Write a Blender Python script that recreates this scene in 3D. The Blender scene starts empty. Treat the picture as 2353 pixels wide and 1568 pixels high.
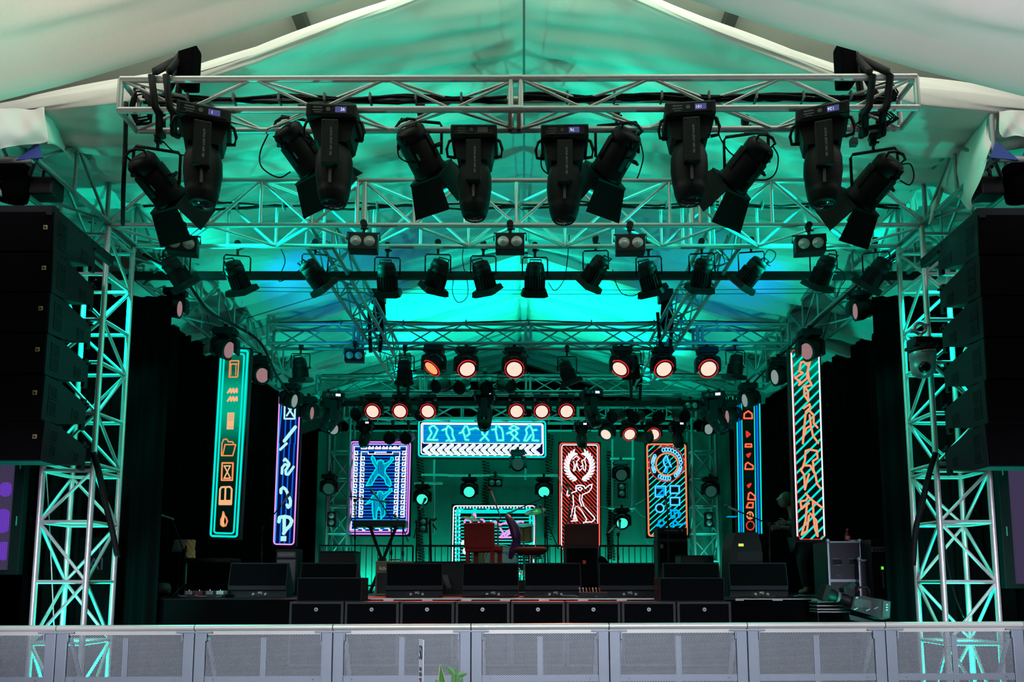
import bpy, bmesh, math, random
from mathutils import Vector, Matrix, Quaternion, Euler
rnd = random.Random(7)
SC = bpy.context.scene
COL = SC.collection
V = Vector
PI = math.pi
# ------------------------------------------------------------------ camera model (2353 x 1568)
CZ, TH, F, PX, PY = 1.57, math.radians(6.17), 1700.0, 1204.0, 1153.0
STZ = 1.37            # stage floor height

def P(px, py, Y):
    """world point seen at a pixel of the photograph, on the plane that stands Y metres in front of the camera"""
    a, b = (px - PX) / F, -(py - PY) / F
    d = V((a, math.cos(TH) - b * math.sin(TH), math.sin(TH) + b * math.cos(TH)))
    t = Y / d.y
    return V((d.x * t, Y, CZ + d.z * t))

cam_d = bpy.data.cameras.new('camera'); cam = bpy.data.objects.new('camera', cam_d); COL.objects.link(cam)
cam.location = (0, 0, CZ); cam.rotation_euler = (PI / 2 + TH, 0, 0)
cam_d.sensor_width = 36; cam_d.lens = F / 2353 * 36
cam_d.shift_x = -(PX - 1176.5) / 2353; cam_d.shift_y = (PY - 784) / 2353
cam_d.clip_start = 0.05; cam_d.clip_end = 200
SC.camera = cam
SC.cycles.max_bounces = 6; SC.cycles.diffuse_bounces = 3; SC.cycles.glossy_bounces = 2; SC.cycles.transmission_bounces = 2; SC.cycles.transparent_max_bounces = 6; SC.cycles.use_adaptive_sampling = True; SC.cycles.adaptive_threshold = 0.06
SC.view_settings.view_transform = 'Standard'; SC.view_settings.look = 'None'
SC.view_settings.exposure = 0; SC.view_settings.gamma = 1; SC.view_settings.use_curve_mapping = False

# ------------------------------------------------------------------ materials
def nd(nt, t, **kw):
    n = nt.nodes.new(t)
    for k, v in kw.items():
        if k in n.inputs: n.inputs[k].default_value = v
        else: setattr(n, k, v)
    return n

def mat(name, col, rough=0.5, metal=0.0, bump=0.0, bscale=60.0, var=0.0, vscale=6.0, spec=0.5):
    m = bpy.data.materials.new(name); m.use_nodes = True
    nt = m.node_tree; p = nt.nodes['Principled BSDF']
    p.inputs['Base Color'].default_value = (*col, 1); p.inputs['Roughness'].default_value = rough
    p.inputs['Metallic'].default_value = metal; p.inputs['Specular IOR Level'].default_value = spec
    if bump or var:
        tc = nd(nt, 'ShaderNodeTexCoord')
    if var:
        nz = nd(nt, 'ShaderNodeTexNoise'); nz.inputs['Scale'].default_value = vscale; nz.inputs['Detail'].default_value = 5
        nt.links.new(tc.outputs['Object'], nz.inputs['Vector'])
        mx = nd(nt, 'ShaderNodeMix', data_type='RGBA')
        mx.inputs['A'].default_value = (*[max(0, c * (1 - var)) for c in col], 1)
        mx.inputs['B'].default_value = (*[min(1, c * (1 + var)) for c in col], 1)
        nt.links.new(nz.outputs['Fac'], mx.inputs['Factor']); nt.links.new(mx.outputs['Result'], p.inputs['Base Color'])
    if bump:
        nb = nd(nt, 'ShaderNodeTexNoise'); nb.inputs['Scale'].default_value = bscale; nb.inputs['Detail'].default_value = 3
        nt.links.new(tc.outputs['Object'], nb.inputs['Vector'])
        bp = nd(nt, 'ShaderNodeBump', Strength=bump, Distance=0.01)
        nt.links.new(nb.outputs['Fac'], bp.inputs['Height']); nt.links.new(bp.outputs['Normal'], p.inputs['Normal'])
    return m

def emit(name, col, s=1.0, dots=0.0):
    m = bpy.data.materials.new(name); m.use_nodes = True
    nt = m.node_tree; nt.nodes.remove(nt.nodes['Principled BSDF'])
    e = nd(nt, 'ShaderNodeEmission', Strength=s); e.inputs['Color'].default_value = (*col, 1)
    nt.links.new(e.outputs[0], nt.nodes['Material Output'].inputs['Surface'])
    if dots:      # the diodes of an LED wall
        tc = nd(nt, 'ShaderNodeTexCoord'); sp = nd(nt, 'ShaderNodeSeparateXYZ'); nt.links.new(tc.outputs['Object'], sp.inputs[0])
        acc = None
        for ax in ('X', 'Z'):
            mu = nd(nt, 'ShaderNodeMath', operation='MULTIPLY'); mu.inputs[1].default_value = 2 * PI / dots; nt.links.new(sp.outputs[ax], mu.inputs[0])
            si = nd(nt, 'ShaderNodeMath', operation='SINE'); nt.links.new(mu.outputs[0], si.inputs[0])
            if acc is None: acc = si
            else:
                ad = nd(nt, 'ShaderNodeMath', operation='ADD'); nt.links.new(acc.outputs[0], ad.inputs[0]); nt.links.new(si.outputs[0], ad.inputs[1]); acc = ad
        mr = nd(nt, 'ShaderNodeMapRange'); mr.inputs['From Min'].default_value = -2; mr.inputs['From Max'].default_value = 2
        mr.inputs['To Min'].default_value = s * 0.7; mr.inputs['To Max'].default_value = s * 1.3
        nt.links.new(acc.outputs[0], mr.inputs['Value']); nt.links.new(mr.outputs[0], e.inputs['Strength'])
    return m

def hexdots(nt, a, b, r, axes=('X', 'Z')):
    """1 inside the dots of a staggered lattice (object space)"""
    tc = nd(nt, 'ShaderNodeTexCoord'); sp = nd(nt, 'ShaderNodeSeparateXYZ'); nt.links.new(tc.outputs['Object'], sp.inputs[0])
    def mth(op, x, y=None, v=None):
        n = nd(nt, 'ShaderNodeMath', operation=op); nt.links.new(x, n.inputs[0])
        if y is not None: nt.links.new(y, n.inputs[1])
        elif v is not None: n.inputs[1].default_value = v
        return n.outputs[0]
    ds = []
    for off in (0.0, 0.5):
        q = []
        for ax, st in zip(axes, (a, b)):
            t = mth('ADD', mth('MULTIPLY', sp.outputs[ax], v=1 / st), v=off + 100)
            t = mth('SUBTRACT', mth('FRACT', t), v=0.5)
            t = mth('MULTIPLY', t, v=st); q.append(mth('MULTIPLY', t, t))
        ds.append(mth('ADD', q[0], q[1]))
    return mth('LESS_THAN', mth('MINIMUM', ds[0], ds[1]), v=r * r)

def led_lens(name, dot, ring, s):
    m = bpy.data.materials.new(name); m.use_nodes = True; nt = m.node_tree; nt.nodes.remove(nt.nodes['Principled BSDF'])
    f = hexdots(nt, 0.0245, 0.01415, 0.0053, ('X', 'Y'))
    mx = nd(nt, 'ShaderNodeMix', data_type='RGBA'); mx.inputs['A'].default_value = (*ring, 1); mx.inputs['B'].default_value = (*dot, 1)
    nt.links.new(f, mx.inputs['Factor'])
    e = nd(nt, 'ShaderNodeEmission', Strength=s); nt.links.new(mx.outputs['Result'], e.inputs['Color'])
    nt.links.new(e.outputs[0], nt.nodes['Material Output'].inputs['Surface'])
    return m

def cloth(name, col, tr=0.3, bump=0.15):
    m = bpy.data.materials.new(name); m.use_nodes = True; nt = m.node_tree; nt.nodes.remove(nt.nodes['Principled BSDF'])
    d = nd(nt, 'ShaderNodeBsdfDiffuse'); d.inputs['Color'].default_value = (*col, 1)
    t = nd(nt, 'ShaderNodeBsdfTranslucent'); t.inputs['Color'].default_value = (*col, 1)
    mx = nd(nt, 'ShaderNodeMixShader'); mx.inputs[0].default_value = tr
    nt.links.new(d.outputs[0], mx.inputs[1]); nt.links.new(t.outputs[0], mx.inputs[2])
    nt.links.new(mx.outputs[0], nt.nodes['Material Output'].inputs['Surface'])
    tc = nd(nt, 'ShaderNodeTexCoord'); nz = nd(nt, 'ShaderNodeTexNoise'); nz.inputs['Scale'].default_value = 3; nz.inputs['Detail'].default_value = 6
    nt.links.new(tc.outputs['Object'], nz.inputs['Vector'])
    bp = nd(nt, 'ShaderNodeBump', Strength=bump, Distance=0.08); nt.links.new(nz.outputs['Fac'], bp.inputs['Height'])
    nt.links.new(bp.outputs['Normal'], d.inputs['Normal'])
    return m

M = dict(
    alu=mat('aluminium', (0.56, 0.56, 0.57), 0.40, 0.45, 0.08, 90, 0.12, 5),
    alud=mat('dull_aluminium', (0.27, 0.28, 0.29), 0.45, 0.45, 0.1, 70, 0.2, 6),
    black=mat('black_paint', (0.006, 0.006, 0.0075), 0.55, 0.0, 0.1, 200, spec=0.22),
    blackg=mat('black_gloss', (0.006, 0.006, 0.008), 0.25, spec=0.35),
    rubber=mat('black_rubber', (0.005, 0.005, 0.006), 0.65, spec=0.15),
    grille=mat('speaker_grille', (0.0035, 0.003, 0.0045), 0.8, 0, 0.6, 350, spec=0.04),
    cab=mat('speaker_cabinet', (0.016, 0.017, 0.022), 0.65, 0, 0.25, 260, spec=0.16),
    edge=mat('cabinet_edge', (0.022, 0.022, 0.026), 0.5, spec=0.25),
    velvet=mat('black_velvet', (0.0018, 0.0018, 0.0022), 0.95, 0, 0, 0, 0, 0, 0.02),
    deck=mat('stage_deck', (0.008, 0.0075, 0.009), 0.4, 0, 0.2, 25, 0.3, 3, spec=0.3),
    floor=mat('dark_ground', (0.02, 0.02, 0.022), 0.8, 0, 0.3, 20),
    cam=mat('camera_housing', (0.022, 0.022, 0.027), 0.5, spec=0.25), shade=mat('dark_grey_plastic', (0.03, 0.03, 0.035), 0.5),
    grey=mat('grey_plastic', (0.10, 0.10, 0.11), 0.5),
    lgrey=mat('light_grey_plastic', (0.33, 0.33, 0.36), 0.4),
    silver=mat('silver_housing', (0.36, 0.37, 0.39), 0.35, 0.4),
    white=mat('white_print', (0.75, 0.75, 0.78), 0.5),
    sign=mat('sign_board', (0.62, 0.66, 0.74), 0.45),
    ink=mat('black_ink', (0.015, 0.015, 0.02), 0.6),
    redink=mat('red_ink', (0.6, 0.03, 0.02), 0.6),
    blue=mat('blue_gusset', (0.03, 0.07, 0.30), 0.5),
    rust=mat('red_brown_bracket', (0.12, 0.03, 0.03), 0.6),
    gold=mat('gold_badge', (0.65, 0.5, 0.25), 0.35, 0.3),
    glass=mat('lens_glass', (0.02, 0.015, 0.02), 0.05, 0, 0, 0, 0, 0, 1.0),
    bulb=mat('blinder_lens', (0.42, 0.38, 0.40), 0.2, 0.2, 0.5, 60),
    red=mat('red_upholstery', (0.30, 0.006, 0.006), 0.8, 0, 0.3, 120),
    redd=mat('dark_red_upholstery', (0.07, 0.006, 0.008), 0.8, 0, 0.3, 120),
    purple=mat('purple_upholstery', (0.05, 0.02, 0.12), 0.3),
    wood=mat('drum_shell_wood', (0.45, 0.27, 0.12), 0.35, 0, 0, 0, 0.2, 8),
    head=mat('drum_head', (0.55, 0.62, 0.68), 0.5),
    chrome=mat('chrome', (0.75, 0.75, 0.77), 0.12, 1.0),
    brass=mat('cymbal_bronze', (0.62, 0.42, 0.2), 0.28, 0.8),
    paper=mat('kraft_paper', (0.52, 0.36, 0.19), 0.85, 0, 0.4, 30, 0.15, 12),
    tweed=mat('amp_covering', (0.16, 0.11, 0.09), 0.8, 0, 0.4, 150),
    skin=mat('skin', (0.34, 0.20, 0.17), 0.6), shirt=mat('dark_shirt', (0.012, 0.013, 0.018), 0.9),
    hair=mat('fair_hair', (0.10, 0.085, 0.05), 0.8), jeans=mat('dark_trousers', (0.015, 0.02, 0.03), 0.9),
    leaf=mat('plant_leaf', (0.07, 0.22, 0.05), 0.45, 0, 0, 0, 0.3, 20),
    stripe=mat('pale_leaf_margin', (0.42, 0.5, 0.25), 0.5),
    bottle=mat('dark_bottle', (0.03, 0.01, 0.01), 0.15), label=mat('bottle_label', (0.6, 0.05, 0.05), 0.5),
    casee=mat('case_edging', (0.42, 0.45, 0.55), 0.35, 0.6), caseb=mat('case_panel', (0.012, 0.013, 0.022), 0.5),
    tent=cloth('tent_fabric', (0.72, 0.72, 0.68), 0.02, 0.2),
    drape=cloth('white_drape', (0.76, 0.74, 0.70), 0.10, 0.25),
    wallg=mat('backdrop_fabric', (0.15, 0.17, 0.15), 0.9, 0, 0.5, 8, 0.1, 3),
    purlin=mat('grey_purlin', (0.10, 0.12, 0.11), 0.6),
    rafter=mat('tent_rafter', (0.55, 0.56, 0.55), 0.45, 0.3),
    steel=mat('barrier_aluminium', (0.27, 0.30, 0.36), 0.45, 0.35, 0.06, 50, 0.12, 4),
    rail=mat('barrier_rail_highlight', (0.68, 0.66, 0.62), 0.35, 0.35, 0.05, 50, 0.08, 6),  # cream daylight highlight on the rail put into its colour
    lcd=emit('display_blue', (0.13, 0.14, 0.42), 0.55), lcdw=emit('display_white', (0.75, 0.8, 1.0), 1.2),
    lcdo=mat('display_off', (0.12, 0.11, 0.10), 0.3),
    yel=emit('display_yellow', (0.75, 0.85, 0.12), 1.0), grn=emit('indicator_green', (0.15, 0.9, 0.05), 0.9),
    gtube=emit('green_tube', (0.05, 1.0, 0.72), 2.5),
)
def perforated():
    m = bpy.data.materials.new('perforated_aluminium'); m.use_nodes = True; nt = m.node_tree; p = nt.nodes['Principled BSDF']
    p.inputs['Base Color'].default_value = (0.40, 0.42, 0.47, 1); p.inputs['Roughness'].default_value = 0.45; p.inputs['Metallic'].default_value = 0.35
    f = hexdots(nt, 0.0225, 0.0130, 0.0049)
    t = nd(nt, 'ShaderNodeBsdfTransparent'); mx = nd(nt, 'ShaderNodeMixShader')
    nt.links.new(f, mx.inputs[0]); nt.links.new(p.outputs[0], mx.inputs[1]); nt.links.new(t.outputs[0], mx.inputs[2])
    nt.links.new(mx.outputs[0], nt.nodes['Material Output'].inputs['Surface'])
    return m
M['perf'] = perforated()
M['lensw'] = led_lens('led_face_white', (1.0, 0.90, 0.82), (1.0, 0.22, 0.12), 1.35)
M['lenso'] = led_lens('led_face_orange', (1.0, 0.62, 0.25), (0.9, 0.10, 0.02), 1.2)
M['lensd'] = led_lens('led_face_dim', (0.62, 0.42, 0.44), (0.16, 0.02, 0.025), 0.8)
M['lensp'] = led_lens('led_face_pale', (0.5, 0.7, 0.65), (0.06, 0.04, 0.045), 0.8)
M['lensg'] = led_lens('led_face_green', (0.1, 1.0, 0.75), (0.0, 0.8, 0.55), 1.1)
M['lensk'] = led_lens('led_face_off_glow', (0.02, 0.10, 0.08), (0.005, 0.02, 0.017), 1.0)  # faint green glow put on the faces of lamps that are off
M['redring'] = emit('red_glow_ring', (1.0, 0.02, 0.03), 0.8)
E = {k: emit('led_' + k, c, s, 0.02) for k, c, s in (
    ('cyan', (0.0, 0.85, 0.72), 1.0), ('teal', (0.0, 0.42, 0.27), 0.8), ('orange', (1.0, 0.30, 0.10), 0.95), ('peach', (1.0, 0.50, 0.24), 0.95),
    ('pink', (0.95, 0.35, 0.95), 1.0), ('blue', (0.0, 0.16, 0.9), 0.95), ('azure', (0.0, 0.45, 1.0), 0.95), ('navy', (0.004, 0.006, 0.06), 0.8),
    ('white', (0.88, 0.9, 1.0), 1.15), ('ice', (0.45, 0.95, 0.95), 1.0), ('red', (0.95, 0.04, 0.03), 0.9), ('dark', (0.002, 0.010, 0.008), 0.6),
    ('dteal', (0.0, 0.035, 0.022), 0.8), ('purple', (0.16, 0.05, 0.55), 0.8), ('dusk', (0.06, 0.045, 0.10), 0.8), ('sky', (0.0, 0.35, 0.65), 0.9),
    ('salmon', (1.0, 0.42, 0.3), 0.95), ('letters', (0.02, 0.035, 0.06), 1.0))}

# ------------------------------------------------------------------ mesh building
class MB:
    def __init__(s): s.v = []; s.f = []; s.sm = []
    def add(s, vs, fs, Mx=None, smooth=False):
        k = len(s.v)
        s.v += [tuple(Mx @ V(p)) if Mx is not None else tuple(p) for p in vs]
        s.f += [tuple(i + k for i in f) for f in fs]; s.sm += [smooth] * len(fs)
        return s
    def box(s, c, d, Mx=None, bev=0.0):
        bm = bmesh.new(); bmesh.ops.create_cube(bm, size=1, matrix=Matrix.Translation(c) @ Matrix.Diagonal((*d, 1)))
        if bev: bmesh.ops.bevel(bm, geom=bm.edges[:], offset=bev, segments=2, affect='EDGES', profile=0.6)
        bm.verts.index_update()
        s.add([v.co.copy() for v in bm.verts], [[v.index for v in f.verts] for f in bm.faces], Mx); bm.free(); return s
    def tube(s, p, q, r, n=10, r2=None):
        p, q = V(p), V(q); r2 = r if r2 is None else r2
        d = (q - p)
        if d.length < 1e-6: return s
        z = d.normalized(); x = z.orthogonal().normalized(); y = z.cross(x)
        ring = [(x * math.cos(2 * PI * i / n) + y * math.sin(2 * PI * i / n)) for i in range(n)]
        s.add([p + e * r for e in ring] + [q + e * r2 for e in ring], [(i, (i + 1) % n, n + (i + 1) % n, n + i) for i in range(n)], None, True)
        s.add([p + e * r for e in ring] + [q + e * r2 for e in ring], [tuple(range(n))[::-1], tuple(range(n, 2 * n))]); return s
    def path(s, pts, r, n=6, closed=False):
        pts = [V(p) for p in pts]; m = len(pts); rings = []
        up = V((0.13, 0.21, 0.97))
        for i in range(m):
            a = pts[(i - 1) % m] if (closed or i) else pts[0]; b = pts[(i + 1) % m] if (closed or i < m - 1) else pts[-1]
            t = (b - a).normalized() if (b - a).length > 1e-9 else V((0, 0, 1))
            x = t.cross(up);  x = x.normalized() if x.length > 1e-4 else t.orthogonal().normalized()
            y = t.cross(x)
            rr = r[i] if isinstance(r, (list, tuple)) else r
            rings += [pts[i] + (x * math.cos(2 * PI * k / n) + y * math.sin(2 * PI * k / n)) * rr for k in range(n)]
        fs = []
        for i in range(m if closed else m - 1):
            j = (i + 1) % m
            fs += [(i * n + k, i * n + (k + 1) % n, j * n + (k + 1) % n, j * n + k) for k in range(n)]
        if not closed: fs += [tuple(range(n))[::-1], tuple(range((m - 1) * n, m * n))]
        return s.add(rings, fs, None, True)
    def lathe(s, prof, n=20, Mx=None, smooth=True):
        vs = []; fs = []; m = len(prof)
        for r, z in prof: vs += [(r * math.cos(2 * PI * k / n), r * math.sin(2 * PI * k / n), z) for k in range(n)]
        for i in range(m - 1): fs += [(i * n + k, i * n + (k + 1) % n, (i + 1) * n + (k + 1) % n, (i + 1) * n + k) for k in range(n)]
        s.add(vs, fs, Mx, smooth)
        if prof[0][0] > 1e-4: s.add(vs[:n], [tuple(range(n))[::-1]], Mx)
        if prof[-1][0] > 1e-4: s.add(vs[-n:], [tuple(range(n))], Mx)
        return s
    def prism(s, poly, axis, a, b):
        """poly: 2-D points; axis 'x','y','z' is the extrusion axis"""
        def at(p, t): return {'x': (t, p[0], p[1]), 'y': (p[0], t, p[1]), 'z': (p[0], p[1], t)}[axis]
        n = len(poly)
        return s.add([at(p, a) for p in poly] + [at(p, b) for p in poly],
                     [tuple(range(n))[::-1], tuple(range(n, 2 * n))] + [(i, (i + 1) % n, n + (i + 1) % n, n + i) for i in range(n)])
    def grid(s, fn, nu, nv, smooth=True):
        vs = [fn(i / nu, j / nv) for j in range(nv + 1) for i in range(nu + 1)]
        w = nu + 1
        return s.add(vs, [(j * w + i, j * w + i + 1, (j + 1) * w + i + 1, (j + 1) * w + i) for j in range(nv) for i in range(nu)], None, smooth)
    def solid(s, fn, nu, nv, th):
        """a sheet with thickness th along y"""
        s.grid(fn, nu, nv); s.grid(lambda a, b: tuple(V(fn(a, b)) + V((0, th, 0))), nu, nv); return s
    def mesh(s, name, m):
        me = bpy.data.meshes.new(name); me.from_pydata(s.v, [], s.f); me.polygons.foreach_set('use_smooth', s.sm)
        me.materials.append(m); me.update(); return me

def link(name, data, parent=None, mtx=None):
    o = bpy.data.objects.new(name, data); COL.objects.link(o)
    if parent is not None: o.parent = parent
    if mtx is not None: o.matrix_basis = mtx
    return o
def ob(name, mb, m, parent=None, mtx=None, label=None):
    o = link(name, mb.mesh(name, M[m] if isinstance(m, str) else m), parent, mtx)
    if label: o['label'] = label
    return o
def tag(o, label, cat, group=None, kind=None):
    o['label'] = label; o['category'] = cat
    if group: o['group'] = group
    if kind: o['kind'] = kind
    return o
def thing(name, label, cat, loc=(0, 0, 0), rz=0.0, group=None):
    o = link(name, None); o.location = loc; o.rotation_euler = (0, 0, rz); o.empty_display_size = 0.1
    return tag(o, label, cat, group)
def struct(name, mb, m, parent=None):
    o = ob(name, mb, m, parent)
    o['kind'] = 'structure'; return o

_unit = {}
def strut(parent, name, p, q, r, m='alu', n=10, smooth=True):
    """a round bar between two points (all bars share one unit cylinder per material)"""
    key = (m, n)
    if key not in _unit: _unit[key] = MB().tube((0, 0, 0), (0, 0, 1), 1, n).mesh('tube', M[m])
    p, q = V(p), V(q); d = q - p
    mt = Matrix.Translation(p) @ d.to_track_quat('Z', 'Y').to_matrix().to_4x4() @ Matrix.Diagonal((r, r, d.length, 1))
    return link(name, _unit[key], parent, mt)

def txt(s, size, m, parent, mtx, name='lettering', ext=0.0006, align='CENTER', bold=0.0):
    cu = bpy.data.curves.new('t', 'FONT'); cu.body = s; cu.size = size; cu.extrude = ext; cu.align_x = align; cu.align_y = 'CENTER'; cu.offset = bold
    t = bpy.data.objects.new('t', cu); COL.objects.link(t)
    dg = bpy.context.evaluated_depsgraph_get(); dg.update()
    me = bpy.data.meshes.new_from_object(t.evaluated_get(dg)); me.name = name
    bpy.data.objects.remove(t); me.materials.clear(); me.materials.append(M[m] if isinstance(m, str) else m)
    return link(name, me, parent, mtx)
UP = Matrix.Rotation(PI / 2, 4, 'X')    # text that stands upright, read from the front (-Y)

class Proto:
    """meshes of one kind of thing; spawn() makes a thing with parts and sub-parts of its own that share the mesh data"""
    def __init__(s): s.parts = []
    def part(s, name, mb, m, under=-1, mtx=None):
        s.parts.append((name, mb.mesh(name, M[m] if isinstance(m, str) else m), under, mtx or Matrix.Identity(4))); return len(s.parts) - 1
    def spawn(s, name, label, cat, loc, rz=0.0, group=None, body=None, rot=None, scale=1.0, swap=None):
        r = thing(name, label, cat, loc, rz, group); r.scale = (scale,) * 3; made = []
        for i, (n, me, u, mt) in enumerate(s.parts):
            o = link(n, me, r if u < 0 else made[u], mt)
            if i == body and rot is not None: o.matrix_basis = mt @ rot.to_matrix().to_4x4()
            if swap and n in swap:
                o.data = me.copy(); o.data.materials[0] = M[swap[n]]
            made.append(o)
        r_parts[r.name] = made
        return r
r_parts = {}
def aim(d, rz=0.0):
    """rotation that turns a lamp's beam axis (-Z) to direction d"""
    d = V(d); d.rotate(Euler((0, 0, -rz))); return d.normalized().to_track_quat('-Z', 'Y')
ORD = ['first', 'second', 'third', 'fourth', 'fifth', 'sixth', 'seventh', 'eighth', 'ninth', 'tenth', 'eleventh', 'twelfth', 'thirteenth', 'fourteenth']
# ================================================================== THE PLACE
RH = 5.30                                  # ridge height over the camera
def fold(x, y, k=1.0):
    return k * (0.022 * math.sin(2 * PI * (y / 0.47) + 0.8 * math.sin(x * 0.9)) + 0.014 * math.sin(2 * PI * y / 0.21 + 1.7 * math.sin(x * 0.55 + 1))
                + 0.010 * math.sin(2 * PI * y / 0.83 + x * 0.7))
b = MB().box((0, 9, -0.05), (60, 60, 0.1)); struct('floor', b, 'floor')
# tent roof over the stage (pleated lining) and the outer skin further forward
def roof(side):
    def fn(u, v):
        x = side * 9.0 * u; y = 8.6 + 8.9 * v
        k = 0.0 if u < 0.004 else 1.0
        return (x, y, CZ + RH + 0.20 - 0.33 * abs(x) + (fold(x, y + 0.20 * abs(x), 1.2) - 0.13 * abs(math.sin(PI * (y + 0.10 * abs(x) + 0.05 * math.sin(x * 1.7)) / 0.58)) - 0.05 * abs(math.sin(PI * (y + 0.3 * abs(x)) / 0.31))) * k)
    return MB().grid(fn, 60, 330)
struct('ceiling_left', roof(-1), 'tent'); struct('ceiling_right', roof(1), 'tent')
def skin(side):
    return MB().grid(lambda u, v: (side * 11 * u, -6 + 16.5 * v, CZ + RH + 0.80 - 0.30 * 11 * u), 20, 20)
struct('ceiling_outer_left', skin(-1), 'tent'); struct('ceiling_outer_right', skin(1), 'tent')
# dark end gable, side and back of the tent
struct('wall_back_tent', MB().box((0, 19.5, 4), (30, 0.1, 9)), 'velvet')
# rafters (A-frames) of the tent
n = 0
for Y, w in ((11.35, 0.09), (13.1, 0.12), (14.75, 0.12), (17.3, 0.16)):
    n += 1; mb = MB()
    for s in (-1, 1):
        a = V((0, Y, CZ + RH - 0.02)); c = V((s * 6.0, Y, CZ + RH - 0.02 - 0.33 * 6.0)); d = (c - a).normalized(); up = d.cross(V((0, 1, 0))).normalized()
        vs = [p + up * e + V((0, 1, 0)) * f for p in (a, c) for e, f in ((-.07, -w / 2), (.07, -w / 2), (.07, w / 2), (-.07, w / 2))]
        mb.add(vs, [(0, 1, 2, 3), (7, 6, 5, 4), (0, 4, 5, 1), (1, 5, 6, 2), (2, 6, 7, 3), (3, 7, 4, 0)])
    mb.box((0, Y, CZ + RH - 0.12), (0.12, w, 0.3)); struct(f'trim_{n}', mb, 'rafter')
n += 1; struct(f'trim_{n}', MB().box((0, 13.5, CZ + RH - 0.03), (0.11, 8.2, 0.10)), 'rafter')      # ridge beam
for px, py in ((578, 82), (1786, 82)):
    p = P(px, py, 5.4); n += 1; struct(f'trim_{n}', MB().box((p.x, 5.0, CZ + RH + 0.72 - 0.30 * abs(p.x)), (0.11, 9.5, 0.11)), 'purlin')
n += 1; struct(f'trim_{n}', MB().tube((0.0, 5.4, CZ + 4.93), (0.0, 11.0, CZ + 5.27), 0.012, 6), 'alud')   # ridge seam of the liner

# hanging liner between the trusses and the stage roof: one side of the ridge each
HEM = {-1: ([(-160, 262), (0, 236), (65, 217), (275, 179), (330, 168), (455, 146), (585, 102), (800, 24), (894, -4), (1000, -48), (1204, -130)], [(-160, 282), (0, 268), (65, 262), (275, 239), (330, 228), (455, 190), (585, 150), (800, 62), (894, 30), (1000, -14), (1204, -96)]),
       1: ([(2560, 240), (2353, 212), (2224, 189), (2104, 174), (1925, 146), (1777, 92), (1650, 46), (1553, 10), (1450, -34), (1204, -130)], [(2560, 272), (2353, 263), (2276, 259), (2111, 243), (1925, 196), (1777, 138), (1650, 88), (1553, 48), (1450, 0), (1204, -96)])}
def liner(side):
    tab = []
    for k in (0, 1):
        q = sorted((abs(p.x), p.z - CZ) for p in (P(x, y, 5.93) for x, y in HEM[side][k])); tab.append(q)
    def itp(q, u):
        for (a, za), (c, zc) in zip(q, q[1:]):
            if u <= c: return za + (zc - za) * max(0, u - a) / (c - a)
        return q[-1][1] + (u - q[-1][0]) * -0.16
    def hb(u): return max(5.30 - 0.33 * u, 3.98)
    def fn(a, t):
        u = 5.6 * a; x = side * u; h0, h1 = itp(tab[0], u), itp(tab[1], u)
        yb = 11.0 - 0.5 * u
        if t < 0.16:                      # the rolled, sagging front hem
            q = t / 0.16
            y = 5.96 - 0.07 * math.sin(q * PI * 0.8); z = h0 + (h1 - h0) * q + 0.016 * math.sin(q * 11 + u * 2.1) + 0.008 * math.sin(q * 23 - u * 3)
        else:
            q = (t - 0.16) / 0.84
            y0 = 5.96 - 0.07 * math.sin(PI * 0.8)
            y = y0 + (yb - y0) * q; z = h1 + (hb(u) - h1) * (q ** 0.7)
            z += fold(x, y + 0.35 * u, 1.25) * min(1, q * 6) * min(1, (1 - q) * 8 + 0.1) * min(1, u * 4)
        return (x, y, CZ + z)
    return MB().grid(fn, 70, 190)
for s, nm in ((-1, 'left'), (1, 'right')):
    tag(ob('tent_liner', liner(s), 'tent'), f'pleated white ceiling liner with a rolled hem, {nm} of the ridge seam', 'fabric liner', 'ceiling liners either side of the ridge')

# nearer swags of white cloth, upper corners
def swag(pts):
    pts = [P(x, y, 4.6) for x, y in pts]
    def fn(u, v):
        t = u * (len(pts) - 1); i = min(int(t), len(pts) - 2); p = pts[i].lerp(pts[i + 1], t - i)
        y = 4.6 - 3.2 * v
        e = 0.05 * math.sin(v * 9 + u * 2) + 0.040 * math.sin(v * 21 + u * 4) + 0.026 * math.sin(v * 47 + u * 9) + 0.014 * math.sin(v * 83 - u * 5)
        return (p.x * (1 + 0.02 * v), y, p.z + 0.10 * v + e * min(1, v * 5) - 0.05 * math.sin(min(1, v * 14) * PI) * (1 - v))
    return MB().grid(fn, 50, 130)
tag(ob('white_drape', swag([(-260, 300), (0, 232), (150, 195), (300, 150), (450, 105), (620, 52), (790, 0), (900, -36), (985, -70)]), 'drape'),
    'wide cream drape sweeping down across the upper left tent ceiling', 'drape', 'front ceiling drapes')
tag(ob('white_drape', swag([(2640, 290), (2450, 245), (2353, 222), (2220, 188), (2104, 158), (1977, 120), (1794, 69), (1587, 0), (1500, -34), (1425, -66)]), 'drape'),
    'wide greyish drape sweeping down across the upper right tent ceiling', 'drape', 'front ceiling drapes')

# stage
struct('stage_deck', MB().box((0, 12.2, STZ - 0.06), (11.2, 7.5, 0.12)), 'deck')
struct('stage_skirt', MB().grid(lambda u, v: (-5.6 + 11.2 * u, 8.425 + 0.015 * math.sin(u * 160), (STZ - 0.004) * v), 330, 2), 'velvet')
e0, e1 = P(850, 1380, 8.44), P(1510, 1380, 8.44)
struct('stage_edge_strip', MB().box(((e0.x + e1.x) / 2, 8.45, STZ - 0.005), (e1.x - e0.x, 0.03, 0.03)), 'alud')
e0, e1 = P(1690, 1382, 8.44), P(1945, 1382, 8.44)
struct('stage_edge_trim', MB().box(((e0.x + e1.x) / 2, 8.45, STZ - 0.005), (e1.x - e0.x, 0.03, 0.025)), 'alud')
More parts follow.
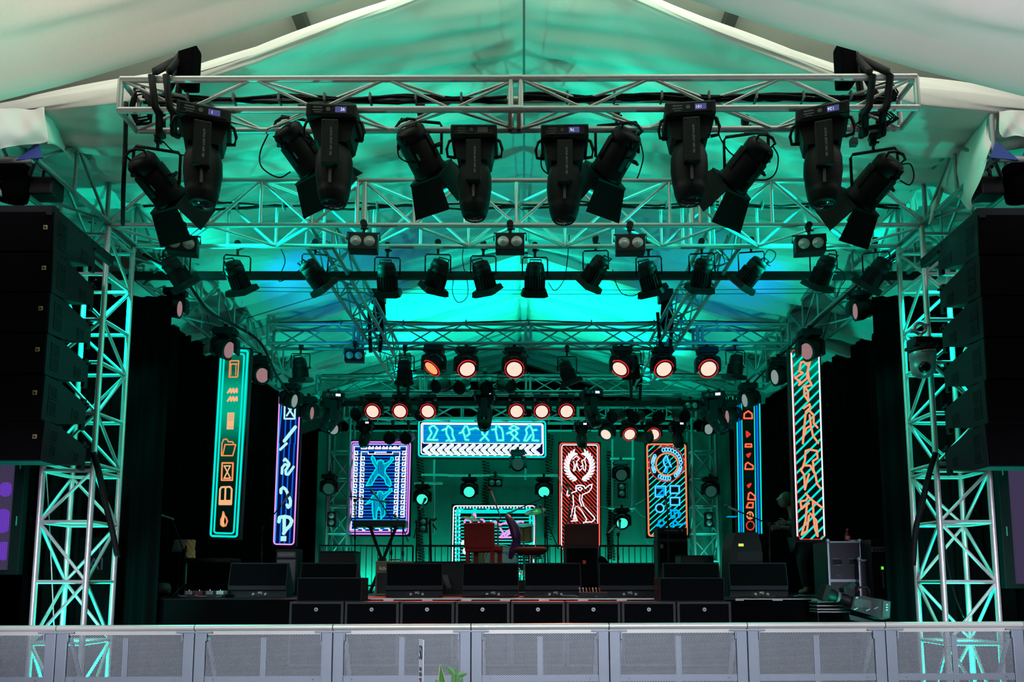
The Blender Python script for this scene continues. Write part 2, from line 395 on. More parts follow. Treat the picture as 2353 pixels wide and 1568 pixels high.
# black side curtains and front legs
def curtain(x0, y0, x1, y1, z0, z1, k=0.04, w=0.16, nu=240):
    d = V((x1 - x0, y1 - y0, 0)); L = d.length; nn = V((-d.y, d.x, 0)).normalized()
    def fn(u, v):
        s = u * L; o = k * math.sin(2 * PI * s / w + 0.6 * math.sin(s * 2)) + 0.5 * k * math.sin(2 * PI * s / (w * 2.3))
        p = V((x0, y0, 0)) + d * u + nn * o * (0.5 + 0.5 * (1 - v)); return (p.x, p.y, z0 + (z1 - z0) * v)
    return MB().grid(fn, nu, 4)
tag(ob('stage_curtain', curtain(-5.25, 8.35, -4.75, 15.3, 0, CZ + 3.72), 'velvet'), 'black pleated curtain closing the left side of the stage', 'curtain', 'black stage masking')
tag(ob('stage_curtain', curtain(5.35, 8.35, 4.85, 15.3, 0, CZ + 3.68), 'velvet'), 'black pleated curtain closing the right side of the stage', 'curtain', 'black stage masking')
xl = P(368, 1200, 8.3).x; xr = P(2030, 1200, 8.3).x
tag(ob('stage_curtain', curtain(-5.6, 8.3, xl, 8.3, 0, CZ + 3.3), 'velvet'), 'black masking curtain behind the left green-lit tower', 'curtain', 'black stage masking')
tag(ob('stage_curtain', curtain(xr, 8.3, 5.6, 8.3, 0, CZ + 3.3), 'velvet'), 'black masking curtain behind the right green-lit tower', 'curtain', 'black stage masking')
struct('wall_left_tent', MB().box((-9.5, 8, 3), (0.1, 30, 6)), 'velvet'); struct('wall_right_tent', MB().box((9.5, 8, 3), (0.1, 30, 6)), 'velvet')
# green-lit back wall cloth with laced seams
zb = STZ; zt = P(1200, 992, 15.6).z
struct('wall_back', MB().grid(lambda u, v: (-4.4 + 8.8 * u, 15.6 + 0.012 * math.sin(u * 70) + 0.006 * math.sin(u * 190 + v * 5), zb + (zt - zb) * v), 220, 30), 'wallg')
for i, (px, y0, y1) in enumerate(((966, 1000, 1300), (1117, 1062, 1170), (1262, 1000, 1240), (1404, 1040, 1290))):
    mb = MB(); k = 0; y = y0
    while y < y1:
        p = P(px + 2 * math.sin(y * 0.07), y, 15.56); mb.box((p.x - 0.035, 15.575, p.z), (0.085, 0.02, 0.022), Matrix.Translation(p) @ Matrix.Rotation(0.25, 4, 'Y') @ Matrix.Translation(-p)); mb.box((p.x + 0.05, 15.575, p.z - 0.02), (0.05, 0.02, 0.018)); y += 7
    struct(f'wall_back_lacing_{i + 1}', mb, 'velvet')

# ================================================================== TRUSSES
def truss(name, label, cat, a, e, w, h, nseg, rc, rb, group=None, m='alu', mb_='alu', verticals=False, phase=0, faces='fbtu', ends=True, joint=None):
    """box truss from a to e (front bottom chord line). w runs 'behind' (to the left of a->e turned horizontally), h upwards.
    every chord, brace and end post is a part of its own"""
    a, e = V(a), V(e); d = e - a; L = d.length; x = d.normalized()
    upv = V((0, 0, 1)) if abs(x.z) < 0.9 else V((0, -1, 0))
    side = upv.cross(x).normalized(); upv = x.cross(side).normalized()
    r = thing(name, label, cat, a, 0, group); r.location = a
    o = lambda t, s, z: x * (t * L) + side * (s * w) + upv * (z * h)
    C = [(0, 0), (0, 1), (1, 0), (1, 1)]
    for s, z in C: strut(r, 'chord', o(0, s, z), o(1, s, z), rc, m, 14)
    fl = {'f': ((0, 0), (0, 1)), 'b': ((1, 0), (1, 1)), 't': ((0, 1), (1, 1)), 'u': ((0, 0), (1, 0))}
    for fi, k in enumerate(faces):
        A, B = fl[k]
        for i in range(nseg):
            q = (i + phase + (1 if k in 'bt' else 0)) % 2
            p0, p1 = (A, B) if q == 0 else (B, A)
            strut(r, 'brace', o(i / nseg, *p0), o((i + 1) / nseg, *p1), rb, mb_, 8)
            if verticals and k in 'fb' and i: strut(r, 'upright', o(i / nseg, *A), o(i / nseg, *B), rb, mb_, 8)
    if ends:
        for t in (0, 1):
            for A, B in (((0, 0), (0, 1)), ((1, 0), (1, 1)), ((0, 0), (1, 0)), ((0, 1), (1, 1))):
                strut(r, 'end_post', o(t, *A), o(t, *B), rc * 0.9, m, 10)
    if joint:
        for t in joint:
            for A, B in (((0, 0), (0, 1)), ((1, 0), (1, 1))):
                for dt in (-0.013, 0.013): strut(r, 'joint_post', o(t + dt * 3 / L, *A), o(t + dt * 3 / L, *B), rc * 0.85, m, 10)
            for s, z in C: strut(r, 'coupler', o(t - 0.05 / L, s, z), o(t + 0.05 / L, s, z), rc * 1.18, m, 14)
    return r
# front hung truss
hb0, hb1 = P(274, 254, 5.5), P(2109, 248, 5.5)
truss('lighting_truss', 'pale aluminium box truss hung in front of the stage carrying six moving heads', 'truss', hb0, hb1, 0.27, 0.262, 12, 0.0255, 0.0115, 'roof trusses', joint=(0.4965,), phase=1)
HF = lambda px: V((P(px, 250, 5.5).x, 5.5, hb0.z + (hb1.z - hb0.z) * (P(px, 250, 5.5).x - hb0.x) / (hb1.x - hb0.x)))   # on the front bottom chord
HBk = lambda px: HF(px + (px - PX) * 0.049) + V((0, 0.27, 0))
for px in (1172, 1192):
    p = HBk(px); tag(ob('joint_bracket', MB().box((p.x, p.y - 0.04, p.z + 0.05), (0.03, 0.05, 0.17), None, 0.004), 'rust'), 'small red-brown bracket at the middle joint of the front truss, ' + ('left' if px < 1180 else 'right') + ' one of two', 'bracket', 'joint brackets')
# main truss across the towers
mz = P(1204, 518, 7.1).z; mxl, mxr = P(245, 518, 7.1).x, P(2128, 518, 7.1).x
truss('main_truss', 'large green-lit box truss spanning between the two towers', 'truss', (mxl, 7.1, mz), (mxr, 7.1, mz), 0.47, P(1204, 415, 7.1).z - mz, 16, 0.0255, 0.016, 'roof trusses', verticals=True, joint=(0.31, 0.72))
MF = lambda px: V((P(px, 518, 7.1).x, 7.1, mz)); MBk = lambda px: V((P(px, 565, 7.57).x, 7.57, mz))
# side trusses reaching forward over the towers
sl = P(255, 514, 7.1); sr = P(2118, 517, 7.1)
SLX, SRX, SZ = sl.x, sr.x, (sl.z + sr.z) / 2
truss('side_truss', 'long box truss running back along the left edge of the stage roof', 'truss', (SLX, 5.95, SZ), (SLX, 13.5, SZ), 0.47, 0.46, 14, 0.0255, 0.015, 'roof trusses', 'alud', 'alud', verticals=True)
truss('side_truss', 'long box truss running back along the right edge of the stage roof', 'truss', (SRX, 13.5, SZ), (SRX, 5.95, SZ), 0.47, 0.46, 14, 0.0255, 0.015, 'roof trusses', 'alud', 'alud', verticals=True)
# cross trusses
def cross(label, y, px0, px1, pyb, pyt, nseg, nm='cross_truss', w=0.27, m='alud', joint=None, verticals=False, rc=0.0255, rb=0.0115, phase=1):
    p, q, t = P(px0, pyb, y), P(px1, pyb, y), P(px0, pyt, y)
    truss(nm, label, 'truss', (p.x, y, p.z), (q.x, y, p.z), w, t.z - p.z, nseg, rc, rb, 'roof trusses', m, m, joint=joint, verticals=verticals, phase=phase); return p.z
Z2 = cross('dim box truss across the middle of the stage, carrying glowing round lamps', 10.8, 615, 1812, 789, 745, 16, joint=(0.17, 0.5, 0.83))
Z3 = cross('dim box truss further back, above the row of white-red round lamps', 13.3, 727, 1700, 900, 864, 16, joint=(0.25, 0.5, 0.75))
Z4 = cross('heavy green box truss just above the lit back wall', 14.6, 790, 1600, 962, 925, 12, w=0.45, rc=0.03, rb=0.018, verticals=True)
# inner lengthwise trusses
for px, nm in ((735, 'left'), (1669, 'right')):
    x = P(px, 560, 7.6).x
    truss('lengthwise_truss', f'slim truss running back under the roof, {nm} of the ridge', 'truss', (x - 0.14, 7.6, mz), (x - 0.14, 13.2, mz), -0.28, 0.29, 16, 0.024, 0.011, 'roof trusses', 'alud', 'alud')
# towers
def tower(name, label, xl, xr, y0, y1, z1, zs, grp, m='alu', rb=0.016, zbase=0.0, rc=0.0265):
    r = thing(name, label, 'tower', ((xl + xr) / 2, (y0 + y1) / 2, zbase), 0, grp); c = V(r.location)
    leg = [V((x, y, 0)) - V((c.x, c.y, 0)) for x, y in ((xl, y0), (xr, y0), (xr, y1), (xl, y1))]
    for l in leg: strut(r, 'leg', l, l + V((0, 0, z1 - zbase)), rc, m, 14)
    for i, z in enumerate(zs):
        for k in range(4):
            a, b2 = leg[k], leg[(k + 1) % 4]; zz = V((0, 0, z - zbase))
            strut(r, 'crossbar', a + zz, b2 + zz, rb * 1.2, m, 10)
            if i + 1 < len(zs):
                z2 = V((0, 0, zs[i + 1] - zbase))
                if zs[i + 1] - z < 0.12: continue
                a, b2 = (a, b2) if (i + k) % 2 else (b2, a)
                strut(r, 'brace', a + zz, b2 + z2, rb, m, 8)
    return r
yz = lambda y: P(160, y, 7.1).z
tzs = [0.12] + [yz(y) for y in (1480, 1338, 1200, 1082, 1066, 950, 833, 735, 630)] + [SZ - 0.1]
L0, L1 = P(97, 1100, 7.1).x, P(213, 1100, 7.1).x
R0, R1 = P(2153, 1100, 7.1).x, P(2274, 1100, 7.1).x
tower('truss_tower', 'square aluminium tower with green light inside, on the left of the stage', L0, L1, 7.1, 7.57, SZ, tzs, 'front truss towers')
tower('truss_tower', 'square aluminium tower with green light inside, on the right of the stage', R0, R1, 7.1, 7.57, SZ, tzs, 'front truss towers')
uz = [STZ + 0.05 + i * 0.55 for i in range(6)]
tower('upstage_tower', 'dim green truss tower at the back of the stage beside the greek key screen', P(752, 1150, 14.6).x, P(800, 1150, 14.6).x, 14.6, 15.0, Z4, uz, 'upstage towers', 'alud', 0.018, STZ, 0.03)
tower('upstage_tower', 'dim green truss tower at the back of the stage behind the black curtain edge', P(1594, 1150, 14.6).x, P(1648, 1150, 14.6).x, 14.6, 15.0, Z4, uz, 'upstage towers', 'alud', 0.018, STZ, 0.03)
# long dark beam behind the main truss
p, q = P(222, 634, 8.3), P(2150, 634, 8.3)
tag(ob('roof_beam', MB().box(((p.x + q.x) / 2, 8.3, p.z), (q.x - p.x, 0.06, 0.085)), 'black'), 'long flat black beam crossing behind the row of par lamps', 'beam')
p, q = P(735, 928, 13.9), P(1660, 928, 13.9)
tag(ob('roof_beam', MB().box(((p.x + q.x) / 2, 13.9, p.z), (q.x - p.x, 0.07, 0.10)), 'black'), 'flat black beam crossing behind the white-red round lamps', 'beam')
for y0, y1, lb in ((660, 663, 'upper'), (669, 673, 'lower')):
    p, q = P(560, y0, 8.7), P(1960, y1, 8.7)
    tag(ob('guy_wire', MB().path([p.lerp(q, t / 12) - V((0, 0, 0.03 * math.sin(PI * t / 12))) for t in range(13)], 0.0035, 5), 'rubber'), f'thin dark wire strung across under the roof, {lb} of two', 'wire', 'roof wires')
p, q = P(562, 733, 8.9), P(775, 668, 10.5)
tag(ob('guy_wire', MB().path([p, q], 0.0045, 5), 'rubber'), 'single slanting wire from the left side truss up to the tent roof', 'wire', 'roof wires')

# ================================================================== BARRICADE
YB = 6.3; bz = P(1204, 1433, YB).z; W = P(1392, 1437, YB).x - P(1076, 1437, YB).x
pr = Proto(); hw = W / 2
pr.part('perforated_sheet', MB().box((0, 0.0, bz / 2 - 0.02), (W - 0.05, 0.003, bz - 0.12)), 'perf')
pr.part('top_rail', MB().tube((-hw + 0.004, -0.01, bz - 0.026), (hw - 0.004, -0.01, bz - 0.026), 0.026, 16).box((0, 0.0, bz - 0.066), (W - 0.01, 0.02, 0.036)), 'rail')
for s in (-1, 1):
    pr.part('side_post', MB().box((s * (hw - 0.048), -0.008, bz / 2 - 0.03), (0.088, 0.03, bz - 0.08), None, 0.004), 'steel')
    pr.part('hinge_plate', MB().box((s * (hw - 0.075), -0.028, bz - 0.062), (0.15, 0.006, 0.013)).box((s * (hw - 0.10), -0.028, bz - 0.10), (0.012, 0.006, 0.07), None, 0.002), 'steel')
pr.part('center_strip', MB().box((0, -0.006, bz / 2 - 0.04), (0.045, 0.006, bz - 0.14)), 'steel')
pr.part('lower_strip', MB().box((0, -0.005, bz - 0.455), (W - 0.17, 0.006, 0.055)), 'steel')
pr.part('foot_plate', MB().box((0, -0.35, 0.012), (W - 0.02, 0.95, 0.02)), 'steel')
pr.part('back_brace', MB().tube((-hw + 0.1, 0.02, bz - 0.12), (-hw + 0.1, 0.55, 0.03), 0.018).tube((hw - 0.1, 0.02, bz - 0.12), (hw - 0.1, 0.55, 0.03), 0.018), 'steel')
riv = MB()
for i in range(5):
    for s in (-0.4, 0.0, 0.4): riv.box((s * W * 0.9 + (0.0 if s else 0), -0.011, bz - 0.455 if s else bz - 0.12 - 0.08 * i), (0.009, 0.006, 0.009))
pr.part('rivets', riv, 'lgrey')
x0 = P(136, 1437, YB).x
bl = ['far left barrier section, cut by the picture edge', 'barrier section in front of the left tower', 'barrier section below the black drape left of the bass boxes', 'barrier section in front of the leftmost bass boxes',
      'barrier section behind the numbered sign and plant', 'barrier section below the middle of the stage', 'barrier section in front of the rightmost bass boxes', 'barrier section in front of the video camera', 'barrier section in front of the right tower', 'last barrier section, only its post in view at the right']
for i, lb in enumerate(bl):
    x = x0 + (i - 0.5) * W
    if i == 9: lb = 'last barrier section at the right, only its left post showing'
    r = pr.spawn('crowd_barrier', 'perforated aluminium ' + lb, 'barrier', (x, YB, 0.0), 0, 'crowd barriers')
    r.location.z = (x) * 0.0051 * 0.8; r.rotation_euler = (0, -0.0041, 0)

# ================================================================== LOUDSPEAKERS
def array_cab():
    pr = Proto(); w, d = 1.3, 0.56
    prof = [(0, 0.0), (0.0, 0.335), (0.02, 0.342), (0.20, 0.335), (d, 0.262), (d, 0.085), (0.20, 0.008), (0.02, 0.0)]
    k = pr.part('cabinet', MB().prism(prof, 'x', -w / 2, w / 2), 'cab')
    pr.part('grille', MB().box((0, -0.008, 0.168), (w - 0.012, 0.016, 0.325), None, 0.004), 'grille')
    for s in (-1, 1):
        x = s * w / 2
        for yy, zz, sx, sz in ((0.115, 0.235, 0.085, 0.085), (0.115, 0.115, 0.085, 0.085), (0.44, 0.13, 0.075, 0.075)):
            h = pr.part('handle_recess', MB().box((x, yy, zz), (0.012, sx, sz), None, 0.005), 'rubber')
            fr = 0.012
            pr.part('handle_rim', MB().box((x + s * 0.003, yy, zz + sz / 2 + fr / 2), (0.006, sx + 2 * fr, fr)).box((x + s * 0.003, yy, zz - sz / 2 - fr / 2), (0.006, sx + 2 * fr, fr)).box((x + s * 0.003, yy - sx / 2 - fr / 2, zz), (0.006, fr, sz)).box((x + s * 0.003, yy + sx / 2 + fr / 2, zz), (0.006, fr, sz)), 'cab', h)
        pr.part('rigging_link', MB().box((x - s * 0.03, 0.21, 0.335), (0.05, 0.06, 0.03), None, 0.005), 'black')
        pr.part('rear_link', MB().box((x - s * 0.02, d + 0.02, 0.17), (0.03, 0.05, 0.26)).tube((x - s * 0.06, d + 0.03, 0.26), (x + s * 0.02, d + 0.03, 0.26), 0.012), 'black')
    bd = pr.part('badge', MB().box((w / 2 - 0.062, -0.018, 0.20), (0.034, 0.006, 0.034)), 'gold')
    arc = [(-0.011, -0.011), (-0.011, 0.011), (0.002, 0.008), (0.009, -0.001), (0.011, -0.011)]
    pr.part('badge_mark', MB().prism([(w / 2 - 0.062 + a, 0.20 + c) for a, c in arc], 'y', -0.0225, -0.0205), 'ink', bd)
    return pr
ac = array_cab()
YA = 6.0
edges = [(126, 487, 580), (122, 580, 672), (114, 672, 765), (106, 765, 860), (99, 860, 964), (98, 964, 1060)]
nmz = ['topmost', 'second from top', 'third from top', 'fourth from top', 'fifth from top', 'bottom']
for i, (ex, yt, yb) in enumerate(edges):
    p = P(ex, (yt + yb) / 2, YA); zb_ = P(ex, yb, YA).z; sc = (P(ex, yt, YA).z - zb_) / 0.345
    r = ac.spawn('line_array_cabinet', f'black line array loudspeaker with a gold badge, {nmz[i]} in the left hanging column', 'loudspeaker', (p.x - 0.65, YA, zb_), 0, 'left line array'); r.scale = (1, 1, sc); r.rotation_euler = (math.radians((3, 2, 1, 0, -1.5, -3)[i]), 0, 0)
edges2 = [(2245, 494, 587), (2250, 587, 680), (2257, 680, 776), (2263, 776, 872), (2266, 872, 973), (2268, 973, 1073)]
for i, (ex, yt, yb) in enumerate(edges2):
    p = P(ex, (yt + yb) / 2, YA); zb_ = P(ex, yb, YA).z; sc = (P(ex, yt, YA).z - zb_) / 0.345
    r = ac.spawn('line_array_cabinet', f'black line array loudspeaker, {nmz[i]} in the right hanging column', 'loudspeaker', (p.x + 0.65, YA, zb_), 0, 'right line array'); r.scale = (1, 1, sc); r.rotation_euler = (math.radians((3, 2, 1, 0, -1.5, -3)[i]), 0, 0)
def bumper(ex, py, s, lb):
    p = P(ex, py, YA); r = thing('rigging_frame', f'black perforated steel flying frame on top of the {lb} loudspeaker column', 'rigging', (p.x, YA, p.z - 0.02), 0, 'flying frames')
    bar = MB()
    bar.box((0, 0.0, 0.03), (0.05, 0.06, 0.06)); ob('side_bar', MB().box((-s * 0.02, 0.43, 0.0), (0.05, 0.95, 0.09), Matrix.Rotation(-0.03, 4, 'X'), 0.005), 'cab', r)
    ob('front_bar', MB().box((-s * 0.65, 0.03, 0.03), (1.3, 0.07, 0.07), None, 0.005), 'cab', r)
    ob('side_bar', MB().box((-s * 1.28, 0.43, 0.0), (0.05, 0.95, 0.09), None, 0.005), 'cab', r)
    ho = MB()
    for i in range(9): ho.tube((s * 0.004, 0.05 + i * 0.1, 0.0), (s * 0.0065, 0.05 + i * 0.1, 0.0), 0.014, 10)
    ob('bolt_holes', ho, 'rubber', r)
bumper(126, 484, 1, 'left'); bumper(2245, 490, -1, 'right')
# bass boxes along the stage lip
W8 = P(1172, 1400, 8.1).x - P(1047, 1400, 8.1).x; tz = P(1100, 1383, 8.1).z
pr = Proto(); w = W8; h = 0.69
pr.part('cabinet', MB().box((0, 0.18, h / 2), (w, 0.36, h), None, 0.008), 'edge')
pr.part('grille', MB().box((0, -0.002, h / 2), (w - 0.06, 0.012, h - 0.05), None, 0.003), 'grille')
bd = pr.part('badge', MB().tube((0, -0.008, h - 0.085), (0, -0.014, h - 0.085), 0.021, 20), 'silver')
pr.part('badge_mark', MB().box((0.004, -0.0155, h - 0.089), (0.02, 0.003, 0.008), Matrix.Identity(4)).box((-0.006, -0.0155, h - 0.082), (0.008, 0.003, 0.014)), 'ink', bd)
for i in range(8):
    x = P(727 + i * 127.3, 1400, 8.1).x
    pr.spawn('subwoofer', f'black bass box with a round silver badge, {ORD[i]} from the left under the stage lip', 'subwoofer', (x, 8.1, tz - h), 0, 'bass boxes under the stage lip')
struct('subwoofer_plinth', MB().box((P(1172, 1400, 8.1).x, 8.28, (tz - h) / 2), (8 * W8 + 0.2, 0.36, tz - h)), 'velvet')
for px0, px1, lb in ((682, 832, 'left'), (1516, 1664, 'right')):
    a, c = P(px0, 1382, 8.1), P(px1, 1328, 8.1); r = thing('front_fill_speaker', f'low black loudspeaker standing on the {lb} end of the bass boxes', 'loudspeaker', ((a.x + c.x) / 2, 8.1, tz), 0, 'front fill loudspeakers')
    ww = c.x - a.x; hh = c.z - tz
    ob('cabinet', MB().box((0, 0.17, hh / 2), (ww, 0.34, hh), None, 0.006), 'cab', r); ob('grille', MB().box((0, -0.002, hh / 2), (ww - 0.02, 0.012, hh - 0.02), None, 0.003), 'grille', r)
    ob('side_handle', MB().box(((1 if lb == 'left' else -1) * ww / 2, 0.2, hh * 0.55), (0.008, 0.1, 0.05), None, 0.003), 'edge', r)
# stage wedges
def wedge(w=0.72, h=0.44):
    pr = Proto()
    prof = [(0.03, 0), (0.03, 0.075), (0.0, 0.095), (0.005, 0.15), (0.10, h), (0.16, h), (0.48, 0.12), (0.48, 0)]
    pr.part('cabinet', MB().prism(prof, 'x', -w / 2, w / 2), 'cab')
    pr.part('back_grille', MB().prism([(-0.004, 0.155), (0.090, h - 0.015), (0.099, h - 0.015), (0.004, 0.15)], 'x', -w / 2 + 0.012, w / 2 - 0.012), 'grille')
    c = pr.part('connector_panel', MB().box((0.02, 0.026, 0.04), (0.24, 0.006, 0.06)), 'black')
    for s in (-0.045, 0.105): pr.part('connector', MB().tube((s, 0.02, 0.038), (s, 0.0, 0.038), 0.016, 14).tube((s, 0.0, 0.038), (s, -0.02, 0.03), 0.01, 10), 'lgrey', c)
    return pr
wd = wedge()
def mk_wedge(px, pyb, Y, lb, rz=0.0, sc=1.0, mark=True):
    x = P(px, pyb, Y).x
    r = wd.spawn('stage_monitor', lb, 'stage monitor', (x, Y, STZ), rz, 'wedge monitors', scale=sc)
    if mark: txt('M2', 0.042, 'white', r, Matrix.Translation((0.035, 0.02, 0.055)) @ UP)
    return r
for px, lb, rz in ((590, 'black wedge monitor at the far left of the stage lip', 0.12), (752, 'black wedge monitor behind the left front fill speaker', 0.05), (952, 'black wedge monitor to the right of the beige guitar amplifier', 0.16),
                   (1127, 'black wedge monitor below the red upholstered chair', 0.0), (1271, 'black wedge monitor below the purple curved chair', 0.0), (1442, 'black wedge monitor right of the stage box with coloured plugs', -0.12),
                   (1592, 'black wedge monitor behind the right front fill speaker', -0.05), (1745, 'greenish black wedge monitor at the far right of the stage lip', -0.14)):
    mk_wedge(px, 1372, 9.5, lb, rz)
mk_wedge(1450, 1330, 11.6, 'black wedge monitor further back, in front of the bass amplifier', 0.0, 0.95, False)

# ================================================================== side LED screens and far dark things
for x0, x1, y0, y1, s, lb in ((-60, 34, 1062, 1310, 1, 'purple glowing LED screen past the left tower'), (2336, 2440, 1076, 1342, -1, 'dim grey LED screen past the right tower')):
    a, c = P(x0, y1, 7.9), P(x1, y0, 7.9); w_, h_ = c.x - a.x, c.z - a.z
    r = thing('video_screen', lb, 'screen', ((a.x + c.x) / 2, 7.9, a.z), 0)
    ob('frame', MB().box((s * 0.05, 0.05, h_ / 2), (w_ + 0.12, 0.08, h_ + 0.1), None, 0.005), 'black', r)
    ob('screen', MB().box((0, 0.0, h_ / 2), (w_, 0.03, h_)), E['dusk'], r)
    if s > 0:
        for cx, cz_, rr, mm in ((0.11, 0.86, 0.08, 'purple'), (0.10, 0.52, 0.13, 'purple'), (0.14, 0.2, 0.10, 'sky')):
            pts = [(cx - rr * 0 + rr * math.cos(t / 16 * 2 * PI), cz_ + rr * math.sin(t / 16 * 2 * PI)) for t in range(16)]
            pts = [(min(max(p_[0], -w_ / 2), w_ / 2), min(max(p_[1], 0), h_)) for p_ in pts]
            ob('picture_shape', MB().prism(pts, 'y', -0.017 - rr * 0.005, -0.0155), E[mm] if mm != 'sky' else E['purple'], r)
    ob('cable_hook', MB().box((s * (w_ / 2 + 0.06), 0.005, h_ * 0.45), (0.008, 0.01, 0.1)).box((s * (w_ / 2 + 0.06), 0.005, h_ * 0.97), (0.008, 0.01, 0.08)), 'alud', r)
p = P(222, 1290, 8.1)
r = thing('dark_banner', 'black banner with faint letters AI, seen through the left tower', 'banner', (p.x, 8.1, 0))
ob('cloth', MB().box((0.02, 0.0, 1.2), (0.42, 0.012, 1.7)), 'velvet', r)
txt('AI', 0.19, E['letters'], r, Matrix.Translation((0, -0.008, P(222, 1298, 8.1).z)) @ UP); txt('I', 0.15, E['letters'], r, Matrix.Translation((0.03, -0.008, P(222, 1268, 8.1).z)) @ UP)
# ================================================================== LAMPS
def clampmesh(w=0.05):
    return MB().box((0, 0, -0.005), (w, 0.05, 0.075), None, 0.006).tube((0, -0.03, 0.02), (0, 0.03, 0.02), 0.034, 12).tube((-0.03, 0, -0.03), (0.045, 0, -0.03), 0.008, 8)
# moving head with gobo optics
def spot_proto():
    pr = Proto()
    for s in (-1, 1): pr.part('clamp', MB().box((s * 0.09, 0, 0.03), (0.04, 0.05, 0.09), None, 0.006).tube((s * 0.09 - 0.02, 0, 0.045), (s * 0.09 + 0.02, 0, 0.045), 0.036, 12), 'black')
    prof = [(-0.19, 0.0), (0.19, 0.0), (0.195, -0.10), (0.165, -0.135), (0.15, -0.28), (0.11, -0.30), (-0.11, -0.30), (-0.15, -0.28), (-0.165, -0.135), (-0.195, -0.10)]
    bs = pr.part('base_housing', MB().box((0, 0, -0.055), (0.385, 0.34, 0.11), None, 0.012).prism([(-.17, -.10), (.17, -.10), (.14, -.25), (.11, -.275), (-.11, -.275), (-.14, -.25)], 'y', -0.11, 0.12), 'black')
    cp = pr.part('control_panel', MB().box((0, -0.172, -0.055), (0.32, 0.008, 0.078), None, 0.002), 'blackg')
    pr.part('menu_button', MB().tube((-0.02, -0.175, -0.055), (-0.02, -0.181, -0.055), 0.017, 16), 'grey', cp)
    pr.part('spec_plate', MB().box((-0.10, -0.177, -0.04), (0.07, 0.002, 0.012)).box((-0.10, -0.177, -0.062), (0.075, 0.002, 0.01)).box((-0.10, -0.177, -0.08), (0.05, 0.002, 0.008)), 'grey', cp)
    pr.part('display', MB().box((0.075, -0.1765, -0.055), (0.085, 0.004, 0.046)), 'lcd', cp)
    for s in (-1, 1):
        pr.part('carry_handle', MB().path([(s * 0.165, -0.05, -0.05), (s * 0.215, -0.05, -0.08), (s * 0.235, -0.05, -0.15), (s * 0.225, -0.05, -0.215), (s * 0.165, -0.05, -0.225)], 0.013, 8), 'black')
    for s in (-1, 1):
        a = pr.part('yoke_arm', MB().box((0, s * 0.175, -0.33), (0.125, 0.055, 0.36), None, 0.008), 'black')
        pr.part('arm_screw', MB().tube((-0.045, s * 0.2, -0.17), (-0.045, s * 0.206, -0.17), 0.007, 8).tube((0.045, s * 0.2, -0.17), (0.045, s * 0.206, -0.17), 0.007, 8).tube((-0.045, s * 0.2, -0.49), (-0.045, s * 0.206, -0.49), 0.007, 8).tube((0.045, s * 0.2, -0.49), (0.045, s * 0.206, -0.49), 0.007, 8), 'blackg', a)
    hd = pr.part('lamp_head', MB().lathe([(0.06, 0.16), (0.12, 0.10), (0.142, 0.02), (0.145, -0.08), (0.13, -0.20), (0.122, -0.235), (0.124, -0.24), (0.118, -0.27), (0.10, -0.325), (0.085, -0.345), (0.075, -0.33)], 28), 'black', -1, Matrix.Translation((0, 0, -0.39)))
    pr.part('front_lens', MB().lathe([(0.078, -0.338), (0.05, -0.352), (0.001, -0.358)], 20), 'glass', hd)
    pr.part('trim_strip', MB().box((0, -0.147, -0.13), (0.022, 0.01, 0.20), Matrix.Rotation(0.0, 4, 'X')), 'grey', hd)
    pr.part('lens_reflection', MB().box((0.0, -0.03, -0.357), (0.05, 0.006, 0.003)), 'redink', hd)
    pr.head = hd; return pr
sp = spot_proto()
def mk_spot(loc, lb, rz=0.0, rot=(0, 0, 0), sc=1.0, num=None, flip=False, off=False, text=True, grp='moving head lamps'):
    r = sp.spawn('moving_head_light', lb, 'stage light', loc, rz, grp, sp.head, Euler(rot).to_quaternion(), sc, {'display': 'lcdo'} if off else ({'display': 'lcdw'} if num is None else None))
    made = r_parts[r.name]
    if num:
        k = [i for i, q in enumerate(sp.parts) if q[0] == 'display'][0]
        mt = Matrix.Translation((0.06 if flip else 0.09, -0.179, -0.055)) @ UP
        if flip: mt = mt @ Matrix.Rotation(PI, 4, 'Z')
        txt(num, 0.034, 'lcdw', made[k - 3], mt, 'display_digits')
    if text:
        k = [i for i, q in enumerate(sp.parts) if q[0] == 'yoke_arm'][0]
        txt('ALPHA SPOT HPE 700', 0.024, 'lgrey', made[k], Matrix.Translation((0.012, -0.2035, -0.33)) @ UP @ Matrix.Rotation(-PI / 2, 4, 'Z'), 'lettering')
    return r
mk_spot(HF(473) + V((0, 0, -0.06)), 'black moving head lamp whose display shows 1', 0.35, (0, -0.02, 0), 1.0, '1', True)
mk_spot(HF(772) + V((0, 0, -0.06)), 'black moving head lamp whose display shows 26', 0.05, (0.03, 0, 0), 1.0, '26', False)
mk_spot(HBk(1092) + V((0, 0, -0.055)), 'black moving head lamp with its display switched off', 0.0, (0, 0.0, 0), 0.97, None, False, True)
mk_spot(HBk(1296) + V((0, 0, -0.06)), 'black moving head lamp with 76 on its blue display', -0.03, (0, 0.02, 0), 1.0, '76', True)
mk_spot(HF(1580) + V((0, 0, -0.05)), 'black moving head lamp whose display shows 101', -0.1, (0, 0.0, 0), 1.0, '101', True)
mk_spot(HF(1885) + V((0, 0, -0.075)), 'black moving head lamp whose display shows 126', -0.32, (0, 0.03, 0), 1.0, '126', True)

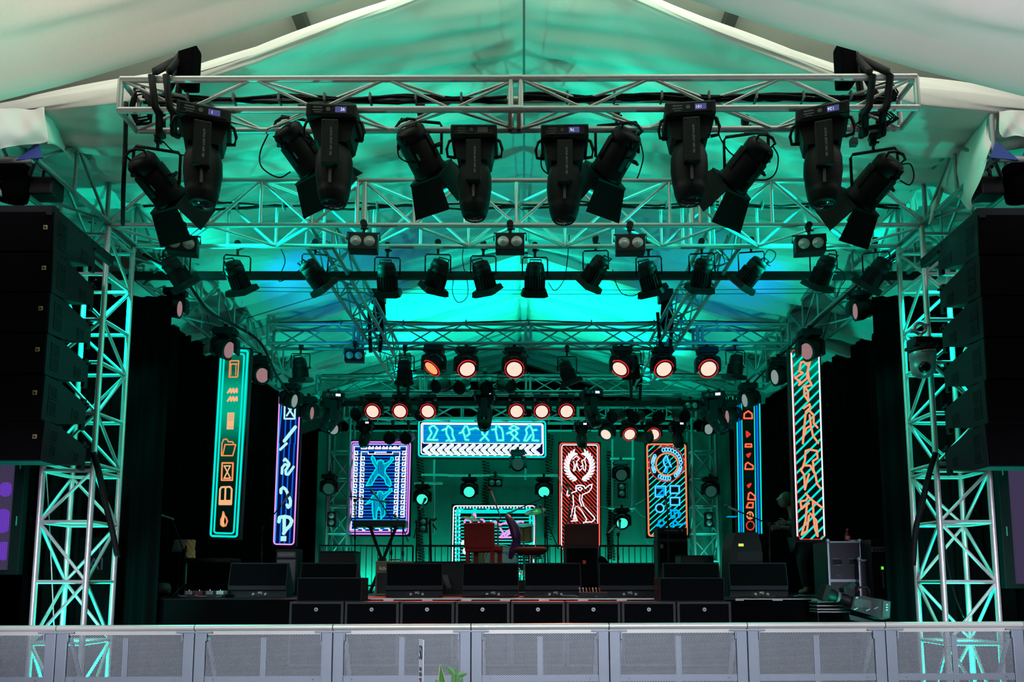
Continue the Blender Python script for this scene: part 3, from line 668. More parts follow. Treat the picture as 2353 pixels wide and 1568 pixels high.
# fresnel with barn doors
def barn_proto():
    pr = Proto()
    pr.part('clamp', clampmesh(), 'black')
    pr.part('yoke', MB().path([(-0.17, 0, -0.36), (-0.17, 0, -0.13), (-0.155, 0, -0.10), (0.155, 0, -0.10), (0.17, 0, -0.13), (0.17, 0, -0.36)], 0.012, 8).tube((0, 0, -0.03), (0, 0, -0.10), 0.012), 'black')
    bd = pr.part('lamp_body', MB().lathe([(0.05, 0.20), (0.10, 0.19), (0.122, 0.16), (0.122, 0.10), (0.113, 0.09), (0.132, 0.08), (0.134, -0.14), (0.140, -0.145), (0.140, -0.175), (0.12, -0.18)], 24)
                 .box((0, 0, 0.02), (0.05, 0.285, 0.18), None, 0.008).box((0, 0, 0.02), (0.285, 0.05, 0.18), None, 0.008)
                 .box((0, 0, -0.18), (0.29, 0.29, 0.02), None, 0.004), 'black', -1, Matrix.Translation((0, 0, -0.36)))
    for k, (sx, sy) in enumerate(((1, 0), (-1, 0), (0, 1), (0, -1))):
        a, b2, ln, sp_ = 0.14, 0.175 if sx == 0 else 0.145, 0.22, 0.12 if sx == 0 else 0.06
        q = [V((sx * 0.142 if sx else t * a, sy * 0.142 if sy else t * a, -0.19)) for t in (-1, 1)] + [V((sx * (0.142 + sp_) if sx else t * b2, sy * (0.142 + sp_) if sy else t * b2, -0.19 - ln)) for t in (1, -1)]
        nn = (q[1] - q[0]).cross(q[3] - q[0]).normalized() * 0.004
        pr.part('barn_door', MB().add([p + nn for p in q] + [p - nn for p in q], [(0, 1, 2, 3), (7, 6, 5, 4), (0, 4, 5, 1), (1, 5, 6, 2), (2, 6, 7, 3), (3, 7, 4, 0)]), 'black', bd)
    pr.part('rear_handle', MB().path([(-0.08, 0, 0.17), (-0.10, 0, 0.23), (-0.04, 0, 0.255), (0.04, 0, 0.255), (0.10, 0, 0.23), (0.08, 0, 0.17)], 0.011, 8), 'black', bd)
    pr.part('rear_handle', MB().path([(0, -0.10, 0.17), (0.0, -0.15, 0.19), (0.0, -0.15, 0.13), (0, -0.12, 0.10)], 0.010, 8), 'black', bd)
    pr.part('tilt_knob', MB().tube((0.13, 0, 0), (0.21, 0, 0), 0.016, 8).box((0.205, 0, 0), (0.02, 0.07, 0.02), None, 0.004), 'black', bd)
    pr.part('rating_label', MB().box((0.05, -0.129, 0.0), (0.018, 0.002, 0.05)), 'grey', bd)
    pr.body = bd; return pr
bn = barn_proto()
def mk_barn(a, e, lb, rz, upz=0.36, dy=0.36, sc=1.05):
    pa, pe = P(*a, 5.72), P(*e, 5.72 + dy); mid = pa.lerp(pe, 0.40); d = (pe - pa)
    loc = mid + V((0, 0, upz * sc))
    r = bn.spawn('barn_door_light', lb, 'stage light', loc, rz, 'barn door lamps', bn.body, aim(d, rz), sc)
    return r, mid
bl_ = [((322, 368), (410, 480), 'black barn door lamp hanging at the left end of the front truss', 0.3),
       ((648, 285), (752, 430), 'black barn door lamp between the displays showing 1 and 26', 0.25),
       ((935, 292), (1008, 430), 'black barn door lamp right of the display showing 26, aimed inward', 0.15),
       ((1450, 300), (1372, 435), 'black barn door lamp left of the display showing 101, aimed inward', -0.15),
       ((1755, 330), (1660, 450), 'black barn door lamp between the displays showing 101 and 126', -0.25),
       ((2050, 372), (1955, 485), 'black barn door lamp hanging at the right end of the front truss', -0.3)]
def cord(name, label, pts, r=0.006, grp=None, m='rubber', n=6, sub=6, cat='cable'):
    """a slack cable through world points (Catmull-Rom)"""
    pts = [V(p) for p in pts]; out = []
    q = [pts[0] * 2 - pts[1]] + pts + [pts[-1] * 2 - pts[-2]]
    for i in range(1, len(q) - 2):
        for k in range(sub):
            t = k / sub; a, b2, c, d = q[i - 1], q[i], q[i + 1], q[i + 2]
            out.append(0.5 * ((2 * b2) + (c - a) * t + (2 * a - 5 * b2 + 4 * c - d) * t * t + (3 * b2 - a - 3 * c + d) * t ** 3))
    out.append(pts[-1])
    return tag(ob(name, MB().path(out, r, n), m), label, cat, grp)
for a, e, lb, rz in bl_: mk_barn(a, e, lb, rz)
for pts, lb in (([(1380, 330), (1372, 345), (1400, 350)], None),):
    pass
for i, (pts, lb) in enumerate((([(620, 300), (598, 350), (602, 385), (640, 408), (668, 395)], 'hanging from the second barn door lamp'),
                ([(375, 325), (395, 345), (420, 357), (440, 350)], 'looping left of the display showing 1'),
                ([(913, 335), (917, 360), (935, 372), (955, 375)], 'behind the third barn door lamp'),
                ([(1470, 320), (1478, 360), (1470, 395), (1464, 410)], 'hanging from the fourth barn door lamp'),
                ([(1640, 260), (1652, 310), (1672, 345), (1692, 362)], 'dropping to the fifth barn door lamp'),
                ([(1775, 335), (1788, 360), (1783, 395), (1765, 412), (1735, 414)], 'looping right of the fifth barn door lamp'),
                ([(2068, 378), (2092, 378), (2100, 405), (2090, 425), (2068, 415)], 'looping beside the sixth barn door lamp'),
                ([(1243, 355), (1245, 385), (1260, 400), (1280, 404)], 'looping left of the display showing 76'))):
    cord('lamp_cable', 'black power cord ' + lb, [P(x, y, 5.8) for x, y in pts], 0.006, 'lamp power cords')

# par lamp with a square colour frame
def par_proto():
    pr = Proto()
    pr.part('clamp', clampmesh(0.045), 'black')
    pr.part('yoke', MB().path([(-0.135, 0, -0.32), (-0.135, 0, -0.13), (-0.12, 0, -0.11), (0.12, 0, -0.11), (0.135, 0, -0.13), (0.135, 0, -0.32)], 0.008, 8).tube((0, 0, -0.03), (0, 0, -0.11), 0.014), 'black')
    mb = MB().lathe([(0.05, 0.155), (0.085, 0.14), (0.095, 0.10), (0.09, 0.095), (0.10, 0.09), (0.10, 0.03), (0.095, 0.02), (0.104, 0.0), (0.108, -0.13)], 20)
    for k in range(12): mb.box((0, 0, -0.06), (0.012, 0.225, 0.15), Matrix.Rotation(k * PI / 12, 4, 'Z'))
    mb.prism([(-0.125, -0.13), (0.125, -0.13), (0.145, -0.185), (0.10, -0.20), (-0.10, -0.20), (-0.145, -0.185)], 'y', -0.115, 0.115)
    bd = pr.part('lamp_body', mb, 'black', -1, Matrix.Translation((0, 0, -0.33)))
    pr.part('rear_handle', MB().path([(-0.06, -0.03, 0.14), (-0.06, -0.05, 0.185), (0.06, -0.05, 0.185), (0.06, -0.03, 0.14)], 0.008, 6), 'black', bd)
    pr.part('tilt_knob', MB().tube((0.11, 0, 0.0), (0.17, 0, 0.0), 0.012, 8), 'black', bd)
    pr.body = bd; return pr
pp = par_proto()
pl = [((388, 596), (438, 668)), ((538, 607), (562, 676)), ((705, 607), (752, 670)), ((890, 610), (894, 682)), ((1017, 603), (996, 675)), ((1102, 606), (1122, 679)), ((1230, 608), (1228, 684)),
      ((1386, 598), (1346, 662)), ((1480, 606), (1500, 682)), ((1616, 603), (1604, 670)), ((1746, 602), (1697, 664)), ((1900, 598), (1873, 664)), ((2028, 604), (1985, 664))]
pn = ['far left, half over the round red lamp', 'second from the left', 'third from the left, tipped right', 'fourth from the left, pointing straight down', 'fifth from the left, tipped slightly left', 'sixth from the left', 'seventh in the row, nearest the roof ridge',
      'eighth in the row, tipped left', 'ninth in the row, beside the inner truss', 'tenth in the row', 'eleventh in the row, tipped far left', 'twelfth in the row, under a blinder', 'last on the right']
for i, (a, e) in enumerate(pl):
    pa, pe = P(*a, 7.6), P(*e, 7.78); mid = pa.lerp(pe, 0.45); rz = (PX - mid.x * 0 - (a[0])) * 0.0003
    sc = 1.0
    loc = V((mid.x, 7.62, mid.z + 0.33 * sc))
    pp.spawn('par_light', 'black par lamp under the main truss, ' + pn[i], 'stage light', loc, rz, 'par lamps under the main truss', pp.body, aim(pe - pa, rz), sc)
for i, pts in enumerate(([(1042, 640), (1040, 672), (1052, 695), (1072, 685), (1075, 655), (1063, 600), (1066, 560)], [(1260, 650), (1275, 668), (1295, 645), (1303, 605), (1308, 540)],
                         [(1408, 620), (1415, 650), (1430, 675), (1455, 680), (1470, 672)], [(640, 560), (655, 600), (640, 640), (650, 645), (690, 620)], [(1752, 610), (1775, 600), (1782, 582), (1765, 575), (1755, 600), (1770, 612)],
                         [(1905, 612), (1930, 620), (1942, 640), (1935, 655)], [(1640, 612), (1665, 605), (1660, 580), (1672, 540)])):
    cord('lamp_cable', 'thin black cord looping beside the ' + ('fifth', 'seventh', 'eighth', 'third', 'eleventh', 'twelfth', 'tenth')[i] + ' par lamp of the row', [P(x, y, 7.75) for x, y in pts], 0.005, 'lamp power cords')

# two-lens audience blinders
def blinder_proto(vert=False):
    pr = Proto()
    if not vert:
        pr.part('clamp', clampmesh(0.04), 'black')
        pr.part('yoke', MB().path([(-0.16, 0, -0.15), (-0.16, 0, -0.075), (0.16, 0, -0.075), (0.16, 0, -0.15)], 0.008, 6).tube((0, 0, -0.02), (0, 0, -0.075), 0.016), 'black')
        h = pr.part('housing', MB().box((0, 0, -0.19), (0.285, 0.14, 0.17), None, 0.008), 'black')
        for s in (-0.066, 0.066): pr.part('lens', MB().lathe([(0.056, 0.0), (0.045, 0.012), (0.001, 0.02)], 24, Matrix.Translation((s, -0.069, -0.19)) @ Matrix.Rotation(PI / 2, 4, 'X')), 'bulb', h)
    else:
        h = pr.part('housing', MB().box((0, 0, 0), (0.16, 0.12, 0.29), None, 0.008), 'black')
        for s in (-0.066, 0.066): pr.part('lens', MB().lathe([(0.056, 0.0), (0.045, 0.012), (0.001, 0.02)], 24, Matrix.Translation((0, -0.059, s)) @ Matrix.Rotation(PI / 2, 4, 'X')), 'bulb', h)
        pr.part('yoke', MB().path([(0, 0.0, 0.15), (0.12, 0.02, 0.15), (0.12, 0.02, -0.15), (0, 0, -0.15)], 0.008, 6), 'black')
    return pr
bp_, bv = blinder_proto(), blinder_proto(True)
for px, py, rz, lb in ((420, 566, 0.25, 'above the far left par lamp'), (835, 561, 0.08, 'above the fourth par lamp'), (1172, 562, 0.0, 'at the middle of the main truss'), (1448, 565, -0.03, 'above the ninth par lamp'), (1860, 566, -0.15, 'above the twelfth par lamp')):
    p = P(px, py, 7.02)
    bp_.spawn('blinder_light', 'black two-lens blinder ' + lb, 'stage light', (p.x, p.y, p.z + 0.19), rz, 'two-lens blinders')
p = P(815, 820, 10.75); bp_.spawn('blinder_light', 'black two-lens blinder under the mid-stage truss, on its left half', 'stage light', (p.x, p.y, p.z + 0.19), 0.1, 'two-lens blinders')
p = P(1138, 1111, 14.9); bp_.spawn('blinder_light', 'two-lens blinder hanging on the pipe between two green lamps', 'stage light', (p.x, p.y, p.z + 0.19), 0, 'two-lens blinders')
p = P(1587, 934, 13.8); bp_.spawn('blinder_light', 'two-lens blinder beside the dark moving head at the right rear', 'stage light', (p.x, p.y, p.z + 0.19), 0, 'two-lens blinders')
for px, py, lb in ((973, 1208, 'below the left green round lamp'), (1428, 1128, 'between the two upright pipes'), (763, 1194, 'inside the left upstage tower'), (1628, 1195, 'inside the right upstage tower')):
    p = P(px, py, 14.5 if 800 < px < 1500 else 14.55); bv.spawn('blinder_light', 'upright two-lens blinder ' + lb, 'stage light', p, 0, 'two-lens blinders')

# LED wash heads
def wash_proto():
    pr = Proto()
    pr.part('clamp', MB().box((0, 0, 0.03), (0.05, 0.05, 0.08), None, 0.006), 'black')
    pr.part('base_housing', MB().box((0, 0, -0.045), (0.30, 0.22, 0.09), None, 0.02).box((0, 0, -0.10), (0.2, 0.15, 0.05), None, 0.02), 'black')
    for s in (-1, 1):
        pr.part('base_handle', MB().path([(s * 0.14, -0.02, -0.03), (s * 0.175, -0.02, -0.05), (s * 0.14, -0.02, -0.085)], 0.012, 6), 'black')
        pr.part('yoke_arm', MB().prism([(s * 0.06, -0.10), (s * 0.175, -0.15), (s * 0.19, -0.20), (s * 0.19, -0.36), (s * 0.165, -0.38), (s * 0.145, -0.36), (s * 0.14, -0.20), (s * 0.06, -0.14)][::s], 'y', -0.06, 0.06), 'black')
    bd = pr.part('lamp_head', MB().lathe([(0.06, 0.13), (0.12, 0.10), (0.142, 0.04), (0.146, -0.05), (0.14, -0.07), (0.128, -0.07)], 28), 'black', -1, Matrix.Translation((0, 0, -0.29)))
    pr.part('led_face', MB().lathe([(0.128, -0.066), (0.10, -0.074), (0.001, -0.078)], 28), 'lensw', bd)
    pr.part('glow_ring', MB().lathe([(0.129, -0.067), (0.150, -0.074), (0.150, -0.058)], 28), 'redring', bd)
    pr.body = bd; return pr
wp = wash_proto()
def mk_wash(px, py, Y, d, lb, lens='lensw', ring='redring', rz=0.0, sc=1.0, off=0.29):
    """px, py: centre of the lamp head's face"""
    d = V(d).normalized(); c = P(px, py, Y) - d * 0.07 * sc
    q = aim(d, rz)
    r = wp.spawn('wash_light', lb, 'stage light', (c.x, c.y, c.z + off * sc), rz, 'round led wash lamps', wp.body, q, sc, {'led_face': lens, 'glow_ring': ring})
    return r
dn = (0, -0.75, -0.6)
for px, py, d, ln, lb in ((991, 847, (-0.55, -0.35, -0.75), 'lenso', 'orange glowing lamp turned aside, first under the mid-stage truss'), (1074, 849, (0.25, -0.6, -0.65), 'lensw', 'bright round lamp second under the mid-stage truss'),
                          (1182, 849, dn, 'lensw', 'bright round lamp under the mid-stage truss, nearest the middle'), (1424, 848, (-0.5, -0.45, -0.7), 'lensw', 'red-white lamp turned aside under the mid-stage truss, right half'),
                          (1526, 849, (0.12, -0.65, -0.62), 'lensw', 'bright round lamp fifth under the mid-stage truss'), (1628, 848, dn, 'lensw', 'bright round lamp at the right end of the mid-stage truss')):
    mk_wash(px, py, 10.8, d, lb, ln, rz=0.0)
for i, (px, lb) in enumerate(((856, 'above the greek key screen, leftmost of the rear row'), (919, 'second from the left in the rear row'), (983, 'third in the rear row, by the blue banner corner'), (1187, 'fourth in the rear row, right of the middle'), (1245, 'fifth in the rear row, over the end of the blue banner'), (1302, 'last in the rear row, above the red screen'))):
    mk_wash(px, 946, 13.3, ((px - 1100) * 0.0002, -0.85, -0.5), 'bright round lamp ' + lb, 'lensw', sc=0.98)
for px, d, lb in ((1392, (-0.45, -0.6, -0.6), 'white glowing lamp turned aside, left of three above the pipes'), (1447, (0.1, -0.8, -0.55), 'white glowing lamp, middle of three above the pipes'), (1502, (-0.05, -0.85, -0.5), 'white glowing lamp at the corner of the orange screen')):
    mk_wash(px, 999, 14.4, d, lb, 'lensw', 'black' if px == 1392 else 'redring', sc=0.92)
for px, py, Y, d, lb, ln in ((413, 710, 8.6, (0.95, 0.15, -0.1), 'at the front of the left side truss', 'lensd'), (527, 805, 9.9, (0.93, -0.17, -0.3), 'over the green icon screen', 'lensd'), (603, 863, 11.2, (0.7, -0.45, -0.2), 'between the green and the blue side screens', 'lensd'), (677, 922, 12.5, (0.9, -0.1, -0.2), 'over the blue music symbol screen', 'lensp'),
                             (717, 950, 13.0, (0.95, 0.0, -0.1), 'at the rear end of the left side truss', 'lensd'), (1965, 716, 8.6, (-0.95, 0.15, -0.1), 'at the front of the right side truss', 'lensd'), (1853, 808, 9.9, (-0.85, -0.3, -0.3), 'over the striped dancer screen', 'lensd'), (1780, 867, 11.2, (-0.93, -0.12, -0.2), 'between the two right side screens', 'lensp'),
                             (1711, 921, 12.5, (-0.95, -0.08, -0.2), 'over the narrow red icon screen', 'lensp'), (1671, 958, 13.0, (-0.95, 0.0, -0.1), 'at the rear end of the right side truss', 'lensd')):
    mk_wash(px, py, Y, d, 'small round diode lamp ' + lb, ln, 'black', sc=0.8 if Y < 9 else 0.98)
for px, py, Y, d, lb, ln in ((767, 987, 14.0, (0.6, -0.7, -0.3), 'beside the left upstage tower top', 'lensp'), (1628, 987, 14.0, (-0.8, -0.6, -0.2), 'beside the right upstage tower top', 'lensp')):
    mk_wash(px, py, Y, d, 'pale round lamp ' + lb, ln, 'black', sc=0.85)
for px, py, lb in ((970, 1148, 'green glowing round lamp on the left short pipe'), (1078, 1131, 'green glowing round lamp on the long pipe, left end'), (1250, 1131, 'green glowing round lamp on the long pipe, right end'), (1430, 1203, 'green glowing round lamp below the upright pipes')):
    mk_wash(px, py, 14.6, (0, -0.9, -0.45), lb, 'lensg', 'black', sc=0.95)
for px, py, lb in ((1428, 1092, 'unlit round lamp between the upright pipes'), (1634, 1130, 'unlit round lamp in the right upstage tower'), (755, 1124, 'unlit round lamp in the left upstage tower'), (1190, 1068, 'unlit round lamp above the long pipe')):
    mk_wash(px, py, 14.5, (0, -0.95, -0.3), lb, 'lensk' if px != 755 else 'lensk', 'black', sc=0.95)
# far moving heads
for px, py, Y, sc, rot, rz, lb in ((1114, 902, 13.3, 1.0, (-0.35, 0, 0), 0, 'dark moving head over the middle of the blue banner'), (1358, 900, 13.3, 0.95, (-0.2, -0.3, 0), 0.2, 'dark moving head right of the red-white rear lamps'), (766, 906, 13.0, 1.0, (-0.3, 0.4, 0), 0.3, 'dark moving head at the left end of the rear row'), (1640, 905, 13.0, 1.05, (-0.2, -0.5, 0), -0.3, 'dark moving head at the right end of the rear row'),
                                   (840, 970, 14.2, 0.78, (-0.75, 0.0, 0), 0.0, 'dark moving head over the top of the greek key screen'), (1336, 973, 14.2, 0.78, (-0.75, 0.0, 0), 0.0, 'dark moving head over the top of the red wreath screen'), (1556, 972, 14.2, 0.8, (-0.75, 0.0, 0), 0.0, 'dark moving head over the top of the orange ring screen')):
    mk_spot(P(px, py, Y), lb, rz, rot, sc, None, False, False, False, 'rear moving heads')
# plain can lamps
def can_proto():
    pr = Proto(); pr.part('clamp', clampmesh(0.04), 'black')
    pr.part('yoke', MB().path([(-0.125, 0, -0.25), (-0.125, 0, -0.08), (0.125, 0, -0.08), (0.125, 0, -0.25)], 0.007, 6), 'black')
    bd = pr.part('lamp_body', MB().lathe([(0.04, 0.17), (0.08, 0.16), (0.10, 0.11), (0.10, -0.16), (0.108, -0.16), (0.108, -0.18), (0.09, -0.18), (0.09, 0.05), (0.001, 0.07)], 22), 'black', -1, Matrix.Translation((0, 0, -0.25)))
    pr.part('filter_frame', MB().lathe([(0.112, -0.178), (0.085, -0.19), (0.085, -0.176)], 22), 'black', bd); pr.part('cap_tab', MB().box((0, 0.115, -0.185), (0.05, 0.03, 0.01)), 'black', bd)
    pr.body = bd; return pr
cn = can_proto()
for px, py, Y, d, lb in ((1016, 882, 13.2, (-0.5, -0.75, -0.35), 'first of four on the rear truss'), (1064, 884, 13.2, (-0.25, -0.8, -0.4), 'second of four on the rear truss'), (1114, 884, 13.2, (0.2, -0.85, -0.4), 'third of four on the rear truss'), (1160, 882, 13.2, (0.6, -0.7, -0.35), 'fourth of four on the rear truss'),
                         (902, 1002, 14.3, (-0.15, -0.9, -0.3), 'left of a pair above the greek key screen'), (938, 1002, 14.3, (-0.1, -0.9, -0.3), 'right of a pair above the greek key screen'), (1419, 952, 13.7, (-0.6, -0.7, -0.3), 'first of four right of the rear moving head'), (1465, 955, 13.7, (-0.5, -0.8, -0.3), 'second of four right of the rear moving head'), (1512, 955, 13.7, (-0.1, -0.9, -0.3), 'third of four right of the rear moving head'), (1562, 952, 13.7, (0.3, -0.9, -0.3), 'fourth of four right of the rear moving head'), (830, 945, 13.6, (-0.3, -0.8, -0.4), 'left of the first red-white rear lamp'), (957, 945, 13.7, (0.5, -0.7, -0.4), 'between the second and third red-white rear lamps'), (1476, 1002, 14.5, (0.6, -0.7, -0.2), 'between two white glowing lamps above the pipes')):
    c = P(px, py, Y); cn.spawn('can_light', 'black can lamp, ' + lb, 'stage light', (c.x, c.y, c.z + 0.25), 0, 'can lamps', cn.body, aim(d), 1.1)
# more par lamps deeper in
for px, py, Y, a, lb in ((1303, 852, 10.8, (0.35, 0.2, -0.9), 'black par lamp right of the middle of the mid-stage truss'), (930, 850, 10.9, (0.0, 0.3, -0.9), 'black par lamp by the left inner truss, mid stage'), (1690, 838, 10.9, (-0.1, 0.2, -0.95), 'black par lamp at the right end of the mid-stage truss'), (690, 845, 10.9, (0.05, 0.2, -0.95), 'black par lamp at the left end of the mid-stage truss'), (1452, 838, 11.2, (0.1, 0.3, -0.9), 'black par lamp behind the turned red-white lamp')):
    c = P(px, py, Y); pp.spawn('par_light', lb, 'stage light', (c.x, c.y, c.z + 0.33), 0, 'par lamps deeper in the stage', pp.body, aim(a), 1.05)

# silver dome camera-like moving lamp on the right tower
p = P(2110, 757, 6.98); r = thing('dome_camera', 'silver dome camera clamped to the right tower', 'camera', p)
ob('clamp', MB().path([(0.055 * math.cos(t / 16 * 2 * PI), -0.03, 0.055 * math.sin(t / 16 * 2 * PI)) for t in range(16)], 0.018, 8, True).box((0.075, -0.03, 0.03), (0.05, 0.03, 0.03), None, 0.006).box((-0.075, -0.03, -0.03), (0.05, 0.03, 0.03), None, 0.006).tube((0, -0.03, -0.06), (0.0, -0.03, -0.14), 0.02), 'silver', r)
ob('mount', MB().box((0, -0.02, -0.14), (0.19, 0.14, 0.09), None, 0.02), 'blackg', r)
ob('base_ring', MB().lathe([(0.12, 0.0), (0.125, -0.03), (0.118, -0.055), (0.10, -0.06)], 24, Matrix.Translation((0.01, -0.02, -0.19))).box((0.01, -0.02, -0.185), (0.235, 0.2, 0.035), None, 0.012), 'black', r)
bd = ob('dome_body', MB().lathe([(0.118, 0.0), (0.122, -0.07), (0.115, -0.075), (0.115, -0.15), (0.10, -0.22), (0.05, -0.255), (0.001, -0.265)], 28, Matrix.Translation((0.015, -0.02, -0.23))), 'silver', r)
ob('lens', MB().lathe([(0.055, 0.0), (0.05, 0.03), (0.03, 0.045), (0.001, 0.03)], 20, Matrix.Translation((-0.025, -0.11, -0.41)) @ Matrix.Rotation(PI / 2 + 0.3, 4, 'X')), 'blackg', bd)
vm = MB()
for i in range(5): vm.box((-0.045 + i * 0.03, -0.138, -0.262), (0.02, 0.006, 0.006))
ob('vents', vm, 'ink', bd)

for px, py, Y, d, lb in ((312, 486, 7.9, (0.3, -0.8, 0.3), 'green glowing lamp behind the main truss, by the left tower top'), (214, 492, 7.9, (0.5, -0.8, 0.2), 'green glowing lamp outside the left tower top'), (2188, 486, 7.9, (-0.3, -0.8, 0.3), 'green glowing lamp behind the knotted cloth at the right tower top')):
    mk_wash(px, py, Y, d, lb, 'lensg', 'black', sc=0.8)
# ================================================================== LED WALL PANELS
def crop(ox, oy, k): return lambda pts: [(ox + u / k, oy + v / k) for u, v in pts]
class Panel:
    def __init__(s, label, corners, Y, m, depth=0.09, group='neon style led panels'):
        s.Y = Y; w = [P(*c, Y) for c in corners]; s.o = V((sum(p.x for p in w) / 4, Y, min(p.z for p in w)))
        s.r = thing('led_panel', label, 'led screen', s.o, 0, group); s.layer = 0
        loc = [p - s.o for p in w]
        ct = sum(loc, V()) / 4
        big = [(p.x + (0.02 if p.x > ct.x else -0.02), p.z + (0.02 if p.z > ct.z else -0.02)) for p in loc]
        ob('cabinet', MB().prism(big, 'y', 0.004, depth), 'black', s.r)
        s.sc = ob('screen', MB().prism([(p.x, p.z) for p in loc], 'y', 0.0, 0.006), m, s.r)
    def q(s, pts, e): return [P(x, y, s.Y) - s.o + V((0, -e, 0)) for x, y in pts]
    def lines(s, name, m, polys, w, closed=False, label=None):
        if name == 'icon' and len(polys) > 1:
            for q_ in polys: o = s.lines('icon_line', m, [q_], w, closed)
            return o
        """flat glowing lines; w is the width in photo pixels"""
        s.layer += 1; e = 0.002 + 0.0016 * s.layer; mb = MB()
        for pl_ in polys:
            c = closed and len(pl_) > 2; n = len(pl_)
            for i in range(n if c else n - 1):
                (x0, y0), (x1, y1) = pl_[i], pl_[(i + 1) % n]; dx, dy = x1 - x0, y1 - y0; L = math.hypot(dx, dy) or 1e-6
                nx, ny = -dy / L * w / 2, dx / L * w / 2
                mb.add(s.q([(x0 + nx, y0 + ny), (x1 + nx, y1 + ny), (x1 - nx, y1 - ny), (x0 - nx, y0 - ny)], e), [(0, 1, 2, 3)])
            for (x, y) in pl_:
                mb.add(s.q([(x + w / 2 * math.cos(k * PI / 4), y + w / 2 * math.sin(k * PI / 4)) for k in range(8)], e + 0.0003), [tuple(range(8))])
        o = ob(name, mb, E[m], s.r)
        if label: o['label'] = label
        return o
    def fill(s, name, m, polys):
        s.layer += 1; e = 0.002 + 0.0016 * s.layer; mb = MB()
        for pl_ in polys: mb.add(s.q(pl_, e), [tuple(range(len(pl_)))])
        return ob(name, mb, E[m] if isinstance(m, str) else m, s.r)
def rrect(c, inset=(0, 0, 0, 0), r=6):
    """rounded outline inside a 4-corner quad (tl, tr, br, bl), insets in px left, top, right, bottom"""
    tl, tr, br, bl_ = [V((x, y, 0)) for x, y in c]
    W_, H_ = (tr - tl).length, (bl_ - tl).length
    def at(u, v): p = (tl.lerp(tr, u)).lerp(bl_.lerp(br, u), v); return (p.x, p.y)
    l, t, rr, b_ = inset; pts = []
    x0, x1, y0, y1 = l, W_ - rr, t, H_ - b_
    for cx, cy, a0 in ((x1 - r, y0 + r, -90), (x1 - r, y1 - r, 0), (x0 + r, y1 - r, 90), (x0 + r, y0 + r, 180)):
        for k in range(6):
            a = math.radians(a0 + k * 18); pts.append(at((cx + r * math.cos(a)) / W_, (cy + r * math.sin(a)) / H_))
    return pts
def hatch(poly, ang, step, off=0.0):
    """parallel segments clipped to a convex polygon (px)"""
    d = (math.cos(ang), math.sin(ang)); nrm = (-d[1], d[0]); out = []
    vals = [x * nrm[0] + y * nrm[1] for x, y in poly]
    t = min(vals) + off
    while t < max(vals):
        hit = []
        for i in range(len(poly)):
            a, b2 = poly[i], poly[(i + 1) % len(poly)]; va, vb = vals[i] - t, vals[(i + 1) % len(poly)] - t
            if (va < 0) != (vb < 0):
                k = va / (va - vb); hit.append((a[0] + (b2[0] - a[0]) * k, a[1] + (b2[1] - a[1]) * k))
        if len(hit) == 2: out.append(hit)
        t += step
    return out
def circ(cx, cy, rx, ry=None, n=24): return [(cx + rx * math.cos(2 * PI * i / n), cy + (ry or rx) * math.sin(2 * PI * i / n)) for i in range(n)]
def ramp_emit(name, stops, z0, z1, s=1.0):
    """bands of colour up an LED screen: its picture plus painted stage light spill"""
    m = bpy.data.materials.new(name); m.use_nodes = True; nt = m.node_tree; nt.nodes.remove(nt.nodes['Principled BSDF'])
    tc = nd(nt, 'ShaderNodeTexCoord'); sp_ = nd(nt, 'ShaderNodeSeparateXYZ'); nt.links.new(tc.outputs['Object'], sp_.inputs[0])
    mr = nd(nt, 'ShaderNodeMapRange'); mr.inputs['From Min'].default_value = z0; mr.inputs['From Max'].default_value = z1; nt.links.new(sp_.outputs['Z'], mr.inputs['Value'])
    cr = nd(nt, 'ShaderNodeValToRGB'); nt.links.new(mr.outputs[0], cr.inputs[0])
    while len(cr.color_ramp.elements) < len(stops): cr.color_ramp.elements.new(0.5)
    for e_, (p, c) in zip(cr.color_ramp.elements, stops): e_.position = p; e_.color = (*c, 1)
    e = nd(nt, 'ShaderNodeEmission', Strength=s); nt.links.new(cr.outputs[0], e.inputs['Color']); nt.links.new(e.outputs[0], nt.nodes['Material Output'].inputs['Surface']); return m

# --- green icon screen, left side
A = crop(470, 780, 6.533); B = crop(470, 1020, 6.533)
cs = [(506, 800), (574, 803), (548, 1238), (481, 1236)]
g1 = ramp_emit('screen_picture_spill_green', [(0.0, (0.001, 0.003, 0.003)), (0.35, (0.001, 0.012, 0.006)), (0.5, (0.0, 0.06, 0.03)), (0.68, (0.0, 0.40, 0.24)), (0.82, (0.0, 0.36, 0.22)), (0.92, (0.0, 0.10, 0.055)), (1.0, (0.0, 0.16, 0.09))], 0, 2.55)  # teal towards the top is partly stage light spill, put into the colour
p1 = Panel('tall green led panel with orange phone, folder and book icons', cs, 10.0, g1)
p1.lines('border_line', 'cyan', [rrect(cs, (3, 4, 4, 4), 5)], 5.0, True); p1.lines('border_line', 'cyan', [rrect(cs, (10.5, 12, 11.5, 11), 6)], 4.2, True)
phone = A([(385, 335), (400, 325), (515, 325), (500, 560), (485, 570), (372, 570)]); p1.lines('icon', 'orange', [phone, A([(400, 375), (490, 375)])], 3.0, True); p1.lines('icon', 'orange', [A([(402, 380), (398, 540)]), A([(478, 380), (472, 540)])], 2.0)
for dy in (0, 125): p1.lines('icon', 'peach', [A([(355, 805 + dy), (395, 745 + dy), (405, 805 + dy), (440, 745 + dy), (450, 805 + dy), (490, 745 + dy), (492, 800 + dy)])], 4.6)
p1.fill('icon', 'peach', [A([(352, 1105), (458, 1105), (442, 1358), (338, 1358)])]); p1.lines('icon', 'teal', [A([(368, y), (442, y)]) for y in (1140, 1165, 1195, 1220, 1325)], 0.8)
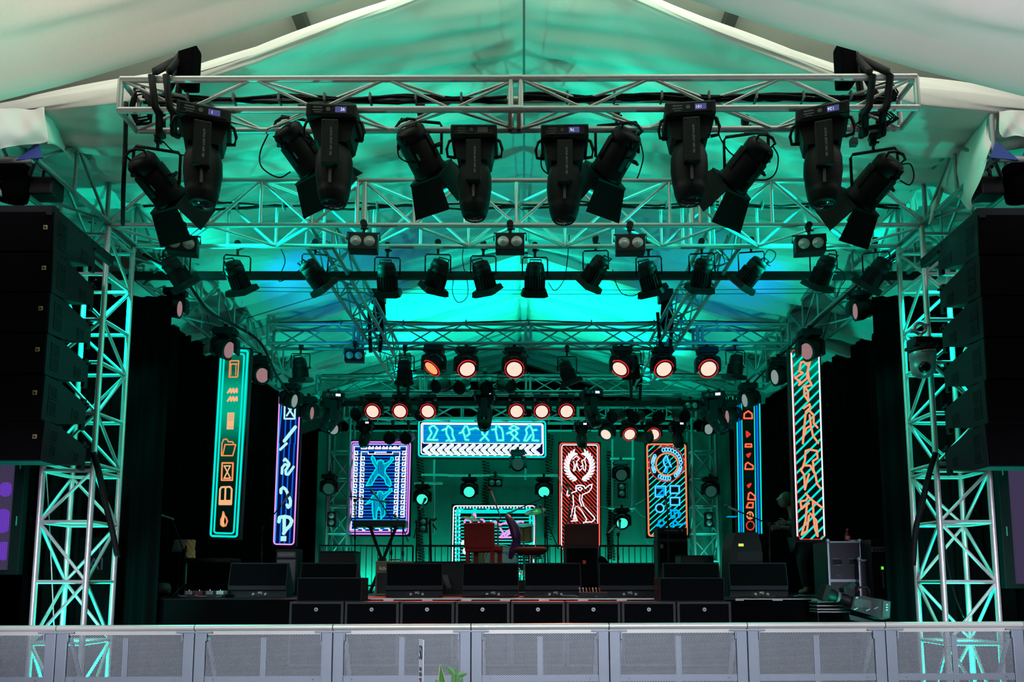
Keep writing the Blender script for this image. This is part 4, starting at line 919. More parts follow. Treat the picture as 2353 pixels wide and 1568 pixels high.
p1.lines('icon', 'orange', [A([(275, 1560), (300, 1510), (345, 1505), (370, 1545), (430, 1545), (445, 1568)]), B([(275, 0), (265, 185), (435, 185), (480, 20), (320, 20), (285, 175)])], 3.0)
p1.lines('icon', 'orange', [B([(278, 295), (440, 295), (430, 552), (268, 552)])], 4.0, True); p1.lines('icon', 'peach', [B([(310, 340), (400, 520)]), B([(400, 340), (310, 520)]), B([(310, 340), (400, 340)]), B([(305, 525), (400, 525)])], 3.0)
p1.lines('icon', 'peach', [B([(240, 915), (250, 690), (270, 660), (320, 655), (335, 670), (350, 655), (400, 655), (425, 690), (415, 915)]), B([(332, 670), (325, 860)])], 4.2, True); p1.fill('icon', 'peach', [B([(240, 850), (418, 850), (415, 915), (235, 915)])])
p1.lines('icon', 'orange', [B([(300, 1030), (290, 1090), (265, 1150), (265, 1220), (295, 1245), (335, 1235), (360, 1170), (345, 1120), (320, 1090)])], 4.0, True); p1.fill('icon', 'peach', [B([(300, 1040), (320, 1100), (310, 1180), (325, 1230), (280, 1240), (270, 1170)])])
# --- blue music symbols, left side
cs = [(641, 905), (692, 906), (677, 1254), (627, 1253)]
p2 = Panel('tall blue led panel with pale music symbols and pink outline', cs, 13.0, E['navy'])
p2.lines('stripe', 'blue', [A([(1170, 880), (1110, 1568)]) , B([(1120, 0), (1060, 1480)]), A([(1220, 1200), (1205, 1568)]), B([(1200, 0), (1130, 1490)]), A([(1295, 1200), (1285, 1568)]), B([(1275, 0), (1200, 1490)]), A([(1370, 1180), (1360, 1568)]), B([(1350, 0), (1275, 1490)])], 3.0)
p2.lines('stripe', 'azure', [A([(1170, 880), (1110, 1568)]), B([(1120, 0), (1060, 1480)])], 1.8)
p2.lines('border_line', 'pink', [rrect(cs, (2, 2, 2, 2), 7)], 3.2, True)
p2.lines('music_symbol', 'ice', [A([(1210, 880), (1200, 1195), (1355, 1195), (1365, 880)]), A([(1235, 1150), (1330, 1010)]), A([(1250, 1010), (1340, 1160)])], 4.0)
p2.lines('music_symbol', 'ice', [A([(1200, 1530), (1365, 1320)])], 8.0); p2.lines('music_symbol', 'ice', [B([(1140, 90), (1235, 0)])], 6.0)
p2.lines('music_symbol', 'ice', [B([(1165, 450), (1170, 360), (1215, 310), (1260, 330), (1275, 300), (1240, 260), (1215, 230), (1195, 255)]), B([(1275, 320), (1220, 400), (1225, 460), (1260, 465), (1340, 350)])], 6.0)
p2.lines('music_symbol', 'ice', [B([(1150, 740), (1150, 690), (1185, 660), (1225, 690), (1265, 780), (1295, 860), (1290, 930), (1260, 960), (1240, 920)])], 7.0)
p2.lines('music_symbol', 'ice', [B([(1120, 1175), (1130, 1110), (1210, 1095), (1280, 1110), (1315, 1160), (1290, 1230), (1230, 1290), (1190, 1350)]), B([(1200, 1110), (1200, 1340)])], 8.0); p2.fill('music_symbol', 'ice', [B([(1150, 1390), (1235, 1390), (1230, 1465), (1145, 1465)])])
# --- greek key screen
K = crop(790, 1000, 6.533)
cs = K([(95, 90), (1015, 95), (980, 1510), (45, 1505)])
p3 = Panel('blue led panel with two cyan dancing figures inside a white greek key border', cs, 14.9, E['navy'])
p3.lines('stripe', 'blue', [K([(130, y), (955, y)]) for y in range(145, 1460, 47)], 2.7); p3.lines('stripe', 'azure', [K([(130, y), (955, y)]) for y in range(145, 1460, 141)], 1.6)
p3.lines('border_line', 'pink', [rrect(cs, (2, 2, 2, 3), 6)], 2.6, True); p3.lines('border_line', 'purple', [rrect(cs, (4.5, 4.5, 4.5, 6), 5)], 2.4, True); p3.lines('border_line', 'pink', [rrect(cs, (7, 7, 7, 9), 4)], 2.2, True)
f1 = K([(430, 315), (412, 350), (440, 420), (490, 500), (400, 640), (335, 765), (420, 755), (460, 680), (520, 590), (610, 660), (640, 745), (690, 775), (715, 755), (700, 680), (620, 570), (625, 510), (690, 440), (750, 370), (740, 340), (712, 335), (700, 390), (600, 440), (600, 400), (560, 376), (512, 390), (500, 440), (460, 345)])
f2 = K([(430, 918), (410, 960), (325, 1045), (430, 1000), (430, 1130), (450, 1268), (490, 1268), (500, 1150), (525, 1085), (560, 1160), (557, 1262), (618, 1200), (620, 1050), (600, 970), (660, 900), (728, 840), (722, 808), (692, 808), (670, 850), (590, 890), (580, 855), (540, 845), (512, 862), (505, 898)])
p3.fill('figure_shape', 'sky', [f1, f2]); p3.lines('figure_stripe', 'navy', [K([(x, y0), (x, y1)]) for x, y0, y1 in ((530, 420, 580), (560, 400, 600), (590, 420, 620), (460, 1000, 1240), (540, 900, 1070), (575, 940, 1200), (600, 1000, 1190), (650, 640, 730), (400, 670, 740), (440, 610, 700))], 1.2)
p3.lines('figure_outline', 'cyan', [f1, f2], 2.8, True)
def key(x, y0, y1, s=1, st=82):
    out = []; y = y0
    while y + st <= y1:
        out += [(x, y), (x + 52 * s, y), (x + 52 * s, y + 48), (x + 18 * s, y + 48), (x + 18 * s, y + 25)]; out.append(None); out += [(x, y), (x, y + st), (x + 52 * s, y + st)]; out.append(None); y += st
    res, cur = [], []
    for q_ in out:
        if q_ is None: res.append(K(cur)); cur = []
        else: cur.append((q_[0] - (q_[1] - 250) * 0.033, q_[1]))
    return res
p3.lines('greek_key', 'white', key(160, 250, 1290) + key(262, 330, 1290) + key(838, 330, 1290, -1) + key(940, 250, 1290, -1), 2.4)
p3.lines('greek_key', 'white', [K([(160, 250), (160, 172), (260, 172)]), K([(850, 172), (945, 172), (940, 250)]), K([(262, 330), (265, 255), (370, 258), (370, 290), (735, 290), (735, 258), (845, 258), (838, 330)]), K([(120, 1300), (112, 1425), (210, 1425)]), K([(830, 1435), (925, 1435)])], 2.2)
p3.lines('greek_key', 'white', [K([(x, 205), (x + 20, 175), (x + 50, 205), (x + 75, 175), (x + 80, 210), (x, 210)]) for x in (265, 370, 475, 580, 685, 765)] + [K([(x, 1400), (x + 60, 1400), (x + 60, 1432), (x + 95, 1432)]) for x in (225, 340, 480, 620, 740)] + [K([(470, 262), (640, 262)]), K([(470, 290), (470, 262)])], 2.6)
# --- wide banner
H = crop(950, 950, 7.353)
cs = H([(75, 112), (2245, 125), (2250, 765), (72, 750)])
p4 = Panel('wide blue led banner with a row of cyan dancers over white chevrons', cs, 14.85, E['navy'])
p4.fill('picture_field', 'sky', [H([(170, 190), (2165, 200), (2165, 505), (165, 495)])]); p4.lines('stripe', 'blue', [H([(175, y), (2160, y)]) for y in (212, 250, 268, 320, 345, 398, 430, 465)], 1.6)
p4.lines('border_line', 'cyan', [rrect(cs, (2.5, 2.5, 2.5, 3), 5)], 4.0, True); p4.lines('border_line', 'white', [rrect(cs, (8, 7.5, 7.5, 8), 5)], 3.0, True); p4.lines('border_line', 'white', [rrect(cs, (11.5, 10, 10, 33), 3)], 2.4, True)
p4.lines('chevron', 'white', [H([(x + 130, 545), (x + 25, 622), (x + 120, 695)]) for x in range(160, 2060, 122)], 8.5); p4.lines('chevron_core', 'ice', [H([(x + 130, 555), (x + 45, 622), (x + 120, 685)]) for x in range(160, 2060, 122)], 2.0)
dan = [[(340, 205), (270, 250), (310, 340), (240, 450), (410, 455)], [(340, 205), (410, 280), (370, 370), (330, 440)], [(590, 205), (555, 280), (560, 350), (610, 450), (560, 470)], [(590, 215), (660, 280), (660, 370), (700, 460), (620, 475)], [(490, 290), (560, 260)],
       [(880, 215), (830, 300), (860, 370), (880, 450), (930, 455)], [(900, 215), (930, 270), (950, 350), (900, 390)], [(780, 340), (850, 310)], [(950, 280), (1050, 255), (1150, 280)], [(1200, 210), (1160, 260), (1165, 350), (1210, 390), (1130, 465)], [(1220, 210), (1260, 260), (1250, 340), (1210, 390), (1270, 465)],
       [(1400, 215), (1390, 300), (1410, 400), (1420, 460), (1520, 460), (1510, 330), (1490, 260), (1440, 225)], [(1330, 280), (1400, 270)], [(1700, 205), (1620, 260), (1700, 290), (1780, 260), (1720, 230)], [(1690, 290), (1640, 340), (1700, 400), (1660, 465)], [(1710, 290), (1760, 340), (1710, 400), (1780, 465)], [(1580, 345), (1640, 320)],
       [(1960, 205), (1900, 280), (1920, 350), (1870, 465), (1920, 465), (1990, 370)], [(1970, 215), (2010, 290), (2080, 285)], [(2010, 290), (2030, 400), (2010, 460), (2110, 465)]]
p4.lines('figure_outline', 'cyan', [H(d) for d in dan], 6.2); p4.lines('figure_highlight', 'ice', [H(d) for d in dan], 2.2)
# --- red wreath screen
R_ = crop(1270, 1000, 6.03)
cs = R_([(90, 105), (655, 110), (660, 1540), (85, 1535)])
p5 = Panel('tall red striped led panel with a white laurel wreath and a white dancer', cs, 14.9, E['dark'])
ins = R_([(140, 165), (608, 165), (615, 1530), (135, 1530)])
p5.lines('stripe', 'red', hatch(ins, math.radians(47), 6.4), 2.2); p5.lines('border_line', 'red', [rrect(cs, (2, 2, 2, -6), 6)], 3.2, True); p5.lines('border_line', 'salmon', [rrect(cs, (2.4, 2.4, 2.4, -6), 6)], 0.8, True); p5.lines('border_line', 'white', [rrect(cs, (6, 5.5, 6, -8), 5)], 2.4, True)
lv = []
for s in (-1, 1):
    for i in range(12):
        a = math.radians(-58 + i * 12.2); n_ = (s * math.cos(a), math.sin(a)); t_ = (s * math.sin(a), -math.cos(a)); cx, cy = 370 + 172 * n_[0], 425 + 196 * n_[1]
        for sd in (-1, 1):
            ax = (t_[0] * 0.80 + n_[0] * sd * 0.60, t_[1] * 0.80 + n_[1] * sd * 0.60); ay = (-ax[1], ax[0]); c0 = (cx + ax[0] * 30, cy + ax[1] * 30)
            lv.append(R_([(c0[0] + ax[0] * 40 * math.cos(k * PI / 4) + ay[0] * 15 * math.sin(k * PI / 4), c0[1] + ax[1] * 40 * math.cos(k * PI / 4) + ay[1] * 15 * math.sin(k * PI / 4)) for k in range(8)]))
p5.fill('laurel_branch', 'white', lv[:24]); p5.fill('laurel_branch', 'white', lv[24:])
p5.lines('figure_outline', 'white', [R_([(275, 340), (330, 290), (370, 330), (330, 370), (345, 440), (370, 500), (400, 470)]), R_([(290, 370), (300, 430), (285, 500), (310, 490), (325, 400)]), R_([(470, 290), (440, 340), (400, 360), (420, 420), (390, 440)]), R_([(440, 340), (460, 420), (450, 500), (425, 480), (415, 420)])], 2.6)
p5.lines('figure_outline', 'white', [R_([(320, 740), (325, 705), (375, 695), (435, 710), (450, 745), (500, 700), (545, 685), (535, 740), (500, 790), (410, 830), (400, 900), (430, 980), (500, 1060), (575, 1140), (580, 1170), (545, 1205), (450, 1210), (470, 1170), (400, 1050), (345, 990), (310, 1000), (305, 1080), (340, 1190), (260, 1195)]), R_([(320, 740), (330, 780), (270, 800), (215, 850), (195, 830), (210, 770), (240, 750)]), R_([(280, 840), (290, 960), (250, 1130)]), R_([(375, 830), (370, 900), (400, 990)]), R_([(340, 740), (380, 725), (410, 745), (380, 775), (345, 745)]), R_([(290, 1170), (300, 1100), (325, 1165), (290, 1170)]), R_([(430, 1210), (425, 1245), (470, 1245)])], 2.8)
# --- orange ring screen
O_ = crop(1470, 1000, 6.27)
cs = O_([(88, 118), (672, 120), (698, 1475), (112, 1475)])
p6 = Panel('orange outlined led panel with a cyan lettered ring and small squares', cs, 14.9, E['dark'])
p6.lines('stripe', 'cyan', hatch(O_([(125, 150), (648, 150), (668, 1440), (145, 1440)]), math.radians(-42), 9.9), 2.6)
p6.fill('ring_field', 'dark', [O_(circ(388, 415, 248))])
p6.lines('border_line', 'orange', [rrect(cs, (2.5, 2.5, 2.5, 3), 6)], 3.4, True); p6.lines('border_line', 'red', [rrect(cs, (4.6, 4.6, 4.6, 5), 5)], 1.0, True)
p6.lines('ring', 'red', [O_(circ(388, 418, 252, 258))], 2.2, True); p6.lines('ring', 'orange', [O_(circ(390, 425, 158, 160))], 4.0, True)
p6.lines('stripe', 'cyan', hatch(O_(circ(390, 425, 140)), math.radians(-42), 9.9), 2.0)
lt = []
for a0, a1, n_ in ((-110, 0, 9), (10, 55, 5), (75, 125, 5), (148, 170, 3), (182, 215, 4)):
    for i in range(n_):
        a = math.radians(a0 + (a1 - a0) * (i + 0.5) / n_); lt.append(O_(circ(388 + 203 * math.cos(a), 420 + 208 * math.sin(a), 22, 30, 6)))
p6.lines('ring_lettering', 'azure', lt, 3.4, True); p6.lines('ring_lettering', 'ice', lt, 1.2, True)
p6.lines('figure_outline', 'azure', [O_([(380, 300), (340, 360), (350, 430), (380, 470), (345, 530), (380, 540), (400, 460)]), O_([(390, 310), (410, 380), (450, 460)]), O_([(360, 360), (430, 390), (430, 430)])], 5.0); p6.lines('figure_outline', 'ice', [O_([(380, 300), (340, 360), (350, 430), (380, 470), (345, 530)]), O_([(390, 310), (410, 380), (450, 460)])], 1.4)
def sq(x0, y0, x1, y1): return O_([(x0, y0), (x1, y0), (x1, y1), (x0, y1)])
p6.fill('icon_field', 'dark', [sq(215, 735, 378, 900), sq(428, 730, 570, 850), sq(430, 898, 575, 1018), O_(circ(285, 1057, 65))])
p6.lines('icon', 'azure', [sq(222, 742, 370, 893), sq(435, 737, 565, 843), sq(437, 905, 570, 1012), O_(circ(285, 1057, 58))], 4.6, True); p6.lines('icon', 'ice', [sq(222, 742, 370, 893), sq(435, 737, 565, 843), sq(437, 905, 570, 1012), O_(circ(285, 1057, 58))], 1.2, True)
p6.lines('icon', 'azure', [sq(245, 765, 348, 870), O_([(265, 860), (345, 780)]), O_([(440, 1080), (450, 1200), (500, 1190), (490, 1090), (540, 1090), (560, 1190), (590, 1150), (560, 1110)]), O_([(450, 1090), (520, 1080)]), O_(circ(305, 1270, 42)), O_([(225, 1310), (300, 1310), (300, 1360), (240, 1360)]), O_(circ(505, 1275, 30)), O_([(440, 1320), (520, 1300), (650, 1280)])], 4.0)
A = crop(1670, 780, 6.533); B = crop(1670, 1020, 6.533)
# --- narrow red icon screen, right side
cs = [(1691, 910), (1747, 910), (1752, 1226), (1696, 1226)]
p7 = Panel('narrow led panel with red cake and wheel icons between cyan and blue lines', cs, 13.0, E['dark'])
for i0, i1, m_, w_ in ((2, 2, 'cyan', 3.0), (7.5, 8.5, 'blue', 4.6), (12.5, 14.5, 'cyan', 2.4)):
    l_, r__ = [[(x + s * i, y) for (x, y) in (t, b2)] for t, b2, s, i in (((1691, 916), (1696, 1226), 1, i0), ((1747, 916), (1752, 1226), -1, i1))]
    p7.lines('border_line', m_, [l_, r__] + ([[(1695, 914), (1702, 911), (1737, 911), (1743, 914)]] if i0 < 10 else []), w_)
icons7 = [A([(255, 1190), (260, 1120), (320, 1080), (375, 1120), (380, 1190)]), A([(295, 1390), (345, 1430), (300, 1465)]), B([(275, 50), (280, 10), (365, 10), (370, 50)]), B([(300, 170), (320, 200), (350, 150)]), B([(270, 385), (280, 310), (310, 285), (390, 335), (390, 385)]), B([(310, 630), (325, 655), (355, 605)]), B([(312, 840), (325, 750), (350, 735), (420, 790), (415, 845)]), B([(290, 960), (320, 890), (390, 890), (385, 965)])]
p7.lines('icon', 'red', icons7, 4.4, True); p7.lines('icon', 'orange', icons7[:1] + icons7[2:3] + icons7[4:5] + icons7[6:], 2.0, True)
p7.lines('icon', 'orange', [B(circ(342, 1080, 45, 50)), B([(342, 1060), (342, 1105)])], 3.6, True); p7.lines('icon', 'red', [B(circ(346, 1232, 58, 65))], 3.0, True); p7.fill('icon', 'orange', [A(circ(300, 1018, 22))])
# --- striped dancer screen, right side
cs = [(1815, 803), (1883, 806), (1897, 1243), (1829, 1243)]
g8 = ramp_emit('screen_picture_spill_dark_green', [(0, (0.001, 0.005, 0.005)), (0.6, (0.001, 0.008, 0.006)), (0.8, (0.0, 0.02, 0.012)), (0.9, (0.0, 0.10, 0.055)), (0.95, (0.0, 0.24, 0.14)), (1.0, (0.0, 0.08, 0.04))], 0, 2.55)  # teal at the top is stage light on the panel, put into the colour
p8 = Panel('tall led panel with cyan diagonal stripes and orange dancers', cs, 10.0, g8)
p8.lines('stripe', 'cyan', hatch([(1821, 812), (1879, 812), (1892, 1239), (1834, 1239)], math.radians(-45), 16.3, 6), 4.6)
p8.lines('border_line', 'white', [[(1818, 812), (1832, 1232)], [(1881, 814), (1894, 1232)]], 3.4); p8.lines('border_line', 'red', [[(1821, 830), (1834, 1230), (1838, 1240), (1889, 1240), (1893, 1230)], [(1818, 812), (1822, 805), (1842, 804)]], 1.8)
d8 = [A([(1200, 270), (1250, 320), (1220, 400), (1160, 340), (1110, 350), (1085, 480), (1140, 510), (1020, 580), (1100, 640), (1080, 690), (1200, 590), (1210, 480), (1240, 360)]), A([(1215, 480), (1230, 600), (1270, 690), (1160, 720), (1160, 840), (1220, 930), (1215, 780), (1150, 700)]),
      A([(1150, 1040), (1240, 975), (1250, 1030), (1185, 1090), (1150, 1400), (1140, 1568)]), A([(1220, 1060), (1300, 1140), (1300, 1260), (1360, 1330)]), A([(1240, 1140), (1260, 1300), (1190, 1340), (1140, 1500)]), A([(1260, 1300), (1290, 1450), (1370, 1560)]),
      B([(1180, 110), (1240, 90), (1350, 110), (1360, 220), (1290, 260), (1300, 400), (1330, 480), (1350, 600), (1400, 670)]), B([(1180, 110), (1170, 250), (1140, 350), (1110, 400), (1160, 470), (1170, 690), (1200, 560), (1230, 460)]), B([(1160, 330), (1250, 330), (1310, 440)]),
      B([(1180, 750), (1220, 790), (1190, 850), (1100, 870), (1120, 980), (1190, 920), (1230, 900)]), B([(1220, 800), (1290, 860), (1440, 970)]), B([(1200, 900), (1180, 1150), (1120, 1370), (1200, 1310), (1230, 1080)]), B([(1290, 880), (1300, 1100), (1320, 1280), (1360, 1390), (1340, 1150), (1250, 1050)])]
p8.lines('figure_outline', 'orange', d8, 5.2); p8.lines('figure_outline', 'salmon', d8, 2.0)
# --- low screen behind the drums
D_ = crop(1030, 1060, 6.272)
cs = D_([(65, 635), (1262, 635), (1240, 1560), (45, 1560)])
p9 = Panel('low cyan dotted led panel behind the drum kit', cs, 14.8, E['dark'])
ins = D_([(90, 660), (1235, 660), (1215, 1540), (85, 1540)])
p9.lines('stripe', 'cyan', [D_([(185, y), (1190, y)]) for y in range(815, 1520, 47)], 2.4)
p9.lines('border_line', 'white', [rrect(cs, (2, 2, 2, -10), 6)], 2.8, True); p9.lines('border_band', 'cyan', [D_([(130, 1540), (135, 720), (1200, 720), (1190, 1540)])], 11.0); p9.lines('border_dot', 'ice', [D_([(135 + i * 45, 672), (140 + i * 45, 672)]) for i in range(24)] + [D_([(105, 720 + i * 50), (105, 724 + i * 50)]) for i in range(16)] + [D_([(165, 720 + i * 50), (165, 724 + i * 50)]) for i in range(16)], 4.0)
p9.lines('border_slot', 'navy', [D_([(225 + i * 190, 696), (350 + i * 190, 696)]) for i in range(5)] + [D_([(135, y), (135, y + 40)]) for y in range(800, 1500, 80)] + [D_([(1200, y), (1200, y + 40)]) for y in range(800, 1200, 80)], 2.6)
p9.lines('figure_outline', 'pink', [D_(circ(280, 880, 45, 40)), D_(circ(480, 880, 40, 35)), D_([(640, 890), (700, 880), (740, 920), (850, 880)]), D_([(970, 890), (1050, 870), (1080, 880)]), D_([(740, 950), (830, 1100), (900, 980), (790, 1060), (740, 1100), (900, 1100)]), D_(circ(380, 800, 16, 40)), D_([(850, 900), (910, 960), (870, 1060)])], 4.4); p9.lines('figure_outline', 'white', [D_(circ(230, 1190, 30, 26)), D_([(235, 1270), (225, 1310), (240, 1330)])], 6.0)
# fixed bars and pipes in front of the back wall
def pipe(label, a, b2, Y=14.95, r=0.024, grp='green-lit pipes'):
    p, q = P(*a, Y), P(*b2, Y); return tag(ob('pipe', MB().tube(p, q, r, 10), 'alu'), label, 'pipe', grp)
pipe('long horizontal pipe across the back wall carrying two green lamps', (1030, 1093), (1284, 1093))
pipe('long horizontal pipe left of the middle, over the left upright', (968, 1091), (1030, 1092)); pipe('short horizontal pipe with the left green lamp under it', (952, 1111), (1017, 1111), 14.9)
pipe('upright pipe left of the low cyan screen', (998, 1045), (996, 1228), 15.05); pipe('short upright pipe hanging under the blue banner at the right', (1208, 1052), (1207, 1103), 15.05)
pipe('upright pipe left of the unlit round lamp', (1407, 1010), (1408, 1176), 15.05); pipe('upright pipe right of the unlit round lamp', (1454, 1010), (1453, 1176), 15.05)
pipe('horizontal pipe joining the feet of the two uprights', (1397, 1168), (1460, 1168), 15.0); pipe('horizontal pipe joining the tops of the two uprights', (1402, 1054), (1458, 1054), 15.0)
p, q = P(800, 990, 15.5), P(1600, 990, 15.5); tag(ob('pipe', MB().tube(p, q, 0.02, 8), 'alu'), 'bright horizontal pipe along the top of the back wall cloth', 'pipe', 'green-lit pipes')
for pts, lb in (([(1283, 1166), (1380, 1165), (1400, 1168)], 'between the red screen and the lower pipe'), ([(1460, 1160), (1475, 1152), (1483, 1146)], 'rising to the orange screen'), ([(1458, 1168), (1472, 1184), (1484, 1190)], 'falling to the orange screen'), ([(1474, 1190), (1478, 1225), (1492, 1250), (1512, 1246)], 'hanging to the bass amplifier'), ([(1283, 1096), (1290, 1120), (1288, 1140)], 'dropping from the long pipe')):
    cord('thin_cable', 'thin pale cable ' + lb, [P(x, y, 14.85) for x, y in pts], 0.006, 'thin pale cables', 'alu')

# thin wires that hang the panels from the trusses
for pn_, zt_ in ((p1, SZ), (p2, SZ), (p4, Z4), (p5, Z4), (p6, Z4), (p7, SZ), (p8, SZ), (p3, Z4)):
    bb = [V(v) for v in pn_.sc.bound_box]; x0_, x1_ = min(v.x for v in bb), max(v.x for v in bb); z1_ = max(v.z for v in bb)
    for x_ in (x0_ + 0.06, x1_ - 0.06): strut(pn_.r, 'suspension_wire', (x_, 0.04, z1_ - 0.01), (x_, 0.04, max(zt_ - pn_.o.z, z1_ + 0.1)), 0.0035, 'alud', 5)
# ================================================================== ON STAGE
def base(px, Y): return V((P(px, 1330, Y).x, Y, STZ))
def rel(r, px, py, Y=None): return P(px, py, Y or r.location.y) - V(r.location)
# guard rails at the back
def guard(px0, px1, Y, lb):
    a, c = P(px0, 1255, Y), P(px1, 1255, Y); r = thing('guard_rail', lb, 'railing', ((a.x + c.x) / 2, Y, STZ), 0, 'rear guard rails'); h = a.z - STZ; w = (c.x - a.x) / 2
    strut(r, 'top_bar', (-w, 0, h), (w, 0, h), 0.022, 'black'); strut(r, 'bottom_bar', (-w, 0, 0.12), (w, 0, 0.12), 0.016, 'black')
    n_ = max(3, round(2 * w / 0.115))
    for i in range(n_ + 1): strut(r, 'upright_bar', (-w + 2 * w * i / n_, 0, 0), (-w + 2 * w * i / n_, 0, h), 0.008 if 0 < i < n_ else 0.018, 'black', 6)
guard(735, 949, 14.4, 'black guard rail behind the keyboard stand'); guard(957, 1072, 14.4, 'black guard rail left of the drum kit'); guard(1076, 1290, 14.4, 'black guard rail behind the drum kit'); guard(1378, 1512, 14.4, 'black guard rail between the red screen and the bass amplifier')
# keyboard on an X stand
r = thing('keyboard_stand', 'black X-shaped keyboard stand', 'stand', base(878, 12.5)); z = rel(r, 0, 1214).z
for s in (-1, 1):
    strut(r, 'leg', (-0.20 * s, 0.02 * s, 0.02), (0.21 * s, 0.02 * s, z), 0.026, 'black', 8); strut(r, 'foot_bar', (-0.20 * s, -0.25, 0.02), (-0.20 * s, 0.25, 0.02), 0.018, 'black', 8); strut(r, 'support_arm', (0.21 * s, -0.2, z), (0.21 * s, 0.2, z), 0.018, 'black', 8)
ob('pivot', MB().tube((0, -0.06, z / 2 + 0.01), (0, 0.06, z / 2 + 0.01), 0.06, 14), 'black', r)
a, c = P(816, 1212, 12.5), P(935, 1196, 12.5)
r = thing('keyboard', 'black stage keyboard lying on the X stand', 'keyboard', ((a.x + c.x) / 2, 12.5, STZ + z + 0.012)); w = c.x - a.x
ob('body', MB().box((0, 0, 0.055), (w, 0.32, 0.11), None, 0.012), 'blackg', r)
kb = MB()
for i in range(30): kb.box((-w / 2 + 0.07 + i * (w - 0.14) / 29.5, 0.09, 0.115), ((w - 0.14) / 31, 0.13, 0.012))
ob('keys', kb, 'white', r)
for i in range(3): ob('knob', MB().tube((-0.1 + i * 0.17, -0.165, 0.06), (-0.1 + i * 0.17, -0.172, 0.06), 0.008, 8), 'grey', r)
# microphone stands
def mic_stand(lb, px, Y, top, boom=None, mic=None, legs=0.26, m='black', micm='grey', round_base=False, grp='microphone stands', body='silver'):
    r = thing('microphone_stand', lb, 'microphone stand', base(px, Y), 0, grp); t = rel(r, *top)
    if round_base: ob('base', MB().lathe([(0.14, 0), (0.13, 0.025), (0.03, 0.04)], 20), m, r)
    else:
        for k in range(3):
            a = 0.5 + k * 2 * PI / 3; strut(r, 'leg', (legs * math.cos(a), legs * math.sin(a), 0.02), (0, 0, 0.16), 0.011, m, 6)
    strut(r, 'pole', (0, 0, 0.03), t, 0.011, m, 8); ob('clutch', MB().tube(t * 0.6 - V((0, 0, 0.04)), t * 0.6 + V((0, 0, 0.04)), 0.02, 8), m, r)
    e = t
    if boom:
        q0, q1 = rel(r, *boom[0]), rel(r, *boom[1]); strut(r, 'boom', q0, q1, 0.009, m, 8); ob('boom_clamp', MB().box(t, (0.05, 0.05, 0.05), None, 0.008), m, r); e = q1
    if mic:
        mv = rel(r, *mic); d = (mv - e).normalized()
        mo = ob('microphone', MB().tube(e - d * 0.02, e + d * 0.16, 0.014, 10, 0.02), body, r)
        ob('mic_head', MB().lathe([(0.001, 0.03), (0.02, 0.022), (0.028, 0.0), (0.022, -0.03), (0.016, -0.04)], 12, Matrix.Translation(e + d * 0.19) @ d.to_track_quat('Z', 'Y').to_matrix().to_4x4()), micm, mo)
    return r
mic_stand('straight boom microphone stand beside the red chair, its head reddish', 1145, 11.2, (1144, 1195), ((1153, 1197), (1136, 1150)), (1129, 1133), 0.28, 'grey', 'redd', True)
mic_stand('tall stand with a long boom reaching over the drum kit', 1253, 12.8, (1252, 1142), ((1265, 1138), (1190, 1170)), (1182, 1174))
mic_stand('microphone stand in front of the red wreath screen', 1307, 11.2, (1309, 1180), ((1302, 1215), (1312, 1140)), (1309, 1130), 0.28, 'grey', 'grey', True)
mic_stand('microphone stand at the far left with a level silver microphone', 424, 9.9, (424, 1266), ((424, 1272), (395, 1193)), (372, 1186), 0.3, 'black', 'gtube' if False else 'silver')
mic_stand('dim microphone stand left of the blue music symbol screen', 602, 11.5, (602, 1212), ((590, 1230), (648, 1160)), (655, 1150))
mic_stand('microphone stand left of the keyboard with a level boom', 816, 12.7, (816, 1150), ((802, 1141), (868, 1150)), (884, 1153))
mic_stand('microphone stand at the right end of the keyboard', 926, 12.7, (926, 1212), ((938, 1245), (922, 1205)), (915, 1196))
mic_stand('low boom microphone stand in front of the keyboard', 900, 12.9, (899, 1210), ((900, 1195), (868, 1145)), (862, 1138))
mic_stand('microphone stand under the left green lamp', 958, 13.0, (957, 1200), ((951, 1238), (966, 1170)), (970, 1162))
mic_stand('microphone stand in front of the bass amplifier', 1536, 11.9, (1536, 1200), ((1537, 1215), (1533, 1170)), (1531, 1158), 0.25, 'black', 'redd')
mic_stand('thin stand right of the red wreath screen', 1400, 12.8, (1396, 1228), ((1402, 1262), (1396, 1228)), (1404, 1220))
mic_stand('thin stand below the unlit round lamp with a clip on top', 1421, 12.8, (1420, 1228), ((1420, 1240), (1424, 1222)), (1424, 1216))
mic_stand('boom microphone stand in front of the narrow red icon screen', 1768, 10.5, (1768, 1205), ((1768, 1205), (1696, 1175)), (1684, 1170))
mic_stand('stand with two crossing arms right of the drum kit', 1262, 12.0, (1255, 1190), ((1283, 1262), (1252, 1188)), (1245, 1172))
